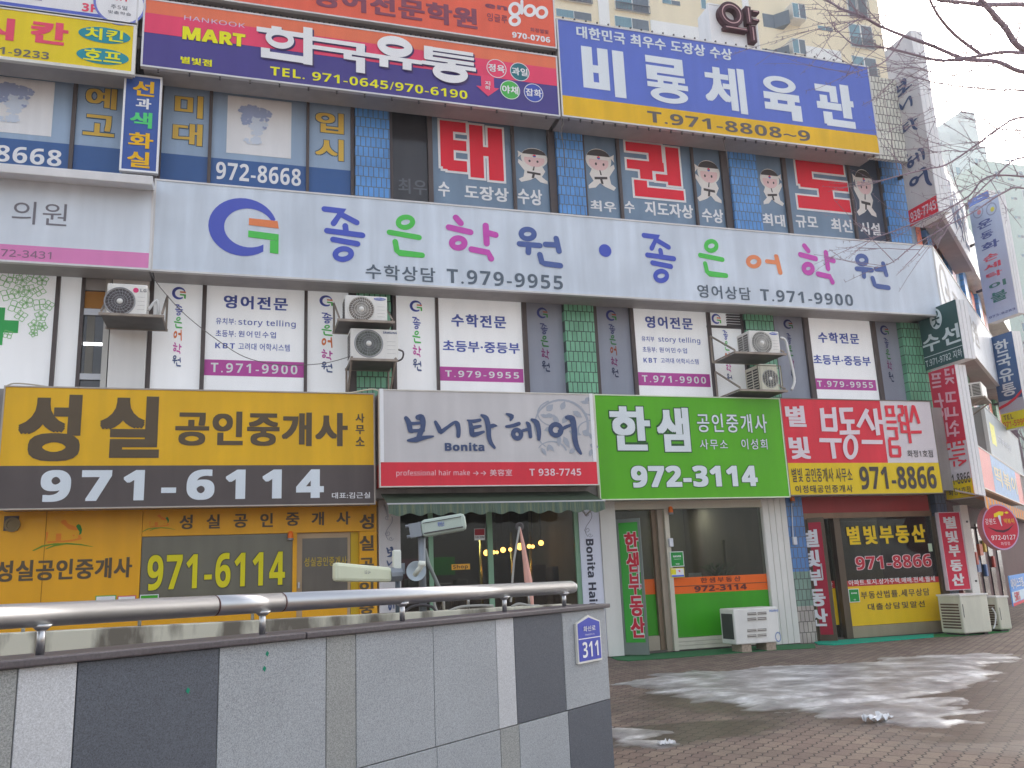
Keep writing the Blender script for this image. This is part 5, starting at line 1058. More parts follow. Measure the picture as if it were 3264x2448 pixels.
siren('c6', 1122, 425, 0, 'small orange alarm lamp between the amber shop window and its door'); siren('b5', 775, 168, 0, 'small orange alarm lamp at the top of the green shop window'); siren('b7', 182, 148, 0, 'small orange alarm lamp on the blue tiles beside the red shop header')

# hair salon front
xs0, xs1 = U('b3', 330, 600), U('b3', 1822, 600); xp0, xp1 = U('b3', 150, 600), U('b3', 1965, 600)
part(SF, (xp0, xs0, .05, HDR), -.12, .02, 'side_panel', HAIRG, B); part(SF, (xs1, U('b3', 1995, 600), .05, HDR), -.12, .02, 'side_panel', K((202, 204, 214), .45, .05), B)
MINT = K((126, 156, 132), .5, .1, 'mint_frame')
mb = MB()
for x0, x1 in ((568, 604), (1058, 1100), (1786, 1822)): mb.box(U('b3', x0, 600), U('b3', x1, 600), 14.0, 14.06, .05, HDR)
mb.box(xs0, xs1, 14.001, 14.055, .05, .14); mb.build('salon_frame', MINT, B)
part(SF, (xs0, xs1, .141, HDR), -.045, -.03, 'salon_window', GL1, B)
pp = SF.off(.02)
mb = MB(); k = [0]
for s, c0 in ((1, 0), (1, 1)):
    X, Y0 = ((235, 330), (1888, 300))[c0]
    fn = lambda x, y: px(pp, 'b3', x, y, .004 + k[0])
    strip(mb, fn, [(X + 28*math.sin(t*.55), Y0 - 115 + t * 21) for t in range(12)], 5); k[0] += .0003
    for (dx, dy, r, dr) in ((-18, -70, 22, 1), (-10, 60, 24, -1), (14, 105, 20, 1)):
        strip(mb, fn, [(X + dx + dr*r*(1-t/16)*math.cos(t*.55), Y0 + dy + r*(1-t/16)*math.sin(t*.55)) for t in range(14)], 4); k[0] += .0003
mb.build('scroll', K((130, 130, 140), .5, .03), B)
brush(pp, '보', pp.rect(('b3', 210, 498), ('b3', 290, 590)), SLATE, B); brush(pp, '니', pp.rect(('b3', 214, 610), ('b3', 285, 672)), SLATE, B); brush(pp, '타', pp.rect(('b3', 214, 690), ('b3', 300, 790)), SLATE, B); brush(pp, '헤', pp.rect(('b3', 214, 880), ('b3', 300, 1030)), SLATE, B)
txt(pp, 'Bonita Hair', ('b3', 1864, 435), ('b3', 1967, 1012), K((52, 54, 66), .5, .03), B, bold=.04, rot=1, sp=.98)
IN = FY(15.6)
part(IN, IN.rect(('b3', 605, 585), ('b3', 780, 740)), 0, .03, 'inner_panel', K((40, 118, 36), .6, .05), B)
ws = SF.off(-.02)
part(ws, ws.rect(('b3', 752, 642), ('b3', 906, 695)), 0, .004, 'sticker', K((216, 160, 84), .5, .05), B); txt(ws, 'Shop', ('b3', 764, 648), ('b3', 888, 694), K((44, 34, 28), .5, .03), B, bold=.03)
R = ws.rect(('b3', 940, 350), ('b3', 1030, 448)); part(ws, R, 0, .004, 'sticker', BWHITE, B); m_ = R[2] + (R[3]-R[2])*.42
bandr(ws, R[0] + .006, R[1] - .006, m_, R[3] - .006, K((150, 60, 66), .5, .05), B, 2, 'sticker'); txt(ws, 'SECOM', R[0] + .012, (R[1] - .012, R[2] + .03, m_ - .015), BLACK, B, bold=.03, lay=3)
LAMP = emat('warm_bulb', (1.0, .50, .12), 2.6); LP2 = FY(15.9); pos = [(1042, 552, .055), (1103, 548, .035), (1130, 548, .03), (1180, 528, .05), (1240, 525, .035), (1320, 500, .065), (1396, 498, .04), (1427, 500, .035), (1495, 470, .05)]
where = ['left of the green mullion', 'just right of the green mullion', 'second right of the green mullion', 'third right of the green mullion', 'beside the thin pole', 'brightest, behind the pink banner', 'right of the pink banner', 'second right of the pink banner', 'the farthest right and highest']
for (x, y, r), wh in zip(pos, where):
    p_ = LP2.hit(('b3', x, y)); o = thing('pendant_lamp', 'warm glowing globe lamp hanging in the hair salon, ' + wh, 'lamp', p_, 'globe lamps in the hair salon')
    mb = MB(); mb.lathe(PL(p_ - Vector((0, 0, r)), (1, 0, 0), (0, 1, 0)), 0, 0, [(r*math.sin(math.pi*q/8) + .0005, r - r*math.cos(math.pi*q/8)) for q in range(9)], 14); mb.build('globe', LAMP, o, smooth=True)
    mb = MB(); mb.tube([p_ + Vector((0, 0, r)), Vector((p_.x, p_.y, 2.6))], .008, 6); mb.build('stem', DGREY, o)
for x, ya, yb, wh in ((1000, 580, 800, 'leftmost'), (1260, 500, 790, 'middle'), (1418, 450, 790, 'rightmost')):
    p_ = FY(16.3).hit(('b3', x, yb)); mb = MB(); mb.tube([Vector((p_.x, 16.3, .05)), Vector((p_.x, 16.3, 2.2))], .03, 10); tag(mb.build('brass_pole', K((206, 186, 116), .25, .05, 'brass', metal=.8), smooth=True), 'shiny brass pole inside the hair salon, %s of the three' % wh, 'pole', 'brass poles in the hair salon')
mb = MB()
for k, (x, y, w_, h_, yy) in enumerate(((700, 880, 120, 160, 15.2), (850, 860, 90, 190, 15.6), (1480, 700, 130, 110, 16.4), (1640, 760, 110, 200, 15.8), (460, 860, 150, 200, 15.0))):
    pl_ = FY(yy); R = pl_.rect(('b3', x - w_/2, y - h_/2), ('b3', x + w_/2, y + h_/2)); mb.pbox(pl_, R[0], R[1], .05, R[3], -.4, 0)
mb.build('salon_cabinet', K((84, 74, 70), .5, .2, 'cabinet'), B, bevel=.03)
part(IN, IN.rect(('b3', 335, 600), ('b3', 520, 1000)), -.02, .01, 'inner_panel', K((84, 46, 58), .7, .1), B)
# awning: sloping canopy on a front bar, scalloped valance
AY = 12.95
ax0 = FY(AY).uv(('b3', 228, 150))[0]; ax1 = FY(AY).uv(('b3', 2020, 118))[0]; az = FY(AY).uv(('b3', 1100, 134))[1]
o = thing('awning', 'dark green striped shop awning with a scalloped valance under the hair salon sign', 'awning', ((ax0+ax1)/2, AY, az))
def awn_mat(name, c1, c2, freq):
    m, nt, b = newmat(name); N = nt.nodes; L = nt.links; tc = N.new('ShaderNodeTexCoord'); wv = N.new('ShaderNodeTexNoise'); wv.noise_dimensions = '1D'
    sp = N.new('ShaderNodeSeparateXYZ'); L.new(tc.outputs['Object'], sp.inputs[0]); mu = N.new('ShaderNodeMath'); mu.operation = 'MULTIPLY'; mu.inputs[1].default_value = freq; L.new(sp.outputs[0], mu.inputs[0]); L.new(mu.outputs[0], wv.inputs['W']); wv.inputs['Detail'].default_value = 3
    cr = N.new('ShaderNodeValToRGB'); cr.color_ramp.elements[0].position = .45; cr.color_ramp.elements[0].color = rgb(c1); cr.color_ramp.elements[1].position = .62; cr.color_ramp.elements[1].color = rgb(c2); L.new(wv.outputs[0], cr.inputs[0]); L.new(cr.outputs[0], b.inputs['Base Color']); b.inputs['Roughness'].default_value = .8
    return m
CANV = K((66, 76, 60), .8, .15, 'green_canvas')
mb = MB(); top = 2.72; ty = 13.72
mb.hexa([(ax0, AY, az - .012), (ax1, AY, az - .012), (ax1, ty, top - .012), (ax0, ty, top - .012), (ax0, AY, az), (ax1, AY, az), (ax1, ty, top), (ax0, ty, top)]); mb.build('canopy', CANV, o)
mb = MB(); mb.tube([(ax0 - .02, AY, az), (ax1 + .02, AY, az)], .014, 8); mb.build('front_bar', ALU, o)
mb = MB(); n = 96; vz = FY(AY).uv(('b3', 1100, 222))[1]
for i in range(n):
    def col_(k):
        x = ax0 + (ax1 - ax0) * k / n; zz = vz + .022 * math.cos(2*math.pi*k/(n/11)) ; yy = AY - .012 + .014 * math.sin(k * .9)
        return Vector((x, AY - .012, az - .01)), Vector((x, yy, zz))
    a, b = col_(i); c, d = col_(i + 1); mb.quad(a, c, d, b)
mb.build('valance', awn_mat('valance_cloth', (74, 88, 78), (96, 104, 84), 3.2), o)
for x in (ax0 + .1, ax1 - .1): mb = MB(); mb.tube([(x, AY + .01, az - .03), (x, 13.5, az - .18), (x, 13.95, 2.55)], .015, 6); mb.build('folding_arm', ALU, o)

# white cladding and the green estate agent front
xg0, xg1 = U('b5', 150, 700), U('b5', 1900, 900); zt = Zp('b5', 1000, 45)
part(SF, (U('b3', 1997, 600), U('b5', 345, 900), .02, HDR), -.12, .05, 'white_column', OFFP, B)
wa, wb = U('b5', 1650, 700), U('b5', 1885, 900)
mb = MB(); n = 4
for k in range(n): mb.pbox(SF, wa + (wb-wa)*k/n + .006, wa + (wb-wa)*(k+1)/n - .006, .02, HDR, -.12, .05)
mb.pbox(SF, wa, wb, .02, HDR, -.12, .035); mb.build('white_column', OFFP, B)
hz = Zp('b5', 1000, 112); part(SF, (U('b5', 346, 900), wa - .004, hz, HDR), -.12, .03, 'lintel', BEIGE, B)
mx0, mx1 = U('b5', 775, 700), U('b5', 812, 700)
part(SF, (mx0, mx1, .03, hz - .003), -.1, .03, 'door_post', BEIGE, B); part(SF, (mx0 - .11, mx0 - .004, .03, hz - .003), -.1, -.03, 'door_post', K((150, 138, 124), .5, .1), B)
gb = Zp('b5', 1000, 1245); zo1 = Zp('b5', 1250, 706); zo0 = Zp('b5', 1250, 848)
w = part(SF, (mx1 + .003, wa - .003, gb, hz - .003), -.045, -.03, 'shop_window', GL1, B)
wf = SF.off(-.028); GF = K((66, 140, 34), .4, .08, 'green_film')
bandr(wf, mx1 + .005, wa - .005, gb + .002, zo0, GF, w, 0, 'window_film'); bandr(wf, mx1 + .005, wa - .005, zo0 + .001, zo1, ORANGE, w, 0, 'window_film')
zm_ = Zp('b5', 1250, 785); bandr(wf, mx1 + .005, wa - .005, zm_, zm_ + .012, K((96, 60, 44), .5, .05), w, 1, 'window_film')
txt(wf, '한샘부동산', ('b5', 1055, 708), ('b5', 1415, 770), K((90, 44, 38), .5, .03), w, bold=.02, sp=1.35); txt(wf, '972-3114', ('b5', 1000, 775), ('b5', 1470, 848), K((90, 44, 38), .5, .03), w, bold=.045)
mb = MB()
for k in range(3): mb.pbox(SF, mx1 + .003, wa - .003, .04 + (gb - .045) * k/3 + .004, .04 + (gb - .045) * (k+1)/3, -.1, .0)
mb.build('base_panel', BEIGE, B)
part(SF, (U('b5', 346, 900), mx0 - .115, .03, hz - .004), -.2, -.18, 'doorway_glass', GL1, B)
part(SF, (U('b5', 600, 900), mx0 - .115, .03, hz - .004), -.16, -.10, 'door_leaf', K((124, 106, 90), .5, .1, 'bronze_frame'), B) if False else None
dl0, dl1 = U('b5', 575, 900), U('b5', 700, 800); dz = lambda y: Zp('b5', 640, y)
bandr(SF.off(-.17), U('b5', 370, 900), dl1, dz(1240), dz(872), GF, B, 0, 'window_film'); bandr(SF.off(-.17), U('b5', 370, 900), dl1, dz(871), dz(735), ORANGE, B, 0, 'window_film')
part(SF, (dl1 - .01, dl1 + .10, .03, hz - .004), -.17, -.1, 'door_post', K((128, 110, 92), .5, .12), B); part(SF, (U('b5', 375, 900), dl1 - .012, .04, dz(1242)), -.175, -.12, 'kick_plate', K((168, 158, 144), .4, .1, metal=.3), B)
# green banner on the leaf standing open towards the street
gH = ground(('b5', 378, 1388), .03); gE = ground(('b5', 605, 1402), .03)
xh = U('b5', 372, 1300); hing = Vector((xh, 13.96, .06)); dirv = (Vector((gE.x, gE.y, 0)) - Vector((hing.x, hing.y, 0)))
DP = PL(hing, (dirv.x, dirv.y, 0), k=1.0); L_ = dirv.length; tz = DP.uv(('b5', 515, 196))[1]
o = thing('open_shop_door', 'open glass shop door carrying a tall green banner with red letters edged in white', 'door', hing + dirv * .5)
mb = MB(); mb.pbox(DP, 0, L_, -.03, .16, -.04, 0); mb.pbox(DP, 0, L_, tz - .06, tz, -.04, 0); mb.pbox(DP, 0, .04, .161, tz - .061, -.04, 0); mb.pbox(DP, L_ - .04, L_, .161, tz - .061, -.04, 0); mb.build('frame', K((112, 118, 112), .45, .1), o)
mb = MB(); mb.pbox(DP, .041, L_ - .041, .162, tz - .062, -.025, -.015); mb.build('banner', K((70, 150, 66), .45, .08, 'banner_green'), o)
DPb = DP.off(-.012)
for s, y0, y1, x0, x1 in (('한', 320, 492, 396, 505), ('샘', 500, 672, 412, 512), ('부', 688, 872, 432, 532), ('동', 882, 1062, 444, 548), ('산', 1068, 1252, 452, 566)):
    txt(DPb, s, ('b5', x0, y0), ('b5', x1, y1), K((178, 50, 62), .5, .04), o, bold=.045, out=K((204, 206, 200), .5, .03), outw=.03)
mb = MB(); mb.tube([DP.at(L_ - .06, 1.0, .05), DP.at(L_ - .06, 1.4, .05)], .012, 8); mb.build('handle', ALU, o)
def board(name, label, cat, pl, tl, br, mat, edge, th=.02):
    R = pl.rect(tl, br); o = thing(name, label, cat, pl.at((R[0]+R[1])/2, R[2], 0)); part(pl, R, 0.001, th, 'plate', edge, o); bandr(pl.off(th), R[0] + .012, R[1] - .012, R[2] + .012, R[3] - .012, mat, o, 1, 'face'); return o, pl.off(th), R
NG = K((36, 130, 60), .4, .04, 'portal_green')
o, p_, R = board('portal_plaque', 'small green plaque with white lettering on the post of the green shop window', 'plaque', SF.off(.03), ('b5', 784, 490), ('b5', 912, 628), NG, BWHITE)
h = R[3] - R[2]; txt(p_, 'NAVER', R[0] + .05, (R[1] - .05, R[3] - h*.38, R[3] - h*.26), LWHITE, o, bold=.05); txt(p_, '부동산정보', R[0] + .06, (R[1] - .06, R[3] - h*.54, R[3] - h*.47), LWHITE, o, bold=0.0); txt(p_, '매물', R[0] + .09, (R[1] - .09, R[2] + h*.12, R[2] + h*.22), LWHITE, o, bold=.01)
o, p_, R = board('notice_card', 'small white card with a red figure 1 and yellow edge below the green plaque', 'notice', SF.off(.03), ('b5', 790, 634), ('b5', 918, 724), BWHITE, K((206, 190, 90), .5, .05), .01)
txt(p_, '1', R[0] + .13, (R[0] + .18, R[2] + .09, R[3] - .04), RDL, o, bold=.04); txt(p_, '억원', R[0] + .2, (R[1] - .03, R[2] + .09, R[3] - .07), RDL, o, bold=.01); bandr(p_, R[0] + .012, R[0] + .1, R[2] + .05, R[3] - .02, K((226, 206, 90), .5, .04), o, 2); bandr(p_, R[0] + .012, R[1] - .012, R[2] + .012, R[2] + .04, K((84, 104, 190), .5, .04), o, 2)
R = SF.off(.03).rect(('b5', 768, 375), ('b5', 810, 452)); mb = MB(); mb.pbox(SF.off(.03), R[0], R[1], R[2], R[3], 0, .06); tag(mb.build('intercom_box', K((208, 208, 212), .5, .05), bevel=.01), 'small white intercom box on the door post of the green shop', 'intercom')
R = wf.rect(('b5', 980, 676), ('b5', 1096, 722)); tag(part(wf, R, -.12, -.1, 'paper_sheet', BWHITE, None), 'white paper sheet standing behind the green shop window', 'paper')
IN2 = FY(15.4)
part(IN2, IN2.rect(('b5', 1250, 390), ('b5', 1300, 700)), -.05, 0, 'inner_post', K((126, 120, 92), .6, .1), B)
mb = MB(); p0 = FY(14.9).hit(('b5', 1200, 690)); r = random.Random(5)
for k in range(120):
    a = r.random()*6.28; q = r.random(); b_ = p0 + Vector((math.cos(a)*.3*q, math.sin(a)*.2*q, -.05 + .2*r.random())); t = Vector((math.cos(a), math.sin(a), .6)) * .12; sd_ = Vector((-math.sin(a), math.cos(a), 0)) * .02
    mb.poly([b_, b_ + t*.5 + sd_, b_ + t, b_ + t*.5 - sd_])
o = thing('potted_plant', 'leafy pot plant standing inside the green shop window', 'plant', (p0.x, 14.9, .05)); mb.build('leaves', K((84, 108, 60), .6, .1), o)
mb = MB(); mb.lathe(PL((p0.x, 14.9, .05), (1, 0, 0), (0, 1, 0)), 0, 0, [(.001, 0), (.12, 0), (.16, p0.z - .2), (.001, p0.z - .2)]); mb.build('pot', K((140, 96, 76), .7, .1), o)

# tiled pillar in three colours between the green and the red shop
t0, t1 = U('b7', 150, 500), U('b7', 270, 500)
za = Zp('b7', 230, 740); zb = Zp('b7', 260, 1040)
for nm, z0, z1, m in (('pillar', za, HDR, tile('blue_tiles_low', (84, 120, 168), (76, 110, 156), (84, 92, 104), .088, .185)), ('pillar', zb, za - .002, tile('sage_tiles_low', (118, 140, 128), (108, 128, 118), (70, 78, 74), .088, .185)), ('pillar', 0.0, zb - .002, tile('pale_tiles_low', (172, 164, 156), (158, 150, 144), (96, 90, 86), .088, .185))):
    part(SF, (wb + .004, t1 + .12, z0, z1), -.15, .03, nm, m, B)
# red estate agent front
BRZ = K((118, 96, 78), .4, .15, 'bronze', metal=.2); BRZD = K((88, 76, 64), .4, .15, 'dark_bronze', metal=.2)
r0 = t1 + .125; r1 = U('b7', 1420, 400)
zr1, zr0 = Zp('b7', 800, 112), Zp('b7', 800, 224)
part(SF, (r0, r1, zr0, HDR), -.1, .0, 'header_panel', K((138, 52, 50), .5, .1, 'red_header'), B); part(SF, (r0, r1, Zp('b7', 800, 272), zr0 - .003), -.1, .03, 'beam', BRZ, B)
zb1 = Zp('b7', 800, 274)
f0, f1 = U('b7', 600, 700), U('b7', 655, 700); wx1 = U('b7', 1470, 700)
part(SF, (f0, f1, .03, zb1), -.08, .03, 'door_post', BRZD, B); part(SF, (wx1, wx1 + .16, .03, zb1), -.08, .03, 'door_post', BRZD, B); part(SF, (r0, r0 + .05, .03, zb1), -.08, .03, 'door_post', BRZD, B)
wz0 = Zp('b7', 1100, 1190)
w = part(SF, (f1 + .003, wx1 - .003, wz0, zb1 - .003), -.045, -.03, 'shop_window', GL1, B)
part(SF, (f1 + .003, wx1 - .003, .03, wz0 - .003), -.08, .0, 'base_panel', K((150, 138, 120), .35, .12, metal=.3), B)
zy = Zp('b7', 1060, 852); zr_ = Zp('b7', 1060, 795)
YF = K((212, 176, 30), .4, .06, 'yellow_film')
bandr(wf, f1 + .006, wx1 - .006, wz0 + .003, zy, YF, w, 0, 'window_film'); bandr(wf, f1 + .006, wx1 - .006, zy + .001, zy + .105, K((172, 58, 60), .45, .05), w, 0, 'window_film')
txt(wf, '별빛부동산', ('b7', 665, 328), ('b7', 1368, 510), K((222, 184, 46), .5, .04), w, sp=1.3, bold=.045, out=K((52, 46, 40), .5, .03), outw=.02)
txt(wf, '971-8866', ('b7', 742, 585), ('b7', 1418, 725), K((164, 46, 56), .5, .04), w, bold=.035, out=K((214, 196, 196), .5, .03), outw=.03)
txt(wf, '아파트.토지.상가주택.매매.전세.월세', ('b7', 684, 775), ('b7', 1446, 862), LWHITE, w, bold=.01)
txt(wf, '부동산법률.세무상담', ('b7', 790, 880), ('b7', 1400, 978), BRN, w, bold=.02, sp=1.2); txt(wf, '대출상담및알선', ('b7', 850, 988), ('b7', 1358, 1076), BRN, w, bold=.02, sp=1.25)
o, p_, R = board('portal_plaque', 'small green plaque with white lettering stuck on the yellow film of the right hand window', 'plaque', SF.off(-.015), ('b7', 684, 885), ('b7', 790, 1008), NG, BWHITE, .012)
h = R[3] - R[2]; txt(p_, 'NAVER', R[0] + .05, (R[1] - .05, R[3] - h*.38, R[3] - h*.27), LWHITE, o, bold=.05); txt(p_, '매물', R[0] + .09, (R[1] - .09, R[2] + h*.14, R[2] + h*.24), LWHITE, o, bold=.01)
part(FY(15.8), FY(15.8).rect(('b7', 1090, 520), ('b7', 1310, 566)), 0, .04, 'inner_board', K((96, 104, 108), .4, .1), B); part(FY(15.2), FY(15.2).rect(('b7', 610, 290), ('b7', 1340, 308)), 0, .04, 'inner_light', K((190, 206, 198), .4, .05), B)
part(wf, wf.rect(('b7', 1378, 495), ('b7', 1420, 565)), 0, .006, 'sticker', K((180, 196, 172), .5, .05), w)
# its doorway: yellow filmed pane behind, red banner on the leaf standing open
part(SF, (r0 + .052, f0 - .003, .03, zb1 - .003), -.16, -.14, 'doorway_glass', GL1, B); dq = SF.off(-.135); zq = lambda y: Zp('b7', 450, y)
bandr(dq, r0 + .06, f0 - .01, zq(1215), zq(892), YF, B, 0, 'window_film'); bandr(dq, r0 + .06, f0 - .01, zq(891), zq(826), K((172, 58, 60), .45, .05), B, 0, 'window_film')
txt(dq, '별', ('b7', 284, 835), ('b7', 326, 890), LWHITE, B, bold=.02); txt(dq, '산', ('b7', 506, 825), ('b7', 556, 882), LWHITE, B, bold=.02)
gE = ground(('b7', 598, 1338), .03); hing = Vector((r0 + .04, 13.95, .06)); dirv = Vector((gE.x - hing.x, gE.y - hing.y, 0)); DP = PL(hing, dirv, k=1.0); L_ = dirv.length; tz = DP.uv(('b7', 460, 268))[1]
o = thing('open_shop_door', 'open bronze shop door carrying a tall dark red banner with white letters', 'door', hing + dirv * .5)
mb = MB(); mb.pbox(DP, 0, L_, -.03, .10, -.04, 0); mb.pbox(DP, 0, L_, tz - .09, tz, -.04, 0); mb.pbox(DP, 0, .05, .101, tz - .091, -.04, 0); mb.pbox(DP, L_ - .09, L_, .101, tz - .091, -.04, 0); mb.build('frame', BRZD, o)
mb = MB(); mb.pbox(DP, .051, L_ - .091, .102, tz - .092, -.025, -.016); mb.build('pane', glass('leaf_glass', (.8, .8, .8), 1.0, .85), o)
b0_, b1_ = DP.uv(('b7', 300, 500))[0], DP.uv(('b7', 485, 700))[0]; b0_ = max(.02, b0_)
mb = MB(); mb.pbox(DP, b0_, b1_ + .02, DP.uv(('b7', 460, 1285))[1], DP.uv(('b7', 360, 315))[1], -.012, .004); mb.build('banner', K((150, 42, 58), .45, .06, 'banner_red'), o)
DPb = DP.off(.006)
for s, y0, y1, x0, x1 in (('별', 375, 528, 300, 425), ('빛', 552, 698, 318, 440), ('부', 722, 862, 340, 462), ('동', 890, 1040, 358, 486), ('산', 1060, 1212, 372, 506)): txt(DPb, s, ('b7', x0, y0), ('b7', x1, y1), K((206, 204, 206), .5, .03), o, bold=.05)
mb = MB(); h0 = DP.at(L_ - .12, DP.uv(('b7', 515, 805))[1], .05); mb.tube([h0, h0 + Vector((0, 0, .28))], .014, 8); mb.build('handle', ALU, o)
# upright red board by the bend, white column
QP = FY(13.86)
part(SF, (wx1 + .163, XC - .02, 0, HDR), -.15, -.01, 'pillar', tile('slate_tiles_low', (96, 106, 122), (88, 96, 112), (70, 74, 82), .088, .185), B)
R = QP.rect4(('b7', 1470, 230), ('b7', 1650, 228), ('b7', 1562, 898), ('b7', 1745, 888))
o = signboard('upright_board', 'upright red estate agent board with white letters beside the right hand shop window', QP, R, .1, K((182, 54, 72), .45, .06, 'crimson_board'), trim=K((206, 190, 196), .5, .05), t=.012)
for s, y0, y1, x0, x1 in (('별', 260, 368, 1506, 1630), ('빛', 385, 490, 1526, 1646), ('부', 505, 612, 1548, 1664), ('동', 635, 740, 1562, 1684), ('산', 752, 864, 1576, 1702)): txt(QP, s, ('b7', x0, y0), ('b7', x1, y1), K((208, 206, 206), .5, .03), o, bold=.05)
R = QP.rect4(('b7', 1672, 205), ('b7', 1735, 205), ('b7', 1765, 890), ('b7', 1838, 890))
mb = MB(); mb.pbox(QP, R[0], R[1], 0.0, R[3] + .1, -.2, -.02); c_ = mb.build('white_column', OFFP, B, bevel=.008)
mb = MB()
for zz in (R[2] + .1*(R[3]-R[2]), R[2] + .85*(R[3]-R[2])): mb.lathe(QP, (R[0]+R[1])/2 + .02, zz, [(.02, -.02), (.02, -.005), (.001, -.005)], 10)
mb.build('bolt', DGREY, c_)
R = SF.off(.03).rect(('b7', 198, 438), ('b7', 238, 508)); mb = MB(); mb.pbox(SF.off(.03), R[0], R[1], R[2], R[3], 0, .05); o = tag(mb.build('meter_box', K((196, 196, 200), .5, .06), bevel=.008), 'small pale meter box on the blue tiled pillar with a conduit above', 'meter box')
mb = MB(); mb.tube([SF.off(.05).hit(('b7', 212, 440)), SF.off(.05).hit(('b7', 198, 150))], .01, 6); mb.build('conduit', K((196, 196, 200), .5, .06), o)

# oblique wing ground floor: dark red snack bar
WIN = SIDE.off(-.55)
mb = MB(); mb.pbox(WIN, .1, 26, .0, 2.9, -1.2, -.3); mb.build('wing_wall', K((72, 36, 38), .6, .2, 'dark_red_wall'), B)
for k, u in enumerate((.5, 1.5, 2.6, 3.7, 5.0)): mb = MB(); mb.pbox(WIN, u, u + .12, 0, 2.2, -.3, -.2); mb.build('wing_post', K((112, 62, 54), .5, .15), B)
for u in (.75, 1.75, 2.9): mb = MB(); mb.pbox(WIN, u, u + .6, .5, 1.9, -.3, -.26); mb.build('wing_window', K((130, 104, 76), .2, .3, 'warm_pane', spec=.6), B)
for k, (u, z, cc) in enumerate(((.9, 2.25, (206, 150, 60)), (1.9, 2.2, (190, 90, 60)), (3.1, 2.25, (216, 190, 90)), (3.4, 1.4, (120, 140, 70)), (4.2, 1.6, (200, 150, 80)), (5.6, 1.3, (90, 110, 150)), (6.4, 1.7, (190, 100, 70)))):
    mb = MB(); mb.pbox(WIN, u, u + .55, z - .28, z, -.3, -.24); mb.build('menu_board', K(cc, .5, .2, 'menu_card'), B)
AWP = SIDE.off(.30)
au0 = AWP.uv(('c4', 800, 430))[0]; az1 = AWP.uv(('c4', 800, 330))[1]; az0 = AWP.uv(('c4', 800, 478))[1]
o = thing('awning', 'orange and grey striped awning of the snack bar on the oblique wing', 'awning', AWP.at(au0 + 2, az0))
m, nt, b = newmat('striped_cloth'); N = nt.nodes; L = nt.links; tc = N.new('ShaderNodeTexCoord'); dp = N.new('ShaderNodeVectorMath'); dp.operation = 'DOT_PRODUCT'; dp.inputs[1].default_value = tuple(E2); L.new(tc.outputs['Object'], dp.inputs[0])
md = N.new('ShaderNodeMath'); md.operation = 'PINGPONG'; md.inputs[1].default_value = .24; L.new(dp.outputs['Value'], md.inputs[0]); gt = N.new('ShaderNodeMath'); gt.operation = 'GREATER_THAN'; gt.inputs[1].default_value = .12; L.new(md.outputs[0], gt.inputs[0])
mx = N.new('ShaderNodeMix'); mx.data_type = 'RGBA'; L.new(gt.outputs[0], mx.inputs[0]); mx.inputs[6].default_value = rgb((150, 140, 136)); mx.inputs[7].default_value = rgb((206, 138, 62)); L.new(mx.outputs[2], b.inputs['Base Color']); b.inputs['Roughness'].default_value = .8
mb = MB(); LEN = 9; VH = .72 * (az1 - az0)
mb.hexa([AWP.at(au0, az0 + VH), AWP.at(au0 + LEN, az0 + VH), AWP.at(au0 + LEN, az1 + .05, -.45), AWP.at(au0, az1 + .05, -.45), AWP.at(au0, az0 + VH + .02), AWP.at(au0 + LEN, az0 + VH + .02), AWP.at(au0 + LEN, az1 + .08, -.45), AWP.at(au0, az1 + .08, -.45)]); mb.build('canopy', m, o)
mb = MB(); n = 120
for i in range(n):
    f = lambda k: (au0 + LEN*k/n, az0 + .03*abs(math.sin(k*math.pi/4)))
    a, b_ = f(i), f(i+1); mb.quad(AWP.at(a[0], az0 + VH, .004), AWP.at(b_[0], az0 + VH, .004), AWP.at(b_[0], b_[1], .004), AWP.at(a[0], a[1], .004))
mb.build('valance', m, o)
# round sign standing out before the snack bar, blue banner farther on
RP = FY(13.0); a, b = RP.uv(('b7', 2010, 352)); r_ = abs(RP.uv(('b7', 2165, 352))[0] - a); rv = RP.uv(('b7', 2010, 212))[1] - b
o = thing('round_sign', 'round red snack bar sign with a yellow dish drawing and the number 972-0127', 'round sign', (a, 13.0, b))
mb = MB(); mb.lathe(RP, a, b, [(.001, -.12), (r_, -.12), (r_, 0)], 40); mb.build('body', K((170, 120, 120), .4, .05), o)
mb = MB(); mb.disc(RP, a, b, r_ - .005, r_ - .005, .001, 44); mb.build('face_panel', K((178, 52, 66), .4, .05), o); mb = MB(); mb.ring(RP, a, b, r_, r_, r_*.06, r_*.06, .004, 44); mb.build('edge_trim', K((176, 150, 178), .4, .05), o)
s = r_; txt(RP, '972-0127', a - .62*s, (a + .72*s, b - .56*s, b - .36*s), LWHITE, o, bold=.01); txt(RP, '화정점', a - .15*s, (a + .35*s, b - .80*s, b - .65*s), PINK, o, bold=0.0); txt(RP, '강원도', a - .82*s, (a - .22*s, b + .12*s, b + .38*s), LWHITE, o, bold=0.0); txt(RP, '떡볶이', a + .22*s, (a + .78*s, b + .14*s, b + .36*s), K((214, 190, 70), .5, .03), o, bold=0.0)
mb = MB(); strip(mb, lambda x, y: RP.at(a + x*s, b + y*s, .006), [(-.7, .0), (-.3, -.16), (.1, -.2), (.4, -.12), (.72, .08)], [.01, .09, .11, .08, .01]); mb.build('smile', K((70, 30, 40), .5, .03), o)
mb = MB(); mb.poly([RP.at(a + x*s, b + y*s, .006) for x, y in ((-.3, .42), (.22, .5), (.28, .66), (.02, .68), (-.28, .58))]); mb.poly([RP.at(a + x*s, b + y*s, .0065) for x, y in ((.3, .62), (.42, .56), (.56, .6), (.46, .68))]); mb.build('dish', K((214, 190, 70), .5, .03), o)
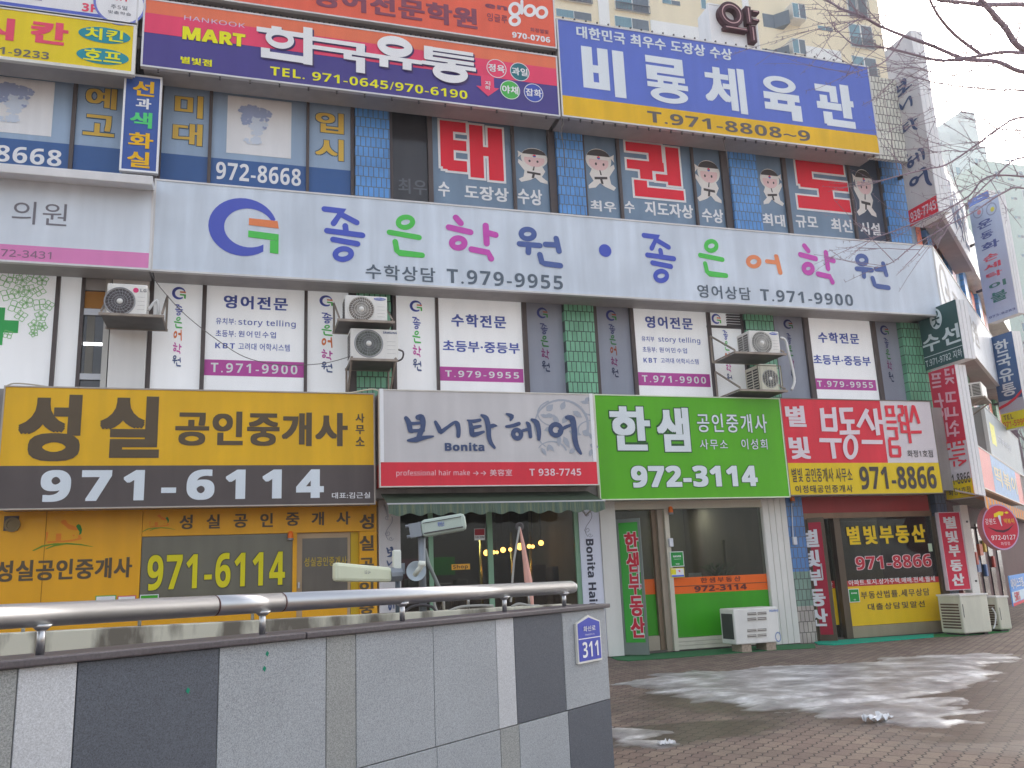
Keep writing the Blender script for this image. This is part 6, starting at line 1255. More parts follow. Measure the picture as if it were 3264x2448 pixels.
mb = MB(); strip(mb, lambda x, y: RP.at(a + x*s, b + y*s, .007), [(.0, .44), (.02, .2), (.06, .06)], [.16, .07, .05]); mb.build('spoon', K((200, 200, 206), .5, .03), o)
mb = MB(); mb.tube([(a + .1, 13.1, b), (a + .5, 14.2, b + .05)], .02, 6); mb.build('bracket', DGREY, o)
NP = SIDE.off(.3); nu0 = NP.uv(('c4', 1025, 1150))[0]; nz1 = NP.uv(('c4', 1020, 1065))[1]; nz0 = NP.uv(('c4', 1060, 1335))[1]
o = thing('blue_banner', 'blue and white price banner with red figures on the wing at the right edge', 'banner', NP.at(nu0 + 1, nz0)); part(NP, (nu0, nu0 + 3, nz0, nz1), -.02, 0, 'cloth', K((96, 146, 206), .5, .06), o)
h = nz1 - nz0; bandr(NP, nu0, nu0 + 3, nz0 + h*.12, nz0 + h*.46, K((186, 204, 224), .5, .05), o); bandr(NP, nu0, nu0 + 3, nz0, nz0 + h*.1, RL, o)
txt(NP, '아이스크림', nu0 + .05, (nu0 + 2.3, nz0 + h*.55, nz0 + h*.9), LWHITE, o, bold=.03, lay=3); txt(NP, '50%', nu0 + .35, (nu0 + 1.3, nz0 + h*.14, nz0 + h*.44), RL, o, bold=.03, lay=3)
WG = SIDE.off(-.5)

for k, (u, z0, z1, cc) in enumerate(((1.05, .2, 2.0, (40, 34, 36)), (2.2, .5, 2.1, (58, 46, 40)), (3.85, .1, 2.2, (34, 32, 36)), (5.2, .3, 2.1, (66, 52, 40)), (6.6, .1, 2.2, (36, 36, 42)), (8.2, .3, 2.2, (54, 44, 44)), (10, .2, 2.2, (34, 32, 34)))):
    mb = MB(); mb.pbox(WIN, u, u + .85, z0, z1, -.3, -.27); mb.build('wing_doorway', K(cc, .2, .3, 'dim_doorway', spec=.5), B)
for k, (u, z, cc) in enumerate(((3.9, 1.1, (196, 160, 70)), (4.3, .8, (110, 130, 70)), (5.3, 1.2, (190, 80, 60)), (6.7, .9, (80, 110, 160)), (7.1, 1.5, (210, 180, 90)), (8.4, 1.1, (180, 70, 60)), (9.1, 1.6, (90, 140, 110)))):
    mb = MB(); mb.pbox(WIN, u, u + .3, z, z + .3, -.265, -.2); mb.build('shelf_goods', K(cc, .5, .25, 'shelf_goods'), B, bevel=.02)
# ------------------------------------------------------------------ air conditioners
ACW = K((214, 212, 206), .45, .08, 'ac_white'); ACC = K((206, 204, 188), .5, .14, 'ac_cream'); BRK = K((150, 140, 130), .6, .25, 'rusty_bracket', metal=.2)
def ac(label, y, tl, br, depth, mat=ACW, fan=None, logo=None, ltxt=None, style='fan', hose=None, group='air conditioners on the facade', side=True):
    pl = FY(y); R = pl.rect(tl, br); o = thing('air_conditioner', label, 'air conditioner', pl.at((R[0]+R[1])/2, R[2], -depth/2), group)
    part(pl, R, -depth, 0, 'casing', mat, o, bevel=.018)
    w = R[1]-R[0]; h = R[3]-R[2]
    if fan:
        a, b = pl.uv(fan[:3]); r = fan[3]*h; 
        mb = MB(); mb.lathe(pl, a, b, [(.001, .003), (r, .003)], 36); mb.build('fan_recess', K(fan[4], .6, .2, 'fan_dark'), o)
        mb = MB(); mb.lathe(pl, a, b, [(r*1.02, .004), (r*1.08, .012), (r*1.12, .004)], 40)
        for q in (.35, .55, .78): mb.lathe(pl, a, b, [(r*q - .003, .010), (r*q + .003, .010)], 36)
        n = fan[5]
        for k in range(n):
            an = 2*math.pi*k/n; da = .28; 
            p0 = pl.at(a + r*.2*math.cos(an), b + r*.2*math.sin(an), .011); p1 = pl.at(a + r*.6*math.cos(an + da*.5), b + r*.6*math.sin(an + da*.5), .014); p2 = pl.at(a + r*1.02*math.cos(an + da), b + r*1.02*math.sin(an + da), .008)
            mb.tube([p0, p1, p2], .0028, 4, cap=False)
        mb.build('fan_grille', K((150, 150, 152), .4, .1) if fan[4][0] < 110 else ACW, o)
        mb = MB(); mb.lathe(pl, a, b, [(r*.22, .006), (r*.20, .018), (.001, .022)], 24); mb.build('fan_hub', ACW, o, smooth=True)
        mb = MB()
        for k in range(5):
            a0 = k*2*math.pi/5; mb.poly([pl.at(a + r*q*math.cos(a0 + t), b + r*q*math.sin(a0 + t), .0045 + .001*(t > .3)) for q, t in ((.2, 0), (.95, .1), (.97, .7), (.2, .5))])
        mb.build('fan_blade', K(tuple(min(255, int(v*.8)) for v in fan[4]), .5, .1), o)
    if side:
        mb = MB(); n = 8; zs = [R[2] + h*(.1 + .8*k/n) for k in range(n)]
        for z in zs:
            for j in range(2):
                y0 = y + depth*(.12 + .42*j); mb.box(R[0] - .004, R[0] + .002, y0, y0 + depth*.34, z, z + h*.06)
        mb.build('side_louvre', K((70, 66, 62), .6, .2), o)
    mb = MB()
    for k in range(4): z = R[2] + h*(.2 + .13*k); mb.pbox(pl, R[0] + w*.76, R[0] + w*.94, z, z + .004, 0, .003)
    if style == 'fan': mb.build('crease', K((170, 168, 164), .5, .05), o)
    return o, pl, R
def sbrand(pl, R, o, s, oval):
    w = R[1]-R[0]; h = R[3]-R[2]
    if oval:
        a, b = R[0] + w*.82, R[3] - h*.11; mb = MB(); mb.disc(pl, a, b, w*.14, h*.055, .004, 28); mb.build('logo', K((66, 84, 160), .4, .02), o)
        txt(pl, s, a - w*.115, (a + w*.115, b - h*.022, b + h*.022), LWHITE, o, bold=.04, lay=3)
    else: txt(pl, s, R[0] + w*.68, (R[0] + w*.97, R[3] - h*.15, R[3] - h*.08), K((70, 84, 120), .5, .02), o, bold=.03)
def bracket(label, y, x0, x1, z, depth, h, group='steel brackets carrying the air conditioners'):
    o = thing('wall_bracket', label, 'wall bracket', ((x0+x1)/2, y + depth/2, z), group); mb = MB()
    def bar(a, b, t=.018): mb.tube([a, b], t, 4)
    for x in (x0, x1):
        bar((x, y, z), (x, 14.0, z)); bar((x, 13.99, z), (x, 13.99, z + h)); bar((x, 13.99, z + h), (x, y + .02, z + .03))
    mb.box(x0 - .03, x1 + .03, y - .02, y + .02, z - .035, z); mb.box(x0 - .03, x1 + .03, 13.9, 13.94, z - .035, z)
    mb.build('frame', BRK, o); mb = MB(); mb.box(x0, x1, y + .03, 13.89, z - .03, z - .02); mb.build('tray', K((92, 88, 84), .6, .2), o)
    return o
def hose(pts, r, label, mat=None, parent=None, grp=None):
    mb = MB(); P = []
    for i in range(len(pts) - 1):
        p0, p1, p2, p3 = [Vector(pts[max(0, min(len(pts)-1, i + k))]) for k in (-1, 0, 1, 2)]
        for t in (0, .2, .4, .6, .8): P.append(.5*((2*p1) + (-p0+p2)*t + (2*p0-5*p1+4*p2-p3)*t*t + (-p0+3*p1-3*p2+p3)*t**3))
    P.append(Vector(pts[-1])); mb.tube(P, r, 7); ob = mb.build('hose' if parent else 'cable', mat or K((206, 206, 204), .5, .05), parent, smooth=True)
    if not parent: tag(ob, label, 'cable', grp)
    return ob
AY_ = 13.3
o, pl, R = ac('white air conditioner with a round dark fan and a pink badge, on the clinic wall', AY_, ('a5', 797, 808), ('a5', 1118, 1062), .35, fan=('a5', 905, 948, .40, (84, 78, 78), 22))
a, b = pl.uv(('a5', 1027, 866)); mb = MB(); mb.disc(pl, a, b, .038, .038, .004); mb.build('logo', K((196, 70, 110), .4, .03), o); txt(pl, 'LG', ('a5', 1060, 856), ('a5', 1108, 882), GREY, o, bold=.03)
hose([pl.at(R[1] + .01, R[2] + .12, -.1), pl.at(R[1] + .12, R[2] + .28, -.1), pl.at(R[1] + .14, R[2] + .08, -.15), pl.at(R[1] + .02, R[2] + .02, -.25)], .022, '', parent=o)
bracket('steel bracket under the clinic wall air conditioner', 13.2, FY(13.2).uv(('a5', 760, 1080))[0], FY(13.2).uv(('a5', 1222, 1100))[0], R[2] - .005, .8, .55)
o, pl, R = ac('white air conditioner with an oval blue badge, upper of the pair left of centre', AY_, ('a6', 552, 838), ('a6', 852, 1035), .35, fan=('a6', 668, 941, .455, (120, 112, 104), 30)); sbrand(pl, R, o, 'SAMSUNG', True)
bracket('steel bracket under the upper air conditioner left of centre', 13.2, FY(13.2).uv(('a6', 512, 1050))[0], FY(13.2).uv(('a6', 890, 1045))[0], R[2] - .005, .8, .5)
o, pl, R = ac('white air conditioner with grey blue lettering, lower of the pair left of centre', AY_, ('a6', 590, 1072), ('a6', 930, 1300), .38, fan=('a6', 720, 1183, .41, (104, 108, 100), 26)); sbrand(pl, R, o, 'SAMSUNG', False)
hose([pl.at(R[1], R[2] + .2, -.1), pl.at(R[1] + .09, R[2] + .16, -.1), pl.at(R[1] + .08, R[2] + .06, -.15), pl.at(R[1] - .02, R[2] + .02, -.2)], .014, '', DGREY, o)
bracket('steel bracket under the lower air conditioner left of centre', 13.25, R[0] + .02, R[1] - .05, R[2] - .005, .7, -.55)
o, pl, R = ac('white air conditioner with a blue oval badge, upper of the pair right of centre', AY_, ('a7', 1648, 1068), ('a7', 1918, 1270), .42, fan=('a7', 1758, 1175, .47, (128, 128, 124), 34)); sbrand(pl, R, o, 'SAMSUNG', True)
bracket('steel bracket under the upper air conditioner right of centre', 13.2, FY(13.2).uv(('a7', 1545, 1290))[0], FY(13.2).uv(('a7', 1950, 1285))[0], R[2] - .005, .8, .5)
q = [('c8', 1660, 90), ('c8', 1715, 120), ('c8', 1750, 260), ('c8', 1790, 420), ('c8', 1812, 560), ('c8', 1780, 655)]
hose([FY(13.35).hit(p) for p in q], .024, '', parent=o)
o, pl, R = ac('old dusty cream air conditioner with a square grille, lower of the pair right of centre', AY_, ('a7', 1738, 1345), ('a7', 1905, 1572), .5, mat=ACC, fan=('a7', 1828, 1470, .30, (104, 102, 94), 16))
R = (R[0], R[1] + .18, R[2], R[3]); mb = MB(); a, b = pl.uv(('a7', 1826, 1470)); s = .245
for z0, z1, x0, x1 in ((-s, s, -s, -s + .015), (-s, s, s - .015, s), (-s, -s + .015, -s, s), (s - .015, s, -s, s)): mb.pbox(pl, a + x0, a + x1, b + z0, b + z1, .001, .014)
mb.build('grille_frame', K((120, 116, 100), .5, .15), o); mb = MB()
for k in range(9): mb.pbox(pl, a - s + .02 + k*.055, a - s + .026 + k*.055, b - s + .016, b + s - .016, .012, .016)
mb.build('grille', ACC, o)
bracket('steel bracket under the old cream air conditioner right of centre', 13.2, FY(13.2).uv(('a7', 1590, 1610))[0], FY(13.2).uv(('a7', 1960, 1590))[0], R[2] - .005, .8, .5)
# units standing on the pavement
o, pl, R = ac('white floor standing air conditioner with four slotted vents on two bricks before the green shop', 13.15, ('b5', 1345, 975), ('b5', 1768, 1318), .45, style='slot', side=False, group='air conditioners standing on the pavement')
mb = MB()
for y0, y1 in ((1022, 1058), (1068, 1105), (1168, 1205), (1215, 1252)):
    q = pl.rect(('b5', 1470, y0), ('b5', 1642, y1)); m_ = (q[0]+q[1])/2
    for a, b in ((q[0], m_ - .012), (m_ + .012, q[1])): mb.pbox(pl, a, b, q[2], q[3], .0, .004)
mb.build('vent_slot', K((96, 86, 80), .6, .15), o); mb = MB()
for y0 in (1035, 1050, 1082, 1098, 1180, 1196, 1228, 1244): q = pl.rect(('b5', 1472, y0), ('b5', 1640, y0 + 3)); mb.pbox(pl, q[0], q[1], q[2], q[3], .005, .01)
mb.build('slat', K((190, 186, 178), .5, .1), o)
txt(pl, 'ISUNG', ('b5', 1662, 1002), ('b5', 1742, 1025), K((80, 110, 170), .5, .03), o, bold=.03)
a, b = pl.uv(('b5', 1742, 1245)); mb = MB(); mb.ring(pl, a, b, .055, .08, .014, .02, .004); mb.build('logo', K((120, 136, 170), .5, .03), o)
mb = MB(); mb.box(R[0] - .003, R[0] + .001, 13.2, 13.55, R[2] + .08, R[3] - .08); mb.build('side_grille', K((66, 66, 66), .6, .2), o)
gx0, gx1, gz = R[0], R[1], R[2]
hose([pl.at(R[1] - .05, R[3] - .02, -.1), pl.at(R[1] + .09, R[3] - .05, -.2), pl.at(R[1] + .10, R[3] - .35, -.2), pl.at(R[1] + .16, .25, -.25), pl.at(R[1] + .08, .1, -.3)], .016, '', parent=o)
for x, lb in ((gx0 + .2, 'left'), (gx1 - .16, 'right')):
    mb = MB(); mb.box(x - .09, x + .09, 13.18, 13.5, .004, max(.05, gz)); tag(mb.build('brick', speck('brick_block', (150, 136, 122), .3, 60), bevel=.006), 'grey block under the %s end of the slotted air conditioner' % lb, 'block', 'blocks under the air conditioner')
def plainac(label, y, tl, br, depth, sl):
    pl = FY(y); R = pl.rect(tl, br); o = thing('air_conditioner', label, 'air conditioner', (R[0]+.3, y, .02), 'air conditioners standing on the pavement')
    mb = MB(); mb.pbox(pl, R[0], R[1], .04, R[3], -depth, 0); mb.build('casing', ACC, o, bevel=.025)
    part(pl, (R[0] - .012, R[1] + .012, R[3] - .02, R[3] + .012), -depth - .01, .012, 'top_cover', ACW, o, bevel=.006)
    q = pl.rect(*sl); part(pl, q, -.01, .006, 'handle_slot', DGREY, o, bevel=.004)
    mb = MB()
    for k in range(9): z = .12 + (R[3] - .25)*k/9; mb.box(R[0] - .004, R[0] + .002, y + .06, y + depth - .06, z, z + .03)
    mb.build('side_grille', K((96, 78, 68), .6, .2), o)
    mb = MB(); mb.pbox(pl, R[0] + .05, R[0] + .13, .003, .041, -depth + .05, -.05); mb.pbox(pl, R[1] - .13, R[1] - .05, .003, .041, -depth + .05, -.05); mb.build('foot', DGREY, o)
    return R
plainac('squat plain cream air conditioner standing on the pavement below the upright red board', 13.2, ('b7', 1650, 928), ('b7', 1935, 1222), .55, (('b7', 1676, 1020), ('b7', 1698, 1138)))
plainac('narrow plain cream air conditioner standing farthest right at the bend of the building', 13.45, ('b7', 1968, 950), ('b7', 2115, 1238), .5, (('b7', 1998, 1050), ('b7', 2018, 1160)))
hose([FY(13.4).hit(('b7', x, y)) for x, y in ((1935, 1055), (1965, 1110), (1962, 1190), (1945, 1235))], .014, 'white cable looping down between the two plain cream air conditioners')
# unit on the wing
lp = SIDE.off(.25); R = lp.rect(('c3', 915, 715), ('c3', 1000, 930)); o = thing('air_conditioner', 'white air conditioner with a slatted end hanging on the oblique wing', 'air conditioner', lp.at(R[0], R[2]), 'air conditioners on the facade')
part(lp, (R[0], R[0] + .85, R[2], R[3]), -.38, 0, 'casing', ACW, o, bevel=.015); mb = MB(); h = R[3]-R[2]
for k in range(8):
    for j in range(2): mb.pbox(lp, R[0] - .005, R[0] + .002, R[2] + h*(.1 + .1*k), R[2] + h*(.16 + .1*k), -.36 + .18*j, -.21 + .18*j)
mb.build('side_louvre', K((70, 66, 62), .6, .2), o)
o = thing('wall_bracket', 'steel bracket under the air conditioner on the oblique wing', 'wall bracket', lp.at(R[0], R[2] - .05), 'steel brackets carrying the air conditioners'); mb = MB(); mb.pbox(lp, R[0] - .05, R[0] + .9, R[2] - .05, R[2] - .01, -.8, .05); mb.tube([lp.at(R[0], R[2] - .05, 0), lp.at(R[0], R[2] - .5, -.75)], .018, 4); mb.tube([lp.at(R[0] + .85, R[2] - .05, 0), lp.at(R[0] + .85, R[2] - .5, -.75)], .018, 4); mb.build('frame', BRK, o)

# green mats on the pavement
def mat_strip(pts, label, m, h=.012):
    mb = MB(); P = [ground(p) for p in pts]; pl = PL((0, 0, 0), (1, 0, 0), (0, 1, 0)); mb.prism(pl, [(p.x, p.y) for p in P], .002, h); tag(mb.build('floor_mat', m), label, 'mat', 'mats before the shops')
TURF = speck('turf_mat', (52, 104, 66), .5, 120, .9)
mat_strip([('b5', 232, 1412), ('b5', 320, 1452), ('b5', 420, 1460), ('b5', 800, 1435), ('b5', 1300, 1395), ('b5', 1700, 1365), ('b5', 2074, 1345), ('b5', 2060, 1310), ('b5', 1400, 1330), ('b5', 830, 1365), ('b5', 380, 1395)], 'dark green turf mat along the green shop front', TURF)
mat_strip([('b7', 385, 1350), ('b7', 430, 1375), ('b7', 560, 1380), ('b7', 1000, 1345), ('b7', 1430, 1310), ('b7', 1430, 1285), ('b7', 900, 1320), ('b7', 600, 1340)], 'turquoise mat before the red shop door', speck('turquoise_mat', (44, 150, 124), .3, 120, .9), .02)
mat_strip([('b7', 1432, 1310), ('b7', 1700, 1298), ('b7', 2080, 1262), ('b7', 2090, 1240), ('b7', 1700, 1262), ('b7', 1432, 1285)], 'grass green mat under the plain cream air conditioners', speck('grass_mat', (50, 112, 60), .4, 120, .9), .008)

# loose cables on the facade
CAB = K((96, 92, 90), .6, .05)
hose([FY(13.35).hit(p) for p in (('a5', 1140, 735), ('a5', 1215, 850), ('a5', 1400, 1050), ('a5', 1640, 1240), ('a5', 1850, 1370), ('a6', 60, 1330), ('a6', 240, 1335), ('a6', 420, 1320), ('a6', 590, 1275))], .006, 'thin grey cable sagging from the clinic sign across the english poster', CAB)
hose([FY(13.5).hit(p) for p in (('b1', 50, 75), ('b1', 110, 55), ('b1', 240, 62), ('b1', 400, 85))], .01, 'pale cable looping over the left top of the yellow sign', K((170, 164, 150), .6, .05))
hose([FY(13.3).hit(p) for p in (('b2', 560, 108), ('b2', 900, 112), ('b2', 1060, 85), ('b2', 1170, 72), ('b2', 1235, 90))], .012, 'cream cable running along the right top of the yellow sign', K((196, 190, 170), .6, .05))
hose([FY(13.5).hit(p) for p in (('a3', 70, 540), ('a3', 90, 800), ('a3', 95, 1000), ('a3', 130, 1140), ('a3', 110, 1230), ('a3', 140, 1400), ('a3', 150, 1640))], .009, 'dark cable hanging beside the left edge of the blue gym sign', CAB)
hose([FY(13.5).hit(p) for p in (('a3', 1635, 1300), ('a3', 1670, 1450), ('a3', 1690, 1640))], .009, 'dark cable on the blue tiles under the middle of the gym sign', CAB)
hose([FY(13.7).hit(p) for p in (('a1', 1090, 20), ('a1', 1075, 200), ('a1', 1085, 400), ('a1', 1080, 560))], .014, 'grey cable bundle in the gap left of the mart sign', CAB)

# ------------------------------------------------------------------ basement stair: granite parapets, rails, antennas
WB = CAM + ray(('b8', 2132, 152)) * (6.0 / ray(('b8', 2132, 152)).y)
WP = PL((WB.x, WB.y, 0), E2)                                          # street face of the near parapet; u = 0 at its right end
zc = WB.z                                                             # underside of the coping
ctop = WP.off(.03).uv(('b8', 2132, 138))[1]
Lw = -WP.uv(('b8', -60, 400))[0]
o = thing('granite_parapet', 'low parapet of grey granite slabs with a dark coping in the left foreground', 'parapet wall', WP.at(-Lw/2, 0), None); GP = o
mb = MB(); mb.pbox(WP, -Lw - 2.5, -.02, 0, zc - .002, -.24, -.025); mb.pbox(WP, -.02, -.003, 0, zc - .002, -.24, -.03); mb.build('core', K((90, 88, 86), .8, .1), o)
G1 = speck('granite_light', (147, 151, 154), .42, 300); G2 = speck('granite_dark', (78, 82, 89), .5, 300); G3 = speck('granite_mid', (138, 140, 138), .45, 300); G4 = speck('granite_pale', (176, 178, 180), .3, 300)
jz = WP.uv(('b8', 1830, 562))[1]
top = [(-60, 60, G3), (60, 270, G4), (270, 770, G2), (770, 1150, G1), (1150, 1255, G3), (1255, 1531, G1), (1531, 1755, G1), (1755, 1820, G4), (1820, 1990, G2), (1990, 2140, G1)]
def wu(x, y): return WP.uv(('b8', x, y))[0]
prev = None
for k, (x0, x1, m) in enumerate(top):
    ya = 430
    a = wu(x0, ya) if k else -Lw - 2.5; b = wu(x1, ya if x1 < 1900 else 320) if k < len(top) - 1 else 0.0
    mb = MB(); mb.pbox(WP, a + .0025, b - .0025, jz + .0025, zc - .003, -.024, 0); mb.build('granite_slab', m, o, bevel=.002)
low = [(-60, 480, G1), (480, 1000, G2), (1000, 1540, G1), (1540, 1765, G1), (1765, 1832, G3), (1832, 2008, G1), (2008, 2150, G2)]
for k, (x0, x1, m) in enumerate(low):
    a = wu(x0, 620) if k else -Lw - 2.5; b = wu(x1, 620) if k < len(low) - 1 else 0.0
    mb = MB(); mb.pbox(WP, a + .0025, b - .0025, 0.0, jz - .0025, -.024, 0); mb.build('granite_slab', m, o, bevel=.002)
mb = MB(); mb.pbox(WP, -.022, .0, 0.0, zc - .003, -.24, -.0245); mb.build('granite_slab', G1, o)
COP = speck('granite_coping', (76, 71, 73), .25, 120, .45)
cj = WP.uv(('b8', 1065, 250))[0]
mb = MB(); mb.pbox(WP, -Lw - 2.5, cj - .003, zc, ctop, -.27, .03); mb.build('coping', COP, o, bevel=.006); mb = MB(); mb.pbox(WP, cj + .003, .03, zc, ctop, -.27, .03); mb.build('coping', COP, o, bevel=.006)
mb = MB(); r = random.Random(2)
for x, y in ((940, 315), (930, 368), (660, 445)):
    a, b = WP.uv(('b8', x, y)); mb.poly([WP.at(a - .008, b, .002), WP.at(a + .004, b - .012, .002), WP.at(a + .012, b + .004, .002), WP.at(a, b + .014, .002)])
mb.build('paint_mark', K((30, 120, 96), .6, .05), o)
# address plate
NB = K((66, 74, 158), .4, .05, 'plate_blue'); AP = WP.off(.02)
def pp_(x, y): return AP.uv(('b3', x, y))
P = [pp_(*q) for q in ((1787, 1138), (1885, 1068), (1985, 1115), (2003, 1440), (1806, 1475))]
uL = (P[0][0] + P[4][0]) / 2; uR = (P[2][0] + P[3][0]) / 2; zB_ = (P[3][1] + P[4][1]) / 2; zS = (P[0][1] + P[2][1]) / 2; zA = P[1][1]
o = thing('address_plate', 'blue house shaped address plate numbered 311 on the end of the granite parapet', 'address plate', AP.at((uL+uR)/2, zB_))
def pent(i): return [(uL + i, zB_ + i), (uR - i, zB_ + i), (uR - i, zS - i*.4), ((uL+uR)/2, zA - i*1.2), (uL + i, zS - i*.4)]
mb = MB(); mb.prism(AP, pent(0), -.018, 0); mb.build('rim', K((206, 206, 200), .35, .05, metal=.2), o); mb = MB(); mb.poly([AP.at(a, b, .002) for a, b in pent(.013)]); mb.build('plate', NB, o)
wd = uR - uL; hh = zA - zB_; zl = zB_ + hh*.50
mb = MB(); mb.quad(AP.at(uL + .013, zl, .004), AP.at(uR - .013, zl, .004), AP.at(uR - .013, zl + .006, .004), AP.at(uL + .013, zl + .006, .004)); mb.build('rule', LWHITE, o)
txt(AP, '311', uL + wd*.17, (uR - wd*.17, zB_ + hh*.11, zB_ + hh*.44), LWHITE, o, bold=.025); txt(AP, '화신로', uL + wd*.25, (uR - wd*.25, zB_ + hh*.655, zB_ + hh*.77), LWHITE, o, bold=.01); txt(AP, 'Hwasin-ro', uL + wd*.31, (uR - wd*.31, zB_ + hh*.57, zB_ + hh*.61), LWHITE, o, bold=0.0)
# near rail
INOX = newmat('brushed_steel')[0]; b_ = INOX.node_tree.nodes['Principled BSDF']; b_.inputs['Metallic'].default_value = 1; b_.inputs['Roughness'].default_value = .27; b_.inputs['Base Color'].default_value = (.55, .55, .55, 1)
nt = INOX.node_tree; tc = nt.nodes.new('ShaderNodeTexCoord'); mp = nt.nodes.new('ShaderNodeMapping'); mp.inputs['Scale'].default_value = (2, 2, 40); nz = nt.nodes.new('ShaderNodeTexNoise'); nz.inputs['Scale'].default_value = 3; nz.inputs['Detail'].default_value = 6
nt.links.new(tc.outputs['Object'], mp.inputs[0]); nt.links.new(mp.outputs[0], nz.inputs['Vector']); mr = nt.nodes.new('ShaderNodeMapRange'); mr.inputs['To Min'].default_value = .30; mr.inputs['To Max'].default_value = .37; nt.links.new(nz.outputs[0], mr.inputs['Value']); nt.links.new(mr.outputs[0], b_.inputs['Roughness'])
RPn = WP.off(-.13)
ra, rb = RPn.uv(('b8', 0, 184)), RPn.uv(('b8', 2012, 79)); rad = .043
sl_ = (rb[1] - ra[1]) / (rb[0] - ra[0])
o = thing('stair_railing', 'fat round steel rail on short posts along the granite parapet', 'railing', RPn.at((ra[0]+rb[0])/2, ctop), None)
def rp(u): return RPn.at(u, ra[1] + (u - ra[0]) * sl_)
s1, s2 = RPn.uv(('b8', 755, 145))[0], RPn.uv(('b8', 990, 130))[0]
mb = MB(); e0 = ra[0] - 2.2
for u0, u1 in ((e0, s1 - .004), (s1 + .004, s2 - .004), (s2 + .004, rb[0])): mb.tube([rp(u0), rp(u1)], rad, 28)
q = rp(rb[0]); mb.tube([q, q + E2*.02 + Vector((0, 0, -.006)), q + E2*.035 + Vector((0, 0, -.02))], [rad, rad*.96, rad*.7], 28); mb.build('handrail', INOX, o, smooth=False)
hr = bpy.data.objects[o.children[0].name]; hr.data.polygons.foreach_set('use_smooth', [len(p.vertices) == 4 for p in hr.data.polygons])
RUST = K((88, 62, 60), .7, .2, 'rusty_seam')
mb = MB()
for u in (s1, s2): mb.tube([rp(u - .003), rp(u + .003)], rad*1.015, 28)
mb.build('joint_ring', RUST, o)
for x, y in ((145, 250), (925, 200), (1418, 160), (1778, 130), (1988, 115)):
    u = RPn.uv(('b8', x, y))[0]; p = rp(u); mb = MB(); mb.tube([Vector((p.x, p.y, ctop - .002)), Vector((p.x, p.y, p.z - rad*.7))], .015, 12); mb.tube([Vector((p.x, p.y, p.z - rad - .012)), Vector((p.x, p.y, p.z - rad*.8))], [.018, .04], 12); mb.build('post', INOX, o, smooth=True)
# far parapet with its own thin rail
FW = FY(7.4); z1 = FW.uv(('b8', 700, 207))[1]
xr_ = FW.uv(('b3', 1480, 995))[0]
o = thing('concrete_parapet', 'stained pale concrete parapet on the far side of the stair well', 'parapet wall', (0, 7.45, 0))
def stain_mat():
    m, nt, b = newmat('stained_concrete'); N = nt.nodes; L = nt.links; tc = N.new('ShaderNodeTexCoord'); mp = N.new('ShaderNodeMapping'); mp.inputs['Scale'].default_value = (3.5, 3.5, .9); L.new(tc.outputs['Object'], mp.inputs[0])
    n = N.new('ShaderNodeTexNoise'); n.inputs['Scale'].default_value = 1.4; n.inputs['Detail'].default_value = 8; L.new(mp.outputs[0], n.inputs['Vector']); cr = N.new('ShaderNodeValToRGB'); e = cr.color_ramp.elements; e[0].position = .40; e[0].color = rgb((104, 98, 88)); e[1].position = .56; e[1].color = rgb((192, 188, 172)); L.new(n.outputs[0], cr.inputs[0]); L.new(cr.outputs[0], b.inputs['Base Color']); b.inputs['Roughness'].default_value = .85; return m
mb = MB(); mb.box(-4, xr_ + .3, 7.4, 7.62, 0, z1); mb.build('wall', stain_mat(), o, bevel=.008)
mb = MB(); mb.hexa([(xr_ + .1, 7.38, 0), (xr_ + .3, 7.38, 0), (2.38, 6.15, 0), (2.2, 6.05, 0), (xr_ + .1, 7.38, z1 - .01), (xr_ + .3, 7.38, z1 - .01), (2.38, 6.15, z1 - .01), (2.2, 6.05, z1 - .01)]); mb.build('end_wall', CONC, o)
o = thing('stair_railing', 'thin steel rail on slim posts along the far concrete parapet, mostly hidden', 'railing', (0, 7.5, z1)); FR = FY(7.5)
pa, pb = FR.uv(('b8', 0, 186)), FR.uv(('b8', 1900, 84)); mb = MB(); zz = lambda x: pa[1] + (x - pa[0]) * (pb[1] - pa[1]) / (pb[0] - pa[0])
mb.tube([(-3.6, 7.5, zz(-3.6)), (pb[0], 7.5, pb[1])], .022, 10); mb.build('handrail', INOX, o, smooth=True)
for c, x, y in (('b8', 82, 225), ('b8', 492, 205), ('b8', 890, 185), ('b3', 686, 950), ('b3', 890, 925), ('b3', 1396, 915)):
    u = FR.uv((c, x, y))[0]; mb = MB(); mb.tube([(u, 7.5, z1 - .002), (u, 7.5, zz(u))], .013, 8); mb.build('post', INOX, o, smooth=True)
# antennas on the far parapet
POLE = K((128, 132, 136), .4, .08, 'galvanised', metal=.4); ANT = K((206, 208, 198), .45, .06, 'antenna_white'); AP2 = FY(7.5)
def P5(x, y, c='b3', yy=7.5): return FY(yy).hit((c, x, y))
p0 = P5(518, 1075); p1 = P5(512, 295)
o = thing('antenna_mast', 'grey mast carrying a tilted box antenna and a small dish behind the parapet', 'antenna mast', (p0.x, 7.5, z1))
mb = MB(); mb.tube([Vector((p0.x, 7.5, z1 - .02)), Vector((p0.x - .0, 7.5, p1.z))], .032, 12); mb.build('pole', POLE, o, smooth=True)
mb = MB(); mb.tube([P5(530, 520), P5(560, 640), P5(640, 820), P5(690, 900)], .016, 8); mb.build('feed_cable', K((120, 124, 120), .5, .05), o, smooth=True)
a = P5(500, 352, yy=7.4); b = P5(870, 288, yy=7.3); ax = (b - a); ln = ax.length; up = Vector((0, 0, 1)) - ax.normalized() * ax.normalized().z; BPn = PL(a, ax, up); hb = (P5(870, 235, yy=7.3) - P5(865, 380, yy=7.3)).length / 2
o2 = thing('panel_antenna', 'long grey box antenna tilted slightly upward on top of the mast', 'antenna', (a + b) / 2)
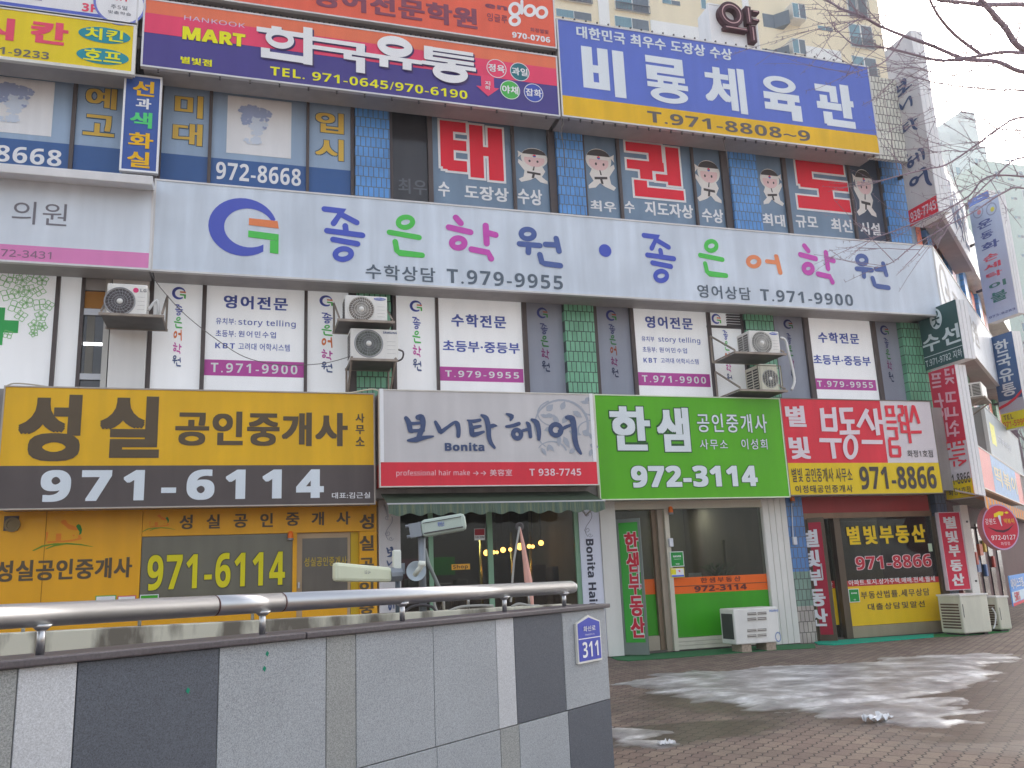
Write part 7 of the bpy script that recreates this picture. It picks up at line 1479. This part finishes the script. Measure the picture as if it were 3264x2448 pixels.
mb = MB(); mb.pbox(BPn, 0, ln, -hb, hb, -.12, 0); mb.build('housing', K((168, 178, 168), .45, .08), o2, bevel=.035)
mb = MB(); mb.pbox(BPn, .02, ln - .03, hb*.55, hb*.62, -.01, .006); mb.pbox(BPn, .02, ln - .03, -hb*.66, -hb*.54, -.01, .006); mb.build('groove', DGREY, o2)
txt(BPn, '에어링크', ln*.38, (ln*.52, -.012, .03), LG_BLUE, o2, bold=.01)
mb = MB(); mb.pbox(BPn, -.10, -.0, -hb*.8, hb*.8, -.09, -.02); mb.tube([BPn.at(-.13, hb*.6, -.05), BPn.at(.02, hb*.6, -.05)], .012, 6); mb.tube([BPn.at(-.13, -hb*.6, -.05), BPn.at(.02, -hb*.6, -.05)], .012, 6); mb.build('clamp', POLE, o2)
DPl = PL(P5(460, 703, yy=7.3), (1, -.2, 0)); rr = (P5(540, 703, yy=7.3) - P5(378, 703, yy=7.3)).length / 2
o3 = thing('dish_antenna', 'small round white dish with a drooping feed arm on the mast', 'dish antenna', DPl.o)
mb = MB(); mb.lathe(DPl, 0, 0, [(.001, -.055), (rr*.5, -.04), (rr*.92, -.004), (rr, 0), (rr, -.012), (rr*.5, -.055), (.001, -.07)], 32); mb.build('dish', K((176, 184, 188), .4, .06), o3, smooth=True)
mb = MB(); mb.tube([DPl.at(-.01, -rr*.35, .02), DPl.at(.03, .02, .09), DPl.at(.05, rr*.7, .10)], .022, 8); mb.tube([DPl.at(.045, rr*.45, .10), DPl.at(.05, rr*.95, .10)], [.034, .026], 10); mb.build('feed', ANT, o3, smooth=True)
mb = MB(); mb.box(DPl.o.x + rr*.95, DPl.o.x + rr*1.08, 7.34, 7.45, DPl.o.z - .02, DPl.o.z + .04); mb.build('mount', POLE, o3)
p0 = P5(310, 1075); p1 = P5(312, 640)
o = thing('antenna_mast', 'short thin mast with clamps carrying the long cream antenna behind the parapet', 'antenna mast', (p0.x, 7.5, z1)); mb = MB(); mb.tube([Vector((p0.x, 7.5, z1 - .02)), Vector((p0.x, 7.5, p1.z))], .022, 10); mb.build('pole', K((96, 104, 112), .4, .08, metal=.3), o, smooth=True)
mb = MB(); q = P5(310, 690); mb.box(q.x - .03, q.x + .05, 7.46, 7.51, q.z - .04, q.z + .05); mb.build('clamp', POLE, o)
mb = MB(); q = P5(300, 620, yy=7.42); mb.box(q.x - .035, q.x + .03, 7.38, 7.46, q.z - .11, q.z + .09); mb.build('junction_box', ANT, o, bevel=.012)
a = FY(7.3).hit(('c6', 1600, 770)); b = FY(7.4).hit(('b3', 245, 735)); ax = b - a; ln = ax.length; BPn = PL(a, ax, Vector((0, 0, 1)))
o = thing('panel_antenna', 'long cream bar antenna pointing left above the rail', 'antenna', (a + b) / 2)
hb = .078
mb = MB(); mb.hexa([BPn.at(0, -hb*.95, .05), BPn.at(ln, -hb*.75, .05), BPn.at(ln, -hb*.75, -.05), BPn.at(0, -hb*.95, -.05), BPn.at(0, hb*.95, .05), BPn.at(ln, hb*.75, .05), BPn.at(ln, hb*.75, -.05), BPn.at(0, hb*.95, -.05)]); mb.build('housing', K((206, 208, 184), .4, .06), o, bevel=.025)
txt(BPn.off(.052), 'LG U+', ln*.5, (ln*.6, -.004, .022), GREY, o, bold=.01); mb = MB(); mb.tube([BPn.at(ln - .01, 0), BPn.at(ln + .09, .01)], .06, 12); mb.build('end_cap', POLE, o)
for pts, lb in (((('b3', 640, 1060), ('b3', 610, 960), ('b3', 660, 900), ('b3', 700, 905)), 'grey hose curling beside the mast foot'), ((('b3', 350, 1050), ('b3', 420, 1000), ('b3', 500, 985), ('b3', 590, 1000), ('b3', 640, 1060)), 'dark cable arching over the foot of the mast'), ((('b3', 730, 1035), ('b3', 830, 1000), ('b3', 980, 990), ('b3', 1100, 992)), 'pale cable lying on the far parapet left of the banner pole'), ((('b3', 1250, 1000), ('b3', 1310, 975), ('b3', 1400, 990), ('b3', 1480, 992)), 'pale cable lying on the far parapet at the banner foot')):
    hose([FY(7.45).hit(p) for p in pts], .012, lb, K((150, 148, 142), .5, .05) if 'pale' in lb or 'grey' in lb else DGREY)
# folded pink banner on its pole
o = thing('folded_banner', 'furled pink banner hanging from a thin pole behind the rail', 'banner', (P5(1420, 985).x, 7.5, z1))
mb = MB(); mb.tube([P5(1318, 335), P5(1270, 620), P5(1245, 960)], .010, 8); mb.build('pole', K((150, 150, 146), .4, .05, metal=.4), o)
mb = MB(); n = 24; W_ = [.005, .02, .035, .05, .045, .03]
pts = [P5(1322, 345), P5(1345, 480), P5(1370, 640), P5(1390, 780), P5(1408, 880), P5(1422, 985)]
for k in range(5):
    for s_, q in ((1, 0), (-1, 1)): pass
mb.tube(pts, [.006, .018, .026, .036, .026, .016], 7); mb.build('cloth', K((206, 162, 150), .8, .12, 'pink_cloth'), o)
mb = MB(); mb.lathe(PL(P5(1318, 335), (1, 0, 0)), 0, 0, [(.012, 0), (.03, .005), (.04, .0), (.03, -.008)], 14); mb.build('ring', DGREY, o)

# ------------------------------------------------------------------ roof sign
YP = FY(14.6); R = YP.rect4(('a3', 1500, 55), ('a3', 1930, 100), ('a3', 1540, 395), ('a3', 1972, 450))
o = signboard('pharmacy_roof_sign', 'white roof sign with one big dark red raised letter above the blue gym sign', YP, (R[0], R[1], R[2] - .3, R[3]), .5, K((232, 234, 238), .45, .05), trim=K((236, 238, 240), .5, .05), t=.03, bodym=BWHITE)
DR = K((62, 28, 36), .5, .12, 'dark_red_letter'); NEON = K((180, 150, 150), .4, .03)
def raised(polys, w):
    mb = MB(); m2 = MB()
    for q in polys:
        if q[0] == 'o':
            u, v = YP.uv(('a3', q[1], q[2])); rx = abs(YP.uv(('a3', q[1] + q[3], q[2]))[0] - u); ry = rx * 1.02; ww = rx*.52
            mb.lathe(YP, u, v, [(rx, 0), (rx, .14), (rx - ww, .14), (rx - ww, 0)], 40); m2.lathe(YP, u, v, [(rx - ww/2 - .012, .15), (rx - ww/2 + .012, .15)], 40)
        else:
            (x0, y0), (x1, y1) = q; u0, u1, v0, v1 = YP.rect(('a3', x0, y0), ('a3', x1, y1)); mb.pbox(YP, u0, u1, v0, v1, 0, .14)
            if abs(u1-u0) > abs(v1-v0): m2.pbox(YP, u0 + .04, u1 - .04, (v0+v1)/2 - .01, (v0+v1)/2 + .01, .141, .15)
            else: m2.pbox(YP, (u0+u1)/2 - .01, (u0+u1)/2 + .01, v0 + .04, v1 - .04, .141, .15)
    mb.build('letter', DR, o); m2.build('neon_tube', NEON, o)
raised([('o', 1682, 168, 112), ((1812, 92), (1880, 262)), ((1870, 128), (1945, 162)), ((1872, 208), (1945, 240)), ((1618, 270), (1840, 332)), ((1850, 272), (1925, 432))], 60)
mb = MB()
for u in (R[0] + .2, R[1] - .2): mb.pbox(YP, u - .04, u + .04, zr - .3, R[2] - .3, -.4, -.3)
mb.build('leg', DGREY, o)

# ------------------------------------------------------------------ apartment towers behind
def tower(name, label, pl, x0, x1, z1, depth, mat):
    o = thing(name, label, 'apartment block', pl.at((x0 + x1)/2, 0, -depth/2)); mb = MB(); mb.pbox(pl, x0, x1, 0, z1, -depth, 0); mb.build('wall', mat, o); return o
AGL = K((100, 132, 142), .2, .15, 'apartment_glass', spec=.6); AGD = K((86, 96, 104), .2, .15, 'apartment_glass_dim', spec=.6); AFR = K((206, 204, 198), .5, .05)
def awin(o, pl, tl, br, panes_=2, rail=False, dim=False, d=.0):
    R = pl.rect(tl, br); f = part(pl, R, -.05, .06 + d, 'window', AFR, o); n = panes_; w = (R[1]-R[0]) / n; t = .045 * (R[3]-R[2])
    for k in range(n): part(pl, (R[0] + w*k + t*.7, R[0] + w*(k+1) - t*.7, R[2] + t, R[3] - t), .06 + d, .062 + d + .01*(k % 2), 'pane', AGD if (k + dim) % 2 else AGL, f)
    if rail:
        q = MB(); h = (R[3]-R[2])*.36; nb = max(6, int((R[1]-R[0]) / .16))
        for k in range(nb + 1): u = R[0] + (R[1]-R[0])*k/nb; q.pbox(pl, u - .02, u + .02, R[2], R[2] + h, .25, .29)
        q.pbox(pl, R[0], R[1], R[2] + h, R[2] + h + .07, .23, .31); q.pbox(pl, R[0], R[1], R[2] - .02, R[2] + .05, .23, .31); q.build('railing', K((96, 98, 104), .5, .05), f)
CR_M = K((226, 204, 178), .7, .06, 'cream_render', scale=.12); WH_M = K((226, 222, 214), .7, .05, 'white_render', scale=.12)
AT = FY(64)
x0 = AT.uv(('f', 1080, 60))[0]; x1 = AT.uv(('a4', 1045, 200))[0]
o = tower('cream_apartment_tower', 'cream apartment tower with railed balconies rising behind the blue gym sign', AT, x0, x1, 62, 14, CR_M)
def strip_w(tl, br): R = AT.rect(tl, br); part(AT, R, .0, .12, 'white_panel', WH_M, o)
strip_w(('a3', 405, -700), ('a3', 605, 700)); strip_w(('a3', 948, 192), ('a3', 1500, 520)); strip_w(('a4', -150, -500), ('a4', 35, 700)); strip_w(('a4', 412, 375), ('a4', 775, 900))
for k in range(-2, 3):
    dy = k * 262
    awin(o, AT, ('a3', 62, 78 + dy), ('a3', 400, 206 + dy)); awin(o, AT, ('a3', 612, 146 + dy), ('a3', 942, 300 + dy))
for tl, br in ((('a3', 75, -130), ('a3', 400, 50)), (('a3', 606, -80), ('a3', 940, 146))): awin(o, AT, tl, br, 2, True, d=.1)
awin(o, AT, ('a3', 1060, -10), ('a3', 1232, 60)); awin(o, AT, ('a3', 1415, -60), ('a3', 1482, 95), 1); awin(o, AT, ('a3', 1440, 280), ('a3', 1526, 386), 1); awin(o, AT, ('a4', 525, 208), ('a4', 652, 264))
for y0, y1 in ((-255, 165), (185, 415), (450, 640)): awin(o, AT, ('a4', 722 + (y0 + 255)*.11, y0), ('a4', 945 + (y0 + 255)*.11, y1), 2, True)
for y in (78, 365):                                                   # bay windows stepping forward
    R = AT.rect(('a4', 75, y + 30), ('a4', 250, y + 165)); bay = MB(); z0, z1 = R[2], R[3]; w = R[1]-R[0]
    for a, b, d0, d1 in ((0, .55, 0, 0), (.55, 1.0, 0, 1.1)):
        bay.hexa([AT.at(R[0] + w*a, z0, d0 + .02), AT.at(R[0] + w*b, z0, d1 + .02), AT.at(R[0] + w*b, z0, -.1), AT.at(R[0] + w*a, z0, -.1), AT.at(R[0] + w*a, z1, d0 + .02), AT.at(R[0] + w*b, z1, d1 + .02), AT.at(R[0] + w*b, z1, -.1), AT.at(R[0] + w*a, z1, -.1)])
    bay.build('window', AGD, o); awin(o, AT, ('a4', 258, y), ('a4', 380, y + 140), 2, d=1.1)
BT = FY(110); WH2 = K((174, 182, 181), .7, .04, 'white_tower_render', scale=.08); PG2 = K((162, 179, 172), .7, .04, 'pale_green_render', scale=.08)
o = tower('white_apartment_tower', 'white apartment tower with a stepped top, farther off behind the bare branches', BT, BT.uv(('a4', 1600, 1250))[0], BT.uv(('a4', 1905, 1250))[0], BT.uv(('a4', 1760, 1180))[1], 16, WH2)
R = BT.rect(('a4', 1700, 905), ('a4', 1850, 1190)); part(BT, (R[0], R[1], R[2] - .5, R[3]), -9, .1, 'roof_tower', WH2, o); R = BT.rect(('a4', 1540, 1020), ('a4', 1700, 1190)); part(BT, (R[0], R[1], R[2] - .5, R[3]), -9, -2, 'roof_tower', WH2, o)
for y in (1290, 1445, 1600, 1755, 1910, 2065, 2220, 2375): awin(o, BT, ('a4', 1805 + (y-1290)*.14, y), ('a4', 1870 + (y-1290)*.14, y + 58)); awin(o, BT, ('a4', 1648 + (y-1290)*.14, y + 70), ('a4', 1700 + (y-1290)*.14, y + 150), 1)
for k in range(6):
    R = BT.rect(('c2', 735 + 25*k, 500 + 255*k), ('c2', 845 + 25*k, 590 + 255*k)); part(BT, R, 0, 1.2, 'balcony', K((186, 184, 184), .6, .1), o)
BT2 = FY(100)
o = tower('pale_green_apartment_tower', 'pale green white apartment tower at the right edge behind the projecting signs', BT2, BT2.uv(('a4', 1912, 1500))[0], BT2.uv(('a4', 2900, 1500))[0], BT2.uv(('a4', 1990, 1322))[1], 16, PG2)
for k in range(9):
    y = 350 + 201 * k - 402; xx = 1125 + 36 * (k - 2)
    awin(o, BT2, ('c2', xx, y), ('c2', xx + 50, y + 98), 1); awin(o, BT2, ('c2', xx + 105, y - 125), ('c2', xx + 175, y - 90), 2); awin(o, BT2, ('c2', xx + 260, y), ('c2', xx + 320, y + 100), 1)
    awin(o, BT2, ('c2', xx + 400, y), ('c2', xx + 450, y + 100), 1)

# ------------------------------------------------------------------ bare trees
BARK = speck('bark', (142, 130, 138), .35, 40, .85); TWIG = K((142, 128, 136), .8, .1, 'twig_bark')
rt = random.Random(11)
def smooth_line(P, n=5):
    out = []
    for i in range(len(P) - 1):
        p0, p1, p2, p3 = P[max(i-1, 0)], P[i], P[i+1], P[min(i+2, len(P)-1)]
        for k in range(n):
            t = k / n; out.append(.5*((2*p1) + (-p0+p2)*t + (2*p0-5*p1+4*p2-p3)*t*t + (-p0+3*p1-3*p2+p3)*t**3))
    out.append(P[-1]); return out
def spurs(mb, a, b, r):
    """short stubby side buds"""
    n = max(1, int((b - a).length / .11)); t = (b - a).normalized()
    for k in range(n):
        p = a.lerp(b, (k + rt.random()) / n); d = Vector((rt.uniform(-1, 1), rt.uniform(-1, 1), rt.uniform(-.6, 1))); d = (d - t * d.dot(t) * .6).normalized()
        L = rt.uniform(.018, .045); mb.tube([p, p + d*L*.6, p + d*L], [r*.85, r*.95, r*.55], 4)
def twig(mb, p, d, L, r, lev=0):
    P = [p]; n = 6
    for k in range(n):
        d = (d + Vector((rt.uniform(-.10, .10), rt.uniform(-.10, .10), rt.uniform(-.07, .10)))).normalized(); P.append(P[-1] + d * L / n)
    mb.tube(P, [r * (1 - .75*k/n) + .0012 for k in range(n + 1)], 4)
    for k in range(1, n): spurs(mb, P[k], P[k+1], max(.0028, r*.7))
    if lev < 1:
        for k in range(rt.randint(0, 2)):
            i = rt.randint(1, n - 2); t = (P[i+1] - P[i]).normalized(); e = (t + Vector((rt.uniform(-.8, .8), rt.uniform(-.8, .8), rt.uniform(-.5, .8))) * .8).normalized(); twig(mb, P[i], e, L * rt.uniform(.35, .6), r * .6, lev + 1)
tx = 11.2; ty_ = 7.6
o = thing('ginkgo_tree', 'bare street tree whose leafless spurred branches reach in from the upper right corner', 'tree', (tx, ty_, 0))
mb = MB(); mb.tube(smooth_line([Vector((tx, ty_, 0)), Vector((tx + .02, ty_, 1.5)), Vector((tx - .05, ty_ + .05, 3.5)), Vector((tx, ty_, 6)), Vector((tx - .05, ty_, 9.5))]), [.2 - .007*k for k in range(21)], 12); mb.build('trunk', BARK, o, smooth=True)
LIMBS = [  # pixel polylines from the tip side to the frame edge: crop, points, distances (far end, tip), radii
 ('a4', [(2212, 590), (1990, 500), (1750, 465), (1450, 370), (1230, 290), (1040, 210), (880, 145), (720, 70), (600, -10), (500, -60)], 8.0, 8.6, .036, .010, 5.6),
 ('a4', [(2230, 395), (2050, 230), (1920, 90), (1850, -10), (1760, -160)], 7.6, 7.4, .045, .028, 5.2),
 ('a4', [(2212, 35), (1900, 40), (1700, 15), (1500, -20), (1300, -90)], 7.7, 7.3, .040, .016, 6.4),
 ('a4', [(2212, 440), (2000, 440), (1700, 480), (1500, 490), (1200, 430), (1050, 400), (850, 350), (720, 290)], 7.8, 8.4, .030, .007, 5.4),
 ('a4', [(1850, 460), (1650, 290), (1500, 150), (1420, 0), (1380, -80)], 8.05, 7.6, .024, .012, None),
 ('a4', [(2212, 745), (2000, 720), (1600, 690), (1350, 650), (1200, 600)], 7.6, 8.0, .020, .005, 5.0),
 ('a4', [(2212, 1085), (2000, 1050), (1850, 950), (1690, 920)], 7.4, 7.2, .014, .004, 4.2),
 ('a4', [(2212, 960), (2000, 1050), (1800, 1200), (1600, 1330), (1400, 1390), (1150, 1450), (990, 1500)], 7.5, 7.9, .017, .005, 4.6),
 ('a4', [(2212, 1130), (1950, 1185), (1700, 1250), (1590, 1240), (1450, 1240)], 7.3, 7.2, .011, .003, 4.2),
 ('a4', [(2212, 1290), (1980, 1440), (1760, 1640), (1650, 1740)], 7.2, 7.3, .014, .006, 3.9),
 ('a8', [(1830, 0), (1640, 150), (1440, 265), (1180, 370), (1000, 440), (880, 480)], 7.3, 7.8, .013, .004, 4.0),
 ('a8', [(2060, 95), (1890, 130), (1640, 290), (1400, 420), (1240, 600)], 7.1, 7.3, .013, .004, 3.6),
 ('a8', [(1400, 420), (1190, 540), (1060, 650), (950, 690)], 7.3, 7.5, .008, .003, None),
 ('a4', [(1990, 505), (1840, 560), (1600, 610), (1300, 560), (1100, 580)], 8.0, 8.3, .011, .004, None),
 ('a4', [(2212, 190), (1900, 300), (1600, 480), (1350, 640), (1080, 780)], 7.4, 7.9, .013, .003, 5.0),
 ('a4', [(1430, 900), (1600, 820), (1900, 660), (2212, 440)][::-1], 7.3, 7.5, .010, .003, 4.8),
 ('a4', [(1230, 290), (1100, 480), (960, 540), (800, 600), (600, 690)], 8.4, 8.6, .010, .003, None),
 ('a4', [(880, 145), (690, 260), (660, 180), (600, 330), (500, 490)], 8.5, 8.7, .008, .003, None),
 ('a4', [(1700, 15), (1400, 60), (1050, 130), (760, 200), (400, 260)], 7.4, 7.8, .010, .003, None),
 ('a4', [(2212, 300), (1800, 560), (1550, 880), (1420, 1150)], 7.5, 7.7, .010, .003, 4.7),
]
tw = MB()
for c, P, y0, y1, r0, r1, zj in LIMBS:
    n = len(P); V = [FY(y0 + (y1 - y0) * k / (n - 1)).hit((c,) + p) for k, p in enumerate(P)]
    V = [v + Vector((0, rt.uniform(-.05, .05), 0)) for v in V]
    if zj is not None:
        V = [Vector((tx - .05, ty_, V[0].z * .8 + zj * .2 - .3)), V[0].lerp(Vector((tx, ty_, V[0].z)), .45)] + V
    L = smooth_line(V, 6); m = len(L); rad_ = [r0 + (r1 - r0) * k / (m - 1) for k in range(m)]
    mb = MB(); mb.tube(L, rad_, 8 if r0 > .02 else 6); mb.build('branch', BARK if r0 > .02 else TWIG, o, smooth=True)
    for k in range(2, m - 1):
        spurs(tw, L[k], L[k+1], max(.004, min(.008, rad_[k]*.55)))
        if rt.random() < .33:
            t = (L[k+1] - L[k]).normalized(); e = (t * .7 + Vector((rt.uniform(-.9, .5), rt.uniform(-.6, .6), rt.uniform(-.6, .8)))).normalized(); twig(tw, L[k], e, rt.uniform(.35, 1.15), max(.0035, min(.006, rad_[k]*.35)))
    t = (L[-1] - L[-2]).normalized(); twig(tw, L[-1], t, .35, r1*.9, 1)
tw.build('twig', TWIG, o); o.children[-1]['kind'] = 'stuff'
# thin bare trees along the wing, far right
def bare_tree(x, y, H, seed, label):
    r = random.Random(seed); o = thing('bare_tree', label, 'tree', (x, y, 0), 'bare trees beyond the wing'); mb = MB(); tr = MB()
    tr.tube([Vector((x, y, 0)), Vector((x + .1, y, H*.35)), Vector((x, y, H*.6))], [.16, .12, .08], 8)
    def br(p, d, L, rad, lev):
        P = [p]
        for k in range(5): d = (d + Vector((r.uniform(-.2, .2), r.uniform(-.2, .2), r.uniform(-.08, .22)))).normalized(); P.append(P[-1] + d*L/5)
        mb.tube(P, [rad*(1 - .14*k) for k in range(6)], 5 if lev < 2 else 3)
        if lev < 4:
            for k in range(4 if lev < 3 else 3): i = r.randint(1, 5); br(P[i], (d + Vector((r.uniform(-1, 1), r.uniform(-1, 1), r.uniform(-.2, .8)))*.75).normalized(), L*.62, rad*.55, lev + 1)
    for k in range(6): br(Vector((x, y, H*(.22 + .07*k))), Vector((r.uniform(-1, 1), r.uniform(-1, 1), 1.1)).normalized(), H*.34, .07, 0)
    tr.build('trunk', BARK, o); mb.build('crown', TWIG, o)
q = FY(27).hit(('c2', 1100, 1600)); bare_tree(q.x, 27, 10.5, 4, 'bare grey tree with a fine twiggy crown under the lavender sign'); q = FY(30).hit(('c2', 1330, 1560)); bare_tree(q.x, 30, 11.5, 8, 'bare grey tree at the right edge beyond the navy projecting sign')

# ------------------------------------------------------------------ thin winter haze over the whole place
HAZE = 0.0018
mb = MB(); mb.box(-720, 920, -320, 920, -1.0, 75); hz_ = mb.build('haze', bpy.data.materials.new('haze_air')); hm = hz_.data.materials[0]; hm.use_nodes = True; nt = hm.node_tree
nt.nodes.remove(nt.nodes['Principled BSDF']); pv = nt.nodes.new('ShaderNodeVolumePrincipled'); pv.inputs['Color'].default_value = (.94, .95, .97, 1); pv.inputs['Density'].default_value = HAZE; pv.inputs['Anisotropy'].default_value = .15
nt.links.new(pv.outputs[0], nt.nodes['Material Output'].inputs['Volume']); hz_['kind'] = 'stuff'; tag(hz_, 'thin pale winter haze filling the air over the street', 'haze')
